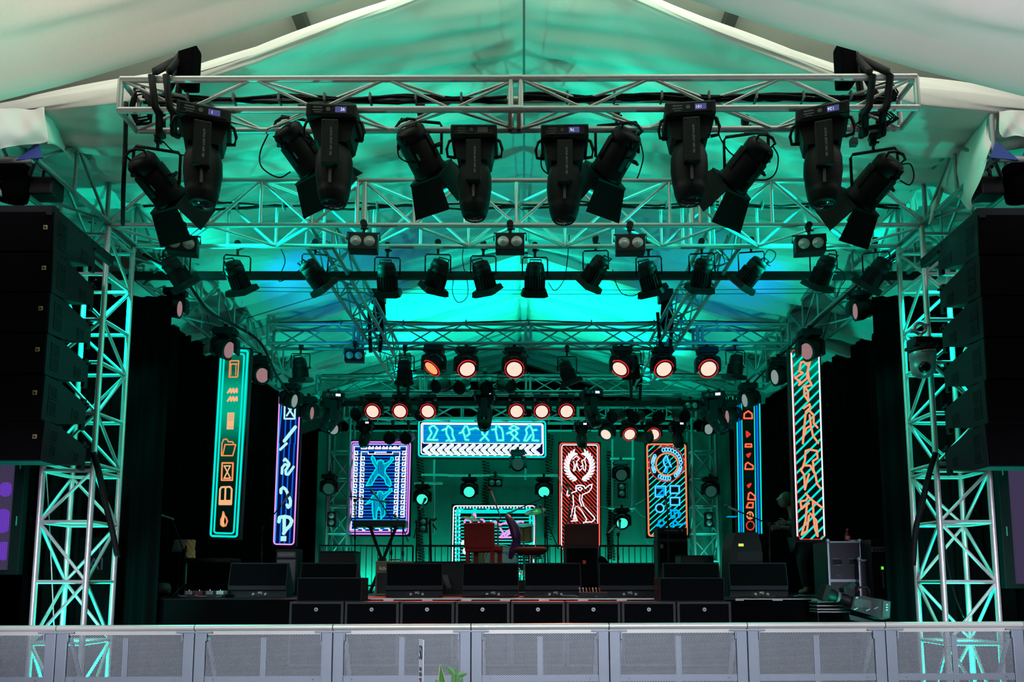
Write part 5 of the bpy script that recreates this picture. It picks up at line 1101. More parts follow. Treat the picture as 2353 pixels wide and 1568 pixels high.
# guitar on its stand
r = thing('guitar_stand', 'dark guitar stand with a guitar neck up, left of the low cyan screen', 'stand', base(992, 11.8))
strut(r, 'pole', (0, 0, 0), rel(r, 988, 1200), 0.02, 'black', 8)
for a in (0.4, 2.5, 4.6): strut(r, 'leg', (0.22 * math.cos(a), 0.22 * math.sin(a), 0.02), (0, 0, 0.22), 0.012, 'black', 6)
ob('neck_cradle', MB().path([rel(r, 985, 1205), rel(r, 990, 1194), rel(r, 997, 1196), rel(r, 1003, 1192)], 0.02, 8), 'redd', r); strut(r, 'lower_arm', rel(r, 994, 1205), rel(r, 1003, 1218), 0.012, 'black', 6)
r = thing('guitar_case', 'dark soft bag lying behind the wedge monitor, left of the red chair', 'bag', base(1000, 11.6))
ob('body', MB().prism([(-0.32, 0), (0.42, 0), (0.40, 0.06), (0.2, 0.17), (0.1, 0.3), (-0.02, 0.32), (-0.3, 0.1)], 'y', -0.12, 0.12), 'black', r); ob('pocket', MB().prism([(0.12, 0.30), (0.2, 0.3), (0.27, 0.1), (0.2, 0.08)], 'y', -0.135, -0.118), 'shade', r)
# red chairs
def chair(lb, px, Y, w, seat_py, back_py, m, rz=0.0, grp='upholstered stage chairs'):
    r = thing('upholstered_chair', lb, 'chair', base(px, Y), rz, grp); sz = rel(r, px, seat_py).z; bz_ = rel(r, px, back_py).z
    ob('seat', MB().box((0, 0.0, sz - 0.05), (w, w * 0.95, 0.10), None, 0.025), m, r)
    ob('backrest', MB().box((0, -w * 0.45, (bz_ + sz) / 2 - 0.02), (w, 0.075, bz_ - sz + 0.06), Matrix.Translation((0, -w * .45, sz)) @ Matrix.Rotation(0.06, 4, 'X') @ Matrix.Translation((0, w * .45, -sz)), 0.02), m, r)
    for sx in (-1, 1):
        for sy in (-1, 1): ob('leg', MB().box((sx * (w / 2 - 0.04), sy * (w * 0.47 - 0.04), (sz - 0.1) / 2), (0.055, 0.055, sz - 0.1), None, 0.006), m, r)
    return r
chair('red upholstered chair seen from behind, left of the middle', 1112, 11.0, 0.46, 1254, 1206, 'red', -0.28)
chair('dark upholstered chair with a red-edged seat in front of the red wreath screen', 1334, 11.0, 0.50, 1250, 1208, 'redd', 0.0)
# curved purple chair
r = thing('swivel_chair', 'chair with a curved glossy purple backrest and a flat round seat', 'chair', base(1208, 11.3)); sz = rel(r, 1208, 1266).z
bp = [rel(r, x, y) for x, y in ((1163, 1183), (1172, 1196), (1181, 1213), (1187, 1232), (1186, 1250), (1178, 1266), (1172, 1285))]
ob('backrest', MB().path([p for p in bp], [0.03, 0.06, 0.075, 0.08, 0.075, 0.06, 0.03], 14), 'purple', r)
ob('seat', MB().lathe([(0.02, -0.07), (0.18, -0.06), (0.25, -0.02), (0.26, 0.02), (0.22, 0.05), (0.001, 0.06)], 28, Matrix.Translation((0.07, 0, sz))), 'redd', r)
strut(r, 'pedestal', (0.05, 0, 0.0), (0.07, 0, sz - 0.05), 0.03, 'chrome', 10)
for k in range(4): strut(r, 'foot_bar', (0.05, 0, 0.03), (0.05 + 0.24 * math.cos(k * PI / 2 + 0.5), 0.24 * math.sin(k * PI / 2 + 0.5), 0.02), 0.018, 'chrome', 8)
# drum kit
YD = 12.6
r = thing('drum_riser', 'low black riser under the drum kit', 'riser', (P(1165, 1300, YD).x, YD + 0.4, STZ)); ob('platform', MB().box((0, 0, 0.11), (1.9, 1.7, 0.22)), 'black', r)
RZ = STZ + 0.22
def drum(name, lb, c, rad, ln, ax, shell='wood', skin='head', legs=0, cat='drum', logo=None):
    c = V(c); r = thing(name, lb, cat, (c.x, c.y, RZ), 0, 'drum kit'); c = c - V(r.location); rot = V(ax).normalized().to_track_quat('Z', 'Y').to_matrix().to_4x4(); Mx = Matrix.Translation(c) @ rot
    ob('shell', MB().lathe([(rad, -ln / 2), (rad, ln / 2)], 28, Mx), shell, r)
    for s in (-1, 1):
        ob('drum_head', MB().lathe([(rad * 0.97, s * ln / 2 + s * 0.004), (rad * 0.5, s * ln / 2 + s * 0.007), (0.001, s * ln / 2 + s * 0.008)], 28, Mx), skin, r)
        ob('hoop', MB().lathe([(rad + 0.008, s * ln / 2 - 0.012), (rad + 0.014, s * ln / 2 - 0.012), (rad + 0.014, s * ln / 2 + 0.014), (rad - 0.004, s * ln / 2 + 0.014), (rad - 0.004, s * ln / 2 - 0.012)], 28, Mx), 'chrome', r)
    for k in range(8):
        a = k * PI / 4; x, y = (rad + 0.012) * math.cos(a), (rad + 0.012) * math.sin(a); strut(r, 'lug', Mx @ V((x, y, -ln / 2)), Mx @ V((x, y, ln / 2)), 0.007, 'chrome', 6)
    for k in range(legs):
        a = k * 2 * PI / 3 + 0.4; strut(r, 'leg', (c.x + rad * math.cos(a), c.y + rad * math.sin(a), c.z), (c.x + rad * 1.15 * math.cos(a), c.y + rad * 1.15 * math.sin(a), 0), 0.01, 'chrome', 6)
    if legs == 0:
        strut(r, 'mount_rod', c, (c.x, c.y + 0.12, max(0.0, 0.0)), 0.012, 'chrome', 6)
    return r, Mx
c = P(1148, 1272, YD - 0.15); bdr, Mx = drum('bass_drum', 'bass drum with a pale front head, half hidden by the red chair', (c.x, YD, RZ + 0.29), 0.285, 0.4, (0.12, -1, 0), 'wood', 'head')
txt('Ludwig', 0.085, 'ink', bdr, Matrix.Translation(Mx @ V((0, 0, 0.2)) + V((0.0, -0.018, 0.17))) @ UP)
c = P(1203, 1226, YD); drum('tom_drum', 'wooden tom drum right of the purple chair back', (c.x, YD, c.z), 0.15, 0.26, (0, -0.25, 1))
c = P(1110, 1275, YD + 0.1); drum('floor_tom', 'wooden floor tom behind the red chair legs', (c.x, YD + 0.2, RZ + 0.33), 0.18, 0.32, (0, 0, 1), legs=3)
c = P(1225, 1260, YD); drum('snare_drum', 'chrome snare drum behind the round seat', (c.x, YD + 0.3, RZ + 0.46), 0.17, 0.14, (0, -0.1, 1), 'chrome', legs=3)
def cymbal(lb, px, py, Y, rad, tilt):
    c = P(px, py, Y); r = thing('cymbal', lb, 'cymbal', (c.x, c.y, RZ), 0, 'drum kit cymbals'); Mx = Matrix.Translation((0, 0, c.z - RZ)) @ Euler(tilt).to_matrix().to_4x4()
    ob('plate', MB().lathe([(rad, -0.008), (rad * 0.6, 0.006), (rad * 0.22, 0.014), (rad * 0.18, 0.035), (0.012, 0.045), (0.012, 0.04), (rad * 0.16, 0.03), (rad * 0.2, 0.008), (rad * 0.6, 0.0), (rad, -0.012)], 36, Mx), 'brass', r)
    strut(r, 'stand_pole', (0, 0, 0.02), (0, 0, c.z - RZ + 0.06), 0.012, 'chrome', 8)
    for k in range(3): strut(r, 'stand_leg', (0.22 * math.cos(k * 2.1 + 0.3), 0.22 * math.sin(k * 2.1 + 0.3), 0.01), (0, 0, 0.25), 0.01, 'chrome', 6)
    ob('wing_nut', MB().box((0, 0, c.z - RZ + 0.07), (0.03, 0.012, 0.03), None, 0.004), 'chrome', r)
cymbal('orange glinting crash cymbal on the right of the drum kit', 1230, 1175, 12.5, 0.185, (0.35, -0.22, 0)); cymbal('teal glinting cymbal on the left of the drum kit', 1085, 1192, 12.7, 0.19, (0.2, 0.22, 0)); cymbal('flat cymbal just above the red chair back', 1128, 1207, 12.3, 0.20, (0.18, 0.1, 0))
for px, lb in ((1190, 'chrome pedal and stand feet under the round seat, left cluster'), (1232, 'chrome stand feet under the round seat, right cluster')):
    r = thing('drum_hardware', lb, 'drum hardware', (P(px, 1290, 12.2).x, 12.2, RZ), 0, 'drum hardware')
    for k in range(3): strut(r, 'leg', (0.14 * math.cos(k * 2.1), 0.14 * math.sin(k * 2.1), 0.01), (0, 0, 0.22), 0.012, 'chrome', 6)
    strut(r, 'pole', (0, 0, 0.1), (0, 0, 0.42), 0.013, 'chrome', 8); ob('pedal', MB().box((0, -0.12, 0.04), (0.09, 0.25, 0.015), Matrix.Rotation(0.12, 4, 'X'), 0.004), 'chrome', r)
# guitar amplifiers
def amp(lb, px0, px1, py0, Y, m, grille, hgt_frac=0.3, logo=None):
    a, c = P(px0, 1340, Y), P(px1, py0, Y); w = c.x - a.x; h = c.z - STZ; r = thing('guitar_amplifier', lb, 'amplifier', ((a.x + c.x) / 2, Y, STZ), 0, 'amplifiers')
    ob('cabinet', MB().box((0, 0.14, h / 2), (w, 0.28, h), None, 0.012), m, r); ob('speaker_cloth', MB().box((0, -0.003, h * (1 - hgt_frac) / 2 + 0.01), (w - 0.05, 0.012, h * (1 - hgt_frac) - 0.04), None, 0.003), grille, r)
    pn_ = ob('control_panel', MB().box((0, -0.004, h - h * hgt_frac / 2 - 0.01), (w - 0.06, 0.012, h * hgt_frac * 0.55), None, 0.003), 'tweed' if logo else 'grey', r)
    for i in range(7 if not logo else 2): ob('knob', MB().tube((-w * 0.36 + i * w * 0.11, -0.01, h - h * hgt_frac / 2 - 0.01), (-w * 0.36 + i * w * 0.11, -0.022, h - h * hgt_frac / 2 - 0.01), 0.009, 8), 'lgrey', pn_)
    ob('carry_handle', MB().path([(-0.09, 0.14, h), (-0.07, 0.14, h + 0.025), (0.07, 0.14, h + 0.025), (0.09, 0.14, h)], 0.008, 6), 'black', r)
    if logo: txt(logo, 0.05, 'gold', r, Matrix.Translation((-w * 0.29, -0.012, h - h * hgt_frac / 2 - 0.035)) @ UP)
    return r
amp('beige covered guitar amplifier under the keyboard stand, with a gold logo', 862, 944, 1290, 10.6, 'tweed', 'black', 0.32, 'VOX')
amp('dark guitar amplifier under the blue music symbol screen', 631, 684, 1262, 11.2, 'black', 'grey', 0.22)
a, c = P(1512, 1330, 12.6), P(1580, 1240, 12.6); w = c.x - a.x; h = c.z - STZ
r = thing('bass_cabinet', 'tall black bass speaker cabinet in front of the orange ring screen', 'loudspeaker', ((a.x + c.x) / 2, 12.6, STZ)); ob('cabinet', MB().box((0, 0.2, h / 2), (w, 0.4, h), None, 0.012), 'cab', r); ob('grille', MB().box((0.01, -0.003, h / 2), (w - 0.06, 0.012, h - 0.08), None, 0.003), 'grille', r); ob('badge', MB().box((-w * 0.36, -0.012, h * 0.87), (0.05, 0.006, 0.07), None, 0.002), 'grey', r); ob('side_handle', MB().box((-w / 2, 0.2, h * 0.72), (0.012, 0.10, 0.07), None, 0.004), 'black', r)
r = thing('bass_amplifier', 'black bass amplifier head with a small red light on top of the tall cabinet', 'amplifier', ((a.x + c.x) / 2, 12.6, STZ + h)); hh = P(0, 1213, 12.6).z - STZ - h
ob('cabinet', MB().box((0, 0.18, hh / 2), (w * 0.98, 0.36, hh), None, 0.012), 'cab', r); pn_ = ob('front_panel', MB().box((0.01, -0.003, hh * 0.75), (w * 0.88, 0.012, hh * 0.35), None, 0.003), 'black', r)
for i in range(7): ob('knob', MB().tube((-0.12 + i * 0.035, -0.008, hh * 0.75), (-0.12 + i * 0.035, -0.02, hh * 0.75), 0.009, 8), 'lgrey', pn_)
ob('power_light', MB().box((w * 0.32, -0.012, hh * 0.75), (0.012, 0.006, 0.012)), 'redring', pn_); ob('vent_grille', MB().box((0.01, -0.003, hh * 0.3), (w * 0.88, 0.012, hh * 0.4), None, 0.003), 'grille', r)
# loudspeaker in front of the dark chair, covered black shape beside it, black boxes
a, c = P(1297, 1330, 10.7), P(1372, 1258, 10.7); w = c.x - a.x; h = c.z - STZ
r = thing('loudspeaker_box', 'black loudspeaker with a small orange logo in front of the dark chair', 'loudspeaker', ((a.x + c.x) / 2, 10.45, STZ)); ob('cabinet', MB().box((0, 0.12, h / 2), (w, 0.22, h), None, 0.012), 'cab', r); ob('grille', MB().box((0, 0.006, h / 2), (w - 0.05, 0.012, h - 0.05), None, 0.003), 'grille', r); ob('logo', MB().box((0.03, -0.002, h * 0.68), (0.045, 0.006, 0.05), None, 0.002), 'salm' if 'salm' in M else 'redink', r)
r = thing('cloth_bundle', 'black cloth bundle slumped to the right of the dark chair', 'cloth', base(1382, 11.1)); ob('cloth', MB().lathe([(0.16, 0.0), (0.17, 0.15), (0.15, 0.35), (0.10, 0.5), (0.05, 0.56), (0.001, 0.58)], 14), 'velvet', r)
for px0, px1, py, Y, lb in ((733, 816, 1269, 12.0, 'black box behind the second wedge monitor, left of the keyboard'), (1565, 1640, 1279, 11.2, 'low black box with a red-lit edge right of the bass cabinet'), (950, 1072, 1293, 11.9, 'low black box behind the dark soft bag')):
    a, c = P(px0, 1330, Y), P(px1, py, Y); h = c.z - STZ; r = thing('equipment_box', lb, 'box', ((a.x + c.x) / 2, Y, STZ), 0, 'black equipment boxes'); ob('body', MB().box((0, 0.2, h / 2), (c.x - a.x, 0.4, h), None, 0.01), 'black', r); ob('lid', MB().box((0, 0.2, h + 0.008), (c.x - a.x + 0.01, 0.41, 0.016), None, 0.004), 'cab', r)
# stage box with coloured plugs
r = thing('stage_box', 'flat black stage box with coloured cable plugs, right of the third middle wedge', 'stage box', base(1362, 9.1)); ob('body', MB().box((0, 0.05, 0.035), (0.36, 0.16, 0.07), None, 0.008), 'black', r)
for i, m_ in enumerate(('lgrey', 'yel', 'lgrey', 'redring', 'yel', 'lgrey', 'redring')): ob('plug', MB().tube((-0.15 + i * 0.04, 0.05, 0.07), (-0.15 + i * 0.04 - 0.01, 0.03, 0.12), 0.008, 8), {'yel': 'gold', 'redring': 'redink'}.get(m_, m_), r)
# left stage edge: brown paper bag on a flat drum-like table, pedals
r = thing('dark_keyboard_rig', 'black padded bench with chrome fittings behind the left microphone stand', 'bench', base(480, 10.2)); zz = P(0, 1284, 10.2).z - STZ
ob('top', MB().box((0, 0, zz - 0.03), (0.72, 0.4, 0.06), None, 0.02), 'rubber', r)
for s in (-1, 1): strut(r, 'leg', (s * 0.33, 0, 0), (s * 0.33, 0, zz - 0.04), 0.02, 'chrome', 8)
strut(r, 'cross_rail', (-0.34, -0.02, 0.16), (0.34, -0.02, 0.16), 0.008, 'chrome', 8)
p = P(437, 1280, 10.15); r = thing('paper_bag', 'crumpled brown paper bag standing on the padded bench', 'bag', (p.x, 10.15, STZ + zz)); hb_ = P(0, 1241, 10.15).z - STZ - zz
rr_ = random.Random(3)
ob('bag_body', MB().grid(lambda u, v: ((0.058 + 0.004 * math.sin(v * 9)) * (1 if 0.25 <= u < 0.5 or 0.5 <= u < 0.75 else 1) * (math.cos(2 * PI * u) * (1.15 - 0.1 * v)) * 1.0 + 0.004 * math.sin(v * 21 + u * 13), 0.035 * math.sin(2 * PI * u) * (1 - 0.55 * v) + 0.004 * math.sin(v * 17 + u * 31), hb_ * v + (0.006 * math.sin(u * 40) if v > 0.99 else 0)), 28, 18), 'paper', r)
ob('receipt', MB().box((0.012, -0.046, 0.03), (0.025, 0.002, 0.03), Matrix.Rotation(0.3, 4, 'Y')), 'white', r)
r = thing('effects_pedals', 'low board of effect pedals on the floor at the far left', 'pedal board', base(478, 9.3)); ob('board', MB().box((0, 0, 0.02), (0.55, 0.28, 0.04), None, 0.006), 'black', r)
for i in range(4): o = ob('pedal', MB().box((-0.2 + i * 0.13, -0.02, 0.06), (0.09, 0.14, 0.05), None, 0.008), ('grey', 'redd', 'grey', 'lgrey')[i], r); ob('foot_switch', MB().tube((-0.2 + i * 0.13, -0.06, 0.085), (-0.2 + i * 0.13, -0.06, 0.10), 0.012, 8), 'chrome', o)
r = thing('floor_lamp_can', 'round dark can lamp lying on the floor at the far left', 'stage light', base(377, 9.4)); ob('shell', MB().lathe([(0.04, 0.08), (0.075, 0.06), (0.085, 0), (0.085, -0.08), (0.072, -0.08), (0.07, 0.05)], 18, Matrix.Translation((0, 0, 0.10)) @ Matrix.Rotation(PI / 2, 4, 'Y')), 'shade', r); ob('stand_bracket', MB().path([(0, -0.12, 0.11), (0, -0.12, 0.01), (0, 0.12, 0.01), (0, 0.12, 0.11)], 0.008, 6), 'black', r)
r = thing('music_stand', 'dim music stand behind the left microphone stand', 'music stand', base(408, 10.0)); strut(r, 'pole', (0, 0, 0), (0, 0, 0.62), 0.012, 'black', 8); ob('desk', MB().box((0, 0, 0.68), (0.16, 0.012, 0.18), Matrix.Translation((0, 0, .68)) @ Matrix.Rotation(-0.4, 4, 'X') @ Matrix.Translation((0, 0, -.68))), 'grey', r)
for k in range(3): strut(r, 'leg', (0.2 * math.cos(k * 2.1 + 1), 0.2 * math.sin(k * 2.1 + 1), 0.01), (0, 0, 0.15), 0.009, 'black', 6)
# monitor desk with yellow display, right
a, c = P(1682, 1330, 9.9), P(1752, 1224, 9.9); w = c.x - a.x; h = c.z - STZ
r = thing('equipment_rack', 'covered black equipment rack with a yellow display, under the narrow red icon screen', 'rack', ((a.x + c.x) / 2, 9.9, STZ)); ob('cover', MB().prism([(-w / 2 - 0.03, 0), (w / 2, 0), (w / 2 - 0.02, h * 0.8), (w / 2 - 0.06, h), (-w / 2 + 0.06, h), (-w / 2, h * 0.75)], 'y', 0, 0.45), 'black', r)
p = P(1703, 1253, 9.89) - V(r.location); ob('display', MB().box((p.x, -0.006, p.z), (0.066, 0.01, 0.036)), 'yel', r); ob('rack_unit', MB().box((0.03, -0.004, h * 0.62), (w - 0.08, 0.012, 0.13), None, 0.003), 'grey' if False else 'blackg', r)
p, q = P(1671, 1188, 10.6), P(1692, 1187, 10.6); tag(ob('music_sheet', MB().box(((p.x + q.x) / 2, 10.6, p.z), (q.x - p.x, 0.12, 0.012), None, 0.003), E['sky']), 'thin blue-lit tablet lying level left of the narrow red icon screen', 'tablet')
# road cases, right
def case(lb, px0, px1, py0, py1, Y, zb_, d=0.5, hand=True):
    a, c = P(px0, py1, Y), P(px1, py0, Y); w = c.x - a.x; h = c.z - zb_; r = thing('road_case', lb, 'flight case', ((a.x + c.x) / 2, Y, zb_), 0, 'flight cases'); ob('body', MB().box((0, d / 2, h / 2), (w - 0.01, d - 0.01, h - 0.01)), 'caseb', r)
    for x in (-w / 2, w / 2): ob('edge_strip', MB().box((x, 0.0, h / 2), (0.022, 0.022, h), None, 0.003), 'casee', r)
    for z_ in (0.012, h - 0.012): ob('edge_strip', MB().box((0, 0.0, z_), (w, 0.022, 0.022), None, 0.003), 'casee', r)
    if hand:
        ob('edge_strip', MB().box((0, -0.002, h * 0.3), (w, 0.016, 0.035), None, 0.003), 'casee', r)
        for x in (-w * 0.25, w * 0.27): k = ob('recessed_handle', MB().box((x, -0.004, h * 0.63), (0.12, 0.01, 0.075), None, 0.002), 'black', r); ob('handle_rim', MB().path([(x - 0.06, -0.01, h * 0.63 - 0.038), (x + 0.06, -0.01, h * 0.63 - 0.038), (x + 0.06, -0.01, h * 0.63 + 0.038), (x - 0.06, -0.01, h * 0.63 + 0.038)], 0.004, 6, True), 'casee', k)
    for x in (-w / 2, w / 2): ob('corner_ball', MB().lathe([(0.001, 0.03), (0.022, 0.02), (0.026, 0), (0.022, -0.02), (0.001, -0.03)], 10, Matrix.Translation((x, 0, h))), 'casee', r)
    return r, h
rc_, hc = case('large blue-black flight case with two recessed handles, right of the dancer screen', 1907, 1976, 1244, 1350, 9.2, STZ)
txt('M2', 0.06, 'grey', rc_, Matrix.Translation((-0.08, -0.006, hc * 0.38)) @ UP)
case('narrow flight case with pale edges beside the large one', 1978, 2022, 1286, 1362, 9.05, STZ, 0.45, False)
p = P(1948, 1244, 9.4); r = thing('drink_bottle', 'small dark drink bottle with a red label standing on the large flight case', 'bottle', (p.x, 9.4, STZ + hc)); ob('glass', MB().lathe([(0.026, 0.0), (0.03, 0.01), (0.03, 0.09), (0.012, 0.13), (0.011, 0.15)], 16), 'bottle', r); ob('label', MB().lathe([(0.0305, 0.03), (0.0305, 0.075)], 16), 'label', r); ob('cap', MB().lathe([(0.013, 0.15), (0.013, 0.168)], 12), 'label', r)
p = P(1962, 1230, 9.35); tag(ob('white_tray', MB().box((p.x, 9.35, STZ + hc + 0.012), (0.12, 0.08, 0.02), None, 0.004), 'lgrey'), 'pale tray lying beside the bottle on the large flight case', 'tray')
a, c = P(1976, 1286, 9.2), P(2003, 1241, 9.2); r = thing('small_loudspeaker', 'small dark blue box standing on the narrow flight case', 'loudspeaker', ((a.x + c.x) / 2, 9.2, P(0, 1286, 9.05).z)); ob('cabinet', MB().box((0, 0.1, (c.z - a.z) / 2), (c.x - a.x, 0.2, c.z - a.z), None, 0.006), 'caseb', r); ob('speaker_cone', MB().lathe([(0.03, 0.0), (0.022, 0.008), (0.001, 0.004)], 14, Matrix.Translation((0.0, -0.001, 0.19)) @ Matrix.Rotation(PI / 2, 4, 'X')), 'rubber', r)
a, c = P(2004, 1375, 8.9), P(2040, 1240, 8.9); r = thing('amplifier_rack', 'black amplifier rack with a green light, right of the flight cases', 'rack', ((a.x + c.x) / 2, 8.9, STZ)); h = c.z - STZ; w = c.x - a.x; ob('body', MB().box((0.02, 0.2, h / 2), (w, 0.4, h), None, 0.006), 'black', r)
u_ = ob('rack_unit', MB().box((0.01, -0.004, h - 0.12), (w * 0.9, 0.012, 0.06), None, 0.002), 'grey', r)
for i in range(4): ob('knob', MB().tube((-0.06 + i * 0.04, -0.008, h - 0.12), (-0.06 + i * 0.04, -0.018, h - 0.12), 0.010, 8), 'black', u_)
p = P(2028, 1306, 8.89) - V(r.location); ob('indicator_light', MB().box((p.x, -0.006, p.z), (0.026, 0.01, 0.036)), 'grn', r); ob('label_strip', MB().box((p.x + 0.003, -0.005, p.z - 0.14), (0.02, 0.008, 0.2)), 'grey', r)
# video camera on its mount in the pit, right
Yv = 7.9; p = P(1990, 1432, Yv); r = thing('video_camera', 'large dark grey broadcast video camera pointing left, in the pit by the right tower', 'video camera', (p.x, Yv, p.z)); S_ = Yv / F
def vq(pts): return [((rel(r, x, y, Yv)).x, (rel(r, x, y, Yv)).z) for x, y in pts]
bd = ob('camera_body', MB().prism(vq([(1952, 1372), (1972, 1370), (2018, 1378), (2036, 1382), (2034, 1420), (2018, 1424), (1986, 1412), (1946, 1400)]), 'y', -0.10, 0.10), 'cam', r)
ob('side_panel', MB().prism(vq([(1955, 1374), (1990, 1380), (1992, 1398), (1950, 1394)]), 'y', -0.106, -0.098), 'lgrey' if False else 'shade', bd); ob('rear_plate', MB().prism(vq([(2018, 1380), (2034, 1384), (2032, 1416), (2016, 1418)]), 'y', -0.108, -0.098), 'shade', bd); ob('badge_plate', MB().prism(vq([(1956, 1372), (1961, 1372), (1961, 1375), (1956, 1375)]), 'y', -0.109, -0.100), 'lgrey', bd)
for i in range(3): ob('button', MB().prism(vq([(2024, 1388 + i * 6), (2028, 1388 + i * 6), (2028, 1391 + i * 6), (2024, 1391 + i * 6)]), 'y', -0.112, -0.106), 'lgrey', bd)
for x_, y_ in ((1950, 1400), (1978, 1402), (1996, 1398)): ob('lever', MB().prism(vq([(x_, y_), (x_ + 9, y_ - 4), (x_ + 9, y_ - 2), (x_, y_ + 2)]), 'y', -0.125, -0.108), 'lgrey', bd)
l0, l1 = rel(r, 1950, 1382, Yv), rel(r, 1893, 1362, Yv); d = (l1 - l0).normalized(); ml = Matrix.Translation(l0) @ d.to_track_quat('Z', 'Y').to_matrix().to_4x4(); L = (l1 - l0).length
ln_ = ob('lens_barrel', MB().lathe([(0.06, 0), (0.06, L * 0.3), (0.052, L * 0.32), (0.052, L * 0.6), (0.064, L * 0.62), (0.066, L * 0.9)], 20, ml), 'black', r); ob('lens_hood', MB().box((0, 0, L * 0.98), (0.15, 0.17, 0.06), ml, 0.006), 'black', ln_); ob('focus_ring', MB().lathe([(0.056, L * 0.4), (0.058, L * 0.41), (0.058, L * 0.5), (0.056, L * 0.51)], 20, ml), 'grey', ln_)
ob('viewfinder', MB().prism(vq([(1932, 1352), (1955, 1338), (1962, 1345), (1944, 1362), (1934, 1362)]), 'y', -0.07, 0.05), 'cab', r)
ob('top_handle', MB().path([(q_[0], 0, q_[1]) for q_ in vq([(1966, 1372), (1972, 1350), (1992, 1350), (1997, 1358), (1996, 1374)])], 0.014, 8), 'black', r); ob('record_light', MB().box((rel(r, 1972, 1356, Yv).x, -0.02, rel(r, 1972, 1356, Yv).z), (0.014, 0.014, 0.016), None, 0.003), 'redink', r)
ob('tripod_plate', MB().prism(vq([(1942, 1412), (1950, 1414), (2010, 1430), (2008, 1436), (1945, 1424)]), 'y', -0.09, 0.09), 'cam', r); ob('pan_head', MB().box((0, 0, -0.09), (0.16, 0.16, 0.14), None, 0.02), 'black', r); strut(r, 'pedestal', (0, 0, -p.z), (0, 0, -0.1), 0.06, 'black', 16)
for k in range(3): strut(r, 'leg', (0, 0, -p.z + 0.28), (0.35 * math.cos(k * 2.1), 0.35 * math.sin(k * 2.1), -p.z + 0.02), 0.025, 'black', 8)
r = thing('pit_shelf', 'small metal rack with green-lit edges at the right end of the stage lip', 'rack', (P(1906, 1392, 8.2).x, 8.2, 0))
for y_ in (1384, 1392, 1400, 1406): z_ = P(0, y_, 8.2).z; ob('shelf', MB().box((0, 0, z_), (0.36, 0.22, 0.012)), 'alud', r)
for s in (-1, 1): strut(r, 'post', (s * 0.17, -0.1, 0), (s * 0.17, -0.1, P(0, 1382, 8.2).z), 0.01, 'black', 6)
# cables on the stage floor
rr_ = random.Random(11)
def floor_cable(lb, px0, px1, Y, m='rubber', k=6):
    a, c = base(px0, Y), base(px1, Y); cord('floor_cable', lb, [a.lerp(c, i / k) + V((0, rr_.uniform(-0.15, 0.15), 0.012 + rr_.uniform(0, 0.02))) for i in range(k + 1)], 0.009, 'floor cables', m)
floor_cable('dark cable lying on the stage lip in front of the first middle wedge', 1010, 1180, 9.15); floor_cable('reddish cable lying between the two middle wedges', 1180, 1260, 9.2, 'redd'); floor_cable('dark cable running to the stage box with coloured plugs', 1290, 1370, 9.1, 'grey'); floor_cable('dark cable tangle right of the rightmost wedge', 1820, 1900, 9.2, 'grey', 9); floor_cable('second dark cable in the tangle by the pit rack', 1800, 1890, 9.0, 'rubber', 8); floor_cable('dark cable lying left of the leftmost wedge', 400, 520, 9.2, 'grey', 8); floor_cable('red-lit cable along the right stage edge', 1670, 1800, 8.7, 'redd', 8)
p = P(1892, 1370, 9.0); tag(ob('tape_roll', MB().path([(p.x + 0.05 * math.cos(t / 14 * 2 * PI), 9.0, STZ + 0.06 + 0.05 * math.sin(t / 14 * 2 * PI)) for t in range(14)], 0.012, 6, True), 'grey'), 'small roll of tape standing on the stage edge by the cable tangle', 'tape roll')
# ================================================================== PERSON behind the dancer screen
Yp = 11.0; f0 = base(1842, Yp)
r = thing('person', 'person in dark clothes leaning left behind the dancer screen, one hand on a stand', 'person', f0)
def skinned(name, pts, edges, rad, m, parent, root=0, sub=2):
    me = bpy.data.meshes.new(name); me.from_pydata([tuple(p) for p in pts], edges, []); me.materials.append(M[m]); o = link(name, me, parent)
    o.modifiers.new('skin', 'SKIN')
    for i, v in enumerate(me.skin_vertices[0].data): v.radius = (rad[i], rad[i]) if not isinstance(rad[i], tuple) else rad[i]; v.use_root = (i == root)
    s_ = o.modifiers.new('sub', 'SUBSURF'); s_.levels = sub; s_.render_levels = sub
    for pl__ in me.polygons: pl__.use_smooth = True
    o.modifiers['skin'].use_smooth_shade = True
    return o
q = lambda x, y, dy=0.0: P(x, y, Yp) - f0 + V((0, dy, 0))
hdp = q(1803, 1150); nk = q(1818, 1166); sh = q(1836, 1178)
pts = [V((0.02, 0, 0.82)), V((0.0, 0, 1.0)), sh - V((0.02, 0, 0.06)), nk, hdp + V((0.03, 0, -0.05)),
       sh + V((0, -0.17, -0.02)), q(1845, 1212, -0.2), q(1812, 1206, -0.2), q(1796, 1204, -0.2), sh + V((0, 0.17, -0.02)), q(1850, 1215, 0.2), q(1815, 1212, 0.16), q(1800, 1210, 0.14),
       V((0.03, -0.1, 0.78)), V((-0.02, -0.1, 0.44)), V((0.03, -0.1, 0.07)), V((-0.09, -0.1, 0.035)), V((0.03, 0.1, 0.78)), V((0.06, 0.1, 0.43)), V((0.14, 0.1, 0.07)), V((0.02, 0.1, 0.035))]
ed = [(0, 1), (1, 2), (2, 3), (3, 4), (2, 5), (5, 6), (6, 7), (7, 8), (2, 9), (9, 10), (10, 11), (11, 12), (0, 13), (13, 14), (14, 15), (15, 16), (0, 17), (17, 18), (18, 19), (19, 20)]
rad = [0.14, 0.135, 0.14, 0.058, 0.06, 0.06, 0.045, 0.036, 0.028, 0.06, 0.045, 0.036, 0.028, 0.085, 0.06, 0.042, 0.035, 0.085, 0.06, 0.042, 0.035]
skinned('body', pts, ed, rad, 'skin', r)
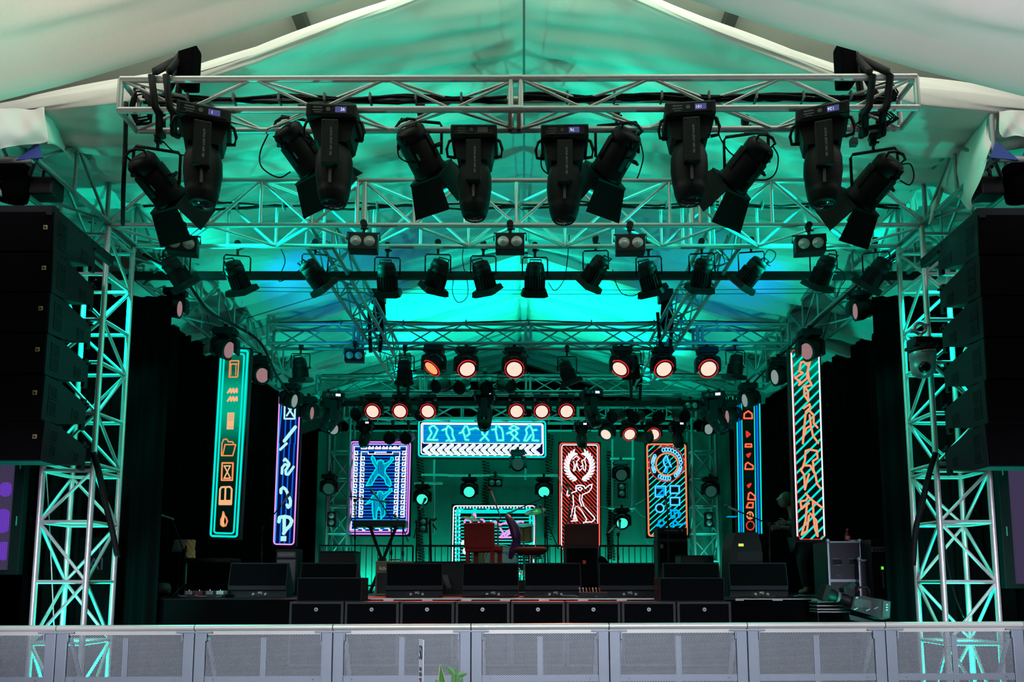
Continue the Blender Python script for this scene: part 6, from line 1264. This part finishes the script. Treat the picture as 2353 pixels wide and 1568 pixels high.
# head: skull, jaw, nose, ears, facing left
hm = Matrix.Translation(hdp) @ Matrix.Rotation(0.35, 4, 'Y')
def headfn(u, v):
    a = 2 * PI * u; t = PI * v; x = -0.098 * math.sin(t) * math.cos(a); y = 0.075 * math.sin(t) * math.sin(a); z_ = 0.118 * math.cos(t)
    fr = math.cos(a)
    if fr > 0.3 and v > 0.5: x *= 1 + 0.05 * (v - 0.5); y *= 1 - 0.5 * (v - 0.5)
    if fr > 0.93 and 0.47 < v < 0.62: x -= 0.026 * (1 - abs(v - 0.56) / 0.09)
    if fr > 0.85 and 0.40 < v < 0.47: x += 0.006
    return tuple(hm @ V((x, y, z_)))
ob('face', MB().grid(headfn, 36, 28), 'skin', r)
for s in (-1, 1):
    ob('eye', MB().lathe([(0.001, 0.011), (0.009, 0.007), (0.011, 0), (0.001, -0.01)], 10, hm @ Matrix.Translation((-0.083, s * 0.032, 0.012))), 'white', r); ob('ear', MB().lathe([(0.001, 0.03), (0.016, 0.02), (0.018, 0), (0.012, -0.02), (0.001, -0.028)], 10, hm @ Matrix.Translation((0.01, s * 0.076, -0.005)) @ Matrix.Diagonal((1, 0.5, 1, 1))), 'skin', r)
ob('mouth', MB().box((-0.089, 0, -0.055), (0.012, 0.045, 0.008), hm, 0.003), 'redd', r)
ob('hair', MB().grid(lambda u, v: tuple(hm @ V((0.012 - 0.108 * math.sin(PI * 0.62 * v) * math.cos(2 * PI * u) * (1.0 if math.cos(2 * PI * u) < 0.2 else 0.92), 0.086 * math.sin(PI * 0.62 * v) * math.sin(2 * PI * u), (0.130 + 0.004 * math.sin(u * 60)) * math.cos(PI * 0.62 * v) + 0.006 - (0.03 * (v > 0.9) * (math.cos(2 * PI * u) < -0.2)) + (0.06 * max(0, v - 0.6) * (math.cos(2 * PI * u) > 0.4))))), 40, 20), 'hair', r)
skinned('shirt', [V((0.02, 0, 0.86)), V((0.0, 0, 1.0)), sh - V((0.02, 0, 0.06)), nk + V((0.03, 0, -0.02)), sh + V((0, -0.17, -0.02)), sh.lerp(q(1845, 1212, -0.2), 0.6) + V((0, -0.07, 0)), sh + V((0, 0.17, -0.02)), sh.lerp(q(1850, 1215, 0.2), 0.6) + V((0, 0.07, 0))], [(0, 1), (1, 2), (2, 3), (2, 4), (4, 5), (2, 6), (6, 7)], [0.16, 0.155, 0.16, 0.07, 0.08, 0.065, 0.08, 0.065], 'shirt', r)
skinned('trousers', [V((0.02, 0, 0.84)), V((0.03, -0.1, 0.76)), V((-0.02, -0.1, 0.44)), V((0.03, -0.1, 0.1)), V((0.03, 0.1, 0.76)), V((0.06, 0.1, 0.43)), V((0.14, 0.1, 0.1))], [(0, 1), (1, 2), (2, 3), (0, 4), (4, 5), (5, 6)], [0.155, 0.10, 0.075, 0.06, 0.10, 0.075, 0.06], 'jeans', r)
for hx, dy in ((q(1796, 1204, -0.2), -1), (q(1800, 1210, 0.14), 1)):
    ob('palm', MB().box(hx + V((-0.045, 0, 0)), (0.09, 0.03, 0.075), None, 0.012), 'skin', r)
    for k in range(4):
        b0 = hx + V((-0.085, 0, 0.028 - k * 0.019)); ln_k = (0.055, 0.065, 0.06, 0.045)[k]
        ob('finger', MB().path([b0, b0 + V((-ln_k * 0.45, -0.012 * dy, -0.004)), b0 + V((-ln_k * 0.8, -0.012 * dy, -0.018)), b0 + V((-ln_k * 0.95, 0.0, -0.034))], [0.009, 0.0085, 0.008, 0.006], 8), 'skin', r)
    ob('thumb', MB().path([hx + V((-0.03, 0, 0.035)), hx + V((-0.06, -0.02 * dy, 0.06)), hx + V((-0.09, -0.025 * dy, 0.058))], [0.011, 0.010, 0.007], 8), 'skin', r)
# ================================================================== FOREGROUND sign and plant
YS = 4.6; a, c = P(961, 1568, YS), P(975, 1470, YS)
r = thing('number_sign', 'narrow white sign with a tall black 50, standing before the barrier', 'sign', ((a.x + c.x) / 2, YS, 0)); top = c.z
Rz = Matrix.Rotation(-1.02, 4, 'Z'); wS = (c.x - a.x) / math.cos(1.02)
bz0 = ob('board', MB().box((0, 0, (top + 0.35) / 2), (wS, 0.006, top - 0.35), Rz, 0.001), 'sign', r); ob('post', MB().tube((0, 0.01, 0), (0, 0.01, 0.6), 0.012, 8), 'black', r); ob('foot', MB().lathe([(0.14, 0), (0.13, 0.015), (0.02, 0.03)], 20), 'black', r)
def on_sign(s, size, py, m, sx=1.0, dx=0.0): txt(s, size, m, bz0, Rz @ Matrix.Translation((dx, -0.0045, P(0, py, YS).z)) @ UP @ Matrix.Diagonal((sx, 1, 1, 1)), bold=0.002)
on_sign('50', 0.118, 1502, 'ink', 0.42)
for y_, n_, w_ in ((1538, 5, 0.032), (1550, 6, 0.036)):
    mb = MB(); z_ = P(0, y_, YS).z
    for k_ in range(n_): mb.box((-w_ / 2 + w_ * k_ / (n_ - 1), -0.0045, z_), (0.0045, 0.001, 0.022 if k_ % 2 else 0.024), Rz)
    ob('small_print', mb, 'grey', bz0)
ob('sponsor_mark', MB().box((-0.012, -0.0045, P(0, 1562, YS).z), (0.012, 0.001, 0.014), Rz), 'redink', bz0); ob('sponsor_mark', MB().box((0.008, -0.0045, P(0, 1563, YS).z), (0.014, 0.001, 0.024), Rz), 'ink', bz0)
YP_ = 4.3; p = P(1035, 1600, YP_); r = thing('leafy_plant', 'green leafy plant with one striped pointed leaf, before the barrier', 'plant', (p.x, YP_, 0))
def leaf(name, a, e, w, m='leaf', fold_=0.15, parent=r, curve=0.0, n_=10):
    a, e = rel(r, *a, YP_), rel(r, *e, YP_); d = e - a; L = d.length; x = d.normalized(); y = V((0, 1, 0)); s = x.cross(y).normalized(); mb = MB()
    def fn(u, v):
        t = u; ww = w * (math.sin(PI * min(1, t * 0.94 + 0.05)) ** 0.8) * (1 - 0.35 * t); k = (v - 0.5) * 2
        return tuple(a + d * t + s * (k * ww) + y * (-fold_ * ww * abs(k) * -1 - curve * math.sin(PI * t)) + V((0, 0, curve * 0.8 * math.sin(PI * t))))
    mb.grid(fn, n_, 6); return ob(name, mb, m, parent)
def pointed(name, base_, tip, w, m):
    a, e = rel(r, *base_, YP_), rel(r, *tip, YP_); d = e - a; s = V((1, 0, 0)); mb = MB()
    mb.grid(lambda u, v: tuple(a + d * u + s * ((v - 0.5) * 2 * w * (1 - u ** 1.6) ) + V((0, 0.05 * abs(v - 0.5) * (1 - u), 0))), 14, 8); return ob(name, mb, m, r)
pl0 = pointed('striped_leaf', (1018, 1610), (1011, 1524), 0.034, 'stripe'); pl0.location.y += 0.004; pointed('striped_leaf_middle', (1018, 1610), (1012, 1527), 0.026, 'leaf')
for a, e, w in (((1050, 1556), (1025, 1531), 0.020), ((1050, 1554), (1074, 1548), 0.018), ((1047, 1556), (1049, 1535), 0.016), ((1044, 1580), (1040, 1547), 0.016), ((1046, 1580), (1056, 1553), 0.018), ((1055, 1590), (1063, 1556), 0.014), ((1030, 1600), (1000, 1562), 0.030), ((1000, 1600), (1028, 1568), 0.028)): leaf('leaf', a, e, w)
strut(r, 'stem', rel(r, 1040, 1620, YP_), rel(r, 1048, 1552, YP_), 0.004, 'leaf', 6)
hp = P(1030, 1640, YP_).z; ob('pot', MB().lathe([(0.10, 0), (0.13, 0.22), (0.135, 0.22), (0.12, 0.20), (0.001, 0.20)], 20), 'black', r); strut(r, 'stem', (0, 0, 0.2), rel(r, 1018, 1612, YP_), 0.008, 'leaf', 6); strut(r, 'stem', (0.02, 0, 0.2), rel(r, 1040, 1620, YP_), 0.006, 'leaf', 6)
# ================================================================== RIGGING CLOTHS, HOISTS, CABLES
def sheet(name, label, rows, group, m='drape', rip=0.010, sub=10):
    """cloth through rows of (px, py, depth) points"""
    R = [[P(*q_) for q_ in row] for row in rows]; nr, nc = len(R) - 1, len(R[0]) - 1
    def cr(p0, p1, p2, p3, t): return 0.5 * ((2 * p1) + (p2 - p0) * t + (2 * p0 - 5 * p1 + 4 * p2 - p3) * t * t + (3 * p1 - p0 - 3 * p2 + p3) * t ** 3)
    def at(row, u):
        t = u * nc; i = min(int(t), nc - 1); g = lambda k: row[min(max(k, 0), nc)]; return cr(g(i - 1), g(i), g(i + 1), g(i + 2), t - i)
    def fn(u, v):
        t = v * nr; i = min(int(t), nr - 1); g = lambda k: at(R[min(max(k, 0), nr)], u); p = cr(g(i - 1), g(i), g(i + 1), g(i + 2), t - i)
        return tuple(p + V((0, rip * math.sin(u * 11 + v * 5) + rip * 0.5 * math.sin(u * 19 - v * 9), 0)))
    return tag(ob(name, MB().grid(fn, nc * sub, nr * sub), m), label, 'cloth', group)
gC = 'loose cloths over the truss ends'
sheet('scrim_cloth', 'white cloth hung over the left truss end above the loudspeakers', [[(-60, 250, 5.7), (0, 250, 5.75), (60, 250, 5.85), (104, 248, 5.9)], [(-60, 310, 5.65), (0, 305, 5.7), (60, 300, 5.8), (106, 296, 5.88)], [(-60, 350, 5.72), (0, 342, 5.75), (50, 334, 5.82), (112, 324, 5.9)]], gC)
sheet('scrim_cloth', 'long teal-lit cloth trailing behind the left truss end', [[(100, 250, 5.95), (125, 252, 6.1), (150, 290, 6.6), (190, 330, 7.0), (218, 360, 7.3)], [(108, 325, 5.93), (130, 330, 6.1), (165, 355, 6.5), (195, 385, 6.9), (214, 400, 7.2)], [(112, 326, 5.93), (135, 334, 6.1), (172, 378, 6.5), (195, 395, 6.9), (211, 408, 7.2)]], gC)
sheet('scrim_cloth', 'large teal-lit cloth knotted over the right truss end', [[(2290, 250, 5.95), (2270, 252, 6.0), (2245, 256, 6.3), (2200, 300, 6.7), (2160, 345, 7.0)], [(2288, 320, 5.93), (2255, 340, 6.0), (2220, 360, 6.3), (2180, 375, 6.7), (2150, 390, 7.0)], [(2268, 360, 5.95), (2245, 400, 6.05), (2215, 420, 6.35), (2180, 425, 6.7), (2152, 425, 7.0)], [(2250, 410, 5.98), (2238, 455, 6.05), (2225, 485, 6.3), (2195, 450, 6.7), (2160, 432, 7.0)]], gC, rip=0.03)
sheet('scrim_cloth', 'twisted tail of cloth hanging below the knot at the right truss end', [[(2155, 428, 6.9), (2162, 428, 6.85), (2168, 432, 6.9)], [(2142, 460, 6.9), (2152, 462, 6.82), (2162, 462, 6.9)], [(2133, 512, 6.9), (2136, 516, 6.88), (2144, 505, 6.9)]], gC, rip=0.008)
sheet('scrim_cloth', 'white cloth hung over the outer right truss end', [[(2296, 254, 5.9), (2325, 254, 5.85), (2365, 256, 5.8), (2420, 256, 5.75)], [(2298, 300, 5.88), (2325, 285, 5.83), (2365, 290, 5.78), (2420, 290, 5.7)], [(2300, 318, 5.9), (2325, 312, 5.85), (2365, 318, 5.8), (2420, 330, 5.75)]], gC)
sheet('scrim_cloth', 'pale cloth tied to the main truss corner at the right', [[(2080, 352, 7.4), (2105, 362, 7.3), (2128, 372, 7.2)], [(2086, 400, 7.4), (2098, 405, 7.3), (2118, 400, 7.2)], [(2088, 445, 7.35), (2098, 446, 7.3), (2106, 440, 7.25)], [(2090, 485, 7.35), (2100, 488, 7.3), (2110, 480, 7.25)]], gC, rip=0.01)
for a, lb, s in (((30, 420), 'left', 1), ((2345, 420), 'right', -1)):
    p = P(*a, 6.2); r = thing('chain_hoist', f'black chain hoist bag hanging above the {lb} loudspeaker column', 'hoist', p, 0, 'chain hoists')
    ob('chain_bag', MB().lathe([(0.07, -0.17), (0.13, -0.16), (0.15, 0.0), (0.14, 0.15), (0.12, 0.16)], 14, Matrix.Diagonal((1, 0.8, 1, 1))), 'velvet', r)
    ob('shackle', MB().path([(0.0 + s * -0.03, -0.13, -0.06), (s * -0.03, -0.14, -0.12), (s * -0.055, -0.14, -0.16), (s * -0.06, -0.14, -0.2)], 0.014, 8).path([(s * -0.03, -0.14, -0.12), (s * -0.005, -0.14, -0.16), (s * 0.0, -0.14, -0.2)], 0.014, 8), 'lgrey', r); ob('motor', MB().box((s * 0.23, 0.1, -0.01), (0.22, 0.18, 0.16), None, 0.02), 'black', r); ob('hook', MB().path([(s * 0.23, 0.05, 0.08), (s * 0.23, 0.05, 0.13), (s * 0.26, 0.05, 0.17), (s * 0.23, 0.05, 0.20), (s * 0.20, 0.05, 0.17)], 0.014, 8), 'black', r)
for pts, lb in (([(98, 362), (70, 368), (36, 368), (72, 330), (86, 325)], 'left'), ([(2275, 362), (2303, 368), (2342, 368), (2302, 330), (2290, 325)], 'right')):
    q_ = [P(x, y, 5.9) for x, y in (pts[0], pts[2], pts[4])]; tag(ob('gusset_plate', MB().add([v + V((0, d_, 0)) for d_ in (0, 0.015) for v in q_], [(0, 1, 2), (5, 4, 3), (0, 3, 4, 1), (1, 4, 5, 2), (2, 5, 3, 0)]), 'blue'), f'blue triangular steel plate at the {lb} truss end', 'bracket', 'blue gusset plates')
for y_, a, c, lb in ((368, -40, 76, 'left'), (366, 2296, 2400, 'right')):
    p, q_ = P(a, y_, 5.93), P(c, y_, 5.93); tag(ob('crossbar_pipe', MB().tube(p, q_, 0.026, 12), 'alu'), f'grey outrigger pipe across the {lb} truss end', 'pipe', 'outrigger pipes')
# hoists and slings on the front truss
def sling(lb, xs, top, s):
    r = thing('sling_hoist', lb, 'hoist', P(*top, 5.65), 0, 'front truss hoists'); o = V(r.location)
    for i, x in enumerate(xs):
        zt_, zf, zk = P(x, 158, 5.5), HF(x) , HBk(x)
        tp = o + V((0.0, 0, 0.02)); w_ = [tp, V((zt_.x, 5.46, hb0.z + 0.30)), V((zt_.x - s * 0.02, 5.455, hb0.z + 0.26)), V((zt_.x + s * 0.02, 5.46, hb0.z + 0.0)), V((zt_.x + s * 0.05, 5.47, hb0.z - 0.05)), V((zk.x + s * 0.04, 5.74, hb0.z - 0.045)), V((zk.x + s * 0.04, 5.80, hb0.z - 0.03)), V((zk.x + s * 0.02, 5.81, hb0.z + 0.30)), tp + V((0.02, 0.03, 0))]
        ob('sling', MB().path([p - o for p in w_], 0.028, 8), 'rubber', r)
    ob('shackle', MB().path([(0, 0, 0.0), (-0.03, 0, 0.04), (-0.02, 0, 0.08), (0.02, 0, 0.08), (0.03, 0, 0.04)], 0.012, 8, True), 'lgrey', r)
    ob('chain_bag', MB().box((s * 0.075, 0.02, -0.04), (0.13, 0.16, 0.36), None, 0.02), 'velvet', r); return r
sling('black chain bag and slings lifting the left end of the front truss', (362, 395), (412, 140), 1); sling('black chain bag and slings lifting the right end of the front truss', (1992, 2032), (1965, 135), -1)
# cable looms along the trusses
def loom(lb, px0, px1, py, Y, n_=5, r_=0.012, amp_=0.02, grp='cable looms'):
    r = thing('cable_loom', lb, 'cable', P((px0 + px1) / 2, py, Y), 0, grp); o = V(r.location)
    for k in range(n_):
        pts = []; ph = rr_.uniform(0, 6)
        for i in range(41):
            t = i / 40; p = P(px0 + (px1 - px0) * t, py, Y) - o; pts.append(p + V((0, 0.018 * math.cos(k * 2.4), 0.016 * math.sin(k * 2.4) + amp_ * math.sin(t * 19 + ph) * rr_.uniform(0.4, 1))))
        ob('cable', MB().path(pts, r_, 6), 'rubber', r)
    for i in range(1, 8): p = P(px0 + (px1 - px0) * i / 8, py, Y) - o; ob('cable_tie', MB().box(p, (0.02, 0.09, 0.075), None, 0.01), 'grey', r)
loom('thick black cable loom along the left half of the front truss', 330, 1165, 228, 5.74); loom('thick black cable loom along the right half of the front truss', 1195, 2060, 224, 5.74)
loom('thin cable loom along the back of the main truss, left half', 330, 1190, 474, 7.5, 3, 0.009, 0.03); loom('thin cable loom along the back of the main truss, right half', 1200, 2080, 472, 7.5, 3, 0.009, 0.03)
loom('thin cable loom on top of the mid-stage truss', 640, 1790, 742, 10.8, 3, 0.010, 0.02); loom('thin cable loom on top of the rear truss', 740, 1690, 862, 13.3, 3, 0.010, 0.02)
for k, (pts, lb) in enumerate((([(1985, 225), (2010, 200), (2045, 190), (2060, 215), (2040, 240), (2000, 238)], 'upper coil of black cable in the right end of the front truss'), ([(1970, 285), (2000, 262), (2040, 255), (2060, 272), (2035, 290), (1990, 296)], 'lower coil of black cable in the right end of the front truss'), ([(310, 205), (300, 250), (315, 285), (345, 280), (350, 240), (330, 205)], 'coil of black cable in the left end of the front truss'))):
    r = thing('cable_coil', lb, 'cable', P(*pts[0], 5.65), 0, 'cable coils'); o = V(r.location); c_ = sum((P(*q_, 5.65) for q_ in pts), V()) / len(pts)
    for j in range(5):
        s_ = 0.7 + 0.1 * j; ob('loop', MB().path([c_ + (P(*q_, 5.63 + 0.02 * j) - c_) * s_ + V((0, 0, rr_.uniform(-.01, .01))) - o for q_ in pts], 0.008, 6, True), 'rubber', r)
cord('power_cable', 'long black cable hanging straight down from the left end of the front truss', [P(290, 235, 5.75), P(288, 330, 5.8), P(284, 420, 5.85), P(282, 515, 6.4)], 0.018, 'hanging black cables')
cord('power_cable', 'bundle of black cables slanting down the inner side of the left tower', [P(214, 1040, 6.9), P(228, 1090, 6.98), P(243, 1160, 7.02), P(258, 1220, 7.0), P(270, 1280, 7.0)], 0.028, 'hanging black cables')
cord('power_cable', 'bundle of black cables slanting down the inner side of the right tower', [P(2150, 1040, 6.9), P(2135, 1090, 6.98), P(2118, 1160, 7.02), P(2104, 1220, 7.0), P(2098, 1300, 7.0)], 0.028, 'hanging black cables')
cord('power_cable', 'thin pale cable hanging inside the left tower', [P(106, 1085, 7.3), P(112, 1180, 7.3), P(118, 1300, 7.3), P(124, 1440, 7.3)], 0.006, 'hanging pale cables', 'alu'); cord('power_cable', 'thin dark cable hanging inside the right tower', [P(2165, 1220, 7.3), P(2178, 1300, 7.3), P(2195, 1370, 7.3), P(2215, 1420, 7.3)], 0.008, 'hanging pale cables', 'rubber')
cord('cable_bundle', 'drooping black cable bundle along the left side truss', [P(330, 585, 7.6), P(420, 640, 8.2), P(480, 715, 9.0), P(540, 748, 9.8), P(600, 790, 10.8), P(640, 870, 11.8), P(690, 935, 13.0)], 0.019, 'side truss cable bundles'); cord('cable_bundle', 'drooping black cable bundle along the right side truss', [P(2060, 585, 7.6), P(1990, 640, 8.2), P(1920, 700, 9.0), P(1850, 765, 10.2), P(1760, 850, 12.0), P(1700, 915, 13.2)], 0.018, 'side truss cable bundles')
p = P(1961, 322, 5.6); r = thing('cable_connector', 'grey square cable connector dangling under the front truss near the right end', 'connector', p); ob('housing', MB().box((0, 0, -0.02), (0.055, 0.05, 0.06), None, 0.006), 'grey', r); ob('lead', MB().tube((0, 0, 0.0), (-0.01, 0, 0.16), 0.009, 8), 'lgrey', r)
for px, lb in ((868, 'left'), (1530, 'right')):
    for py, Y, hh_, k in ((735, 10.7, 0.62, 'mid-stage'), (870, 13.2, 0.5, 'rear')):
        x_ = px if py < 800 else (930 if px < 1000 else 1462); p = P(x_, py, Y); r = thing('truss_hoist', f'black chain hoist and slings on the {lb} half of the {k} truss', 'hoist', p, 0, 'inner truss hoists')
        ob('chain_bag', MB().lathe([(0.05, -0.25), (0.09, -0.22), (0.10, 0.0), (0.08, 0.2), (0.04, 0.24)], 12, Matrix.Translation((0.02, 0, 0.1))), 'velvet', r)
        for s in (-1, 1): ob('sling', MB().box((s * 0.10 - 0.02, -0.03, -0.2), (0.05, 0.03, hh_), Matrix.Rotation(s * 0.06, 4, 'Y'), 0.006), 'rubber', r)
        ob('motor', MB().box((0, 0, 0.36), (0.22, 0.16, 0.2), None, 0.02), 'black', r)
# ================================================================== LIGHT
def area(name, loc, tgt, sx, sy, col, w):
    d = bpy.data.lights.new(name, 'AREA'); d.shape = 'RECTANGLE'; d.size = sx; d.size_y = sy; d.color = col; d.energy = w
    o = bpy.data.objects.new(name, d); COL.objects.link(o); o.location = loc
    o.rotation_euler = (V(tgt) - V(loc)).to_track_quat('-Z', 'Y').to_euler(); return o
def spotl(name, loc, tgt, col, w, ang=90, blend=0.6, rad=0.06):
    d = bpy.data.lights.new(name, 'SPOT'); d.color = col; d.energy = w; d.spot_size = math.radians(ang); d.spot_blend = blend; d.shadow_soft_size = rad
    o = bpy.data.objects.new(name, d); COL.objects.link(o); o.location = loc
    o.rotation_euler = (V(tgt) - V(loc)).to_track_quat('-Z', 'Y').to_euler(); return o
G = (0.0, 1.0, 0.66)
B_ = (0.0, 0.12, 1.0)
W_ = (1.0, 0.93, 0.84); WB = (0.80, 0.87, 1.0)
# daylight from the open audience side of the tent, with added fill lamps
def spread(o, deg): o.data.spread = math.radians(deg); return o
spread(area('daylight_behind', (0, -1.5, 3.2), (0, 6.3, 0.72), 9, 1.2, (0.82, 0.87, 1.0), 60), 30)
spread(area('daylight_roof_bounce', (-3.0, 2.0, 2.0), (-2.9, 2.7, 6), 4.4, 1.6, (1.0, 0.89, 0.76), 74), 76)
spread(area('daylight_roof_bounce', (3.0, 2.0, 2.0), (2.9, 2.7, 6), 4.4, 1.6, (0.97, 0.90, 0.98), 62), 76)
area('outer_skin_fill', (0, 4.2, 6.9), (0, 5, 9), 7, 3, (0.66, 1.0, 0.70), 120)  # added greenish lamp that brightens the outer skin from below
for s in (-1, 1):
    o = area('hem_fill', (s * 2.75, 5.25, 6.62), (s * 2.75, 5.95, 5.7), 3.4, 0.25, (1.0, 0.95, 0.84), 19)  # added lamps for the hem, standing in for light through the tent skin
    xa = V((s * 1.0, 0, -0.25)).normalized(); xa = xa if s > 0 else -xa; za = V((0, -0.62, 0.78)); ya = za.cross(xa).normalized(); za = xa.cross(ya)
    o.rotation_euler = Matrix((xa, ya, za)).transposed().to_euler()
for s in (-1, 1):
    spread(area('tower_fill', (s * 3.4, 1.6, 2.0), (s * 4.35, 7.1, 1.7), 1.2, 0.8, (0.84, 0.82, 1.0), 6.5), 30)  # added fill lamps for the tower fronts
    spread(area('scrim_fill', (s * 4.2, 3.9, 5.35), (s * 4.5, 5.8, 5.0), 0.8, 0.3, (0.95, 0.9, 1.0), 1.6), 45)  # added fill lamps close to the cloths on the truss ends
# green washes aimed up at the stage roof from the trusses
for x, y, z, w in ((-2.2, 11.9, 5.40, 30), (2.2, 11.9, 5.40, 30), (-0.8, 11.9, 5.42, 60), (0.8, 11.9, 5.42, 60), (-0.9, 13.0, 5.42, 70), (0.9, 13.0, 5.42, 80), (-2.3, 13.2, 5.35, 130), (2.3, 13.2, 5.35, 130)):
    spread(area('green_uplight', (x, y, z), (x * 0.9, y + 0.25, 7.5), 0.8, 0.5, G, w * 0.36), 130)
for s in (-1, 1):
    spotl('green_uplight', (s * 4.1, 8.1, 4.9), (s * 1.2, 8.0, 7), G, 45, 150, 0.7, 0.06)
    spotl('green_truss_light', (s * 3.75, 7.34, 5.22), (0, 7.34, 5.22), G, 1400, 46, 0.7, 0.05)
    spotl('green_truss_light', (s * 3.7, 8.1, 4.7), (s * 2.2, 7.3, 5.3), G, 160, 60, 0.9, 0.05)
    spotl('green_liner_light', (s * 2.6, 6.6, 4.4), (s * 2.2, 7.0, 6.5), G, 3.2, 130, 0.8, 0.06)
    spotl('green_tower_light', (s * 4.35, 7.35, 0.2), (s * 4.3, 7.34, 5), G, 520, 120, 0.8, 0.05)
    spotl('green_tower_light', (s * 4.33, 7.34, 4.75), (s * 4.33, 7.34, 2.0), G, 330, 120, 0.8, 0.05)
    spotl('blue_roof_light', (s * 3.4, 9.6, 4.9), (s * 2.6, 10.3, 6), B_, 60, 120, 0.9, 0.05)
    spotl('green_side_truss_light', (s * 3.3, 9.3, 3.6), (s * 4.2, 10.2, 5.2), G, 90, 120, 0.9, 0.05)
    spotl('green_side_truss_light', (s * 3.3, 12.0, 3.8), (s * 4.2, 12.5, 5.2), G, 60, 120, 0.9, 0.05)
    spotl('green_upstage_tower_light', (s * 3.6, 14.2, 1.5), (s * 3.55, 14.8, 5), G, 90, 100, 0.8, 0.05)
for x in (-2.4, -0.8, 0.8, 2.4):
    spotl('green_uplight', (x, 14.3, 5.3), (x * 0.95, 12.2, 6.5), G, 60 if abs(x) < 1 else 65, 95, 0.8, 0.04)
# back wall, lit from the floor behind the guard rail
area('green_cyc_light', (0, 15.33, 1.45), (0, 15.6, 2.2), 7.4, 0.08, G, 130)
area('green_rear_truss_light', (0, 14.3, 3.9), (0, 14.8, 5.2), 6.5, 0.2, G, 30)
# the red-white wash heads throw a little light down the stage
for px in (856, 983, 1245, 1302):
    c = P(px, 960, 13.0); spotl('red_wash_beam', c, (c.x * 0.6, 9.2, 1.4), (1.0, 0.08, 0.06), 420, 34, 0.6, 0.1)
c = P(1182, 870, 10.5); spotl('red_wash_beam', c, (-0.3, 11.2, 1.6), (1.0, 0.12, 0.08), 90, 40, 0.6, 0.1)
spotl('bag_fill_spot', (-3.2, 8.9, 3.8), (P(437, 1265, 10.15).x, 10.15, 2.05), (1.0, 0.85, 0.65), 26, 9, 0.6, 0.03)  # added warm spot so the paper bag reads brown, no fitting there
for s in (-1, 1): spotl('red_wash_beam', (-0.4 + s * 0.9, 12.6, 5.0), (-0.3 + s * 0.4, 11.0, 1.9), (1.0, 0.05, 0.05), 110, 26, 0.5, 0.08)
w = bpy.data.worlds.new('world'); SC.world = w; w.use_nodes = True
w.node_tree.nodes['Background'].inputs[0].default_value = (0.5, 0.65, 0.8, 1); w.node_tree.nodes['Background'].inputs[1].default_value = 0.006
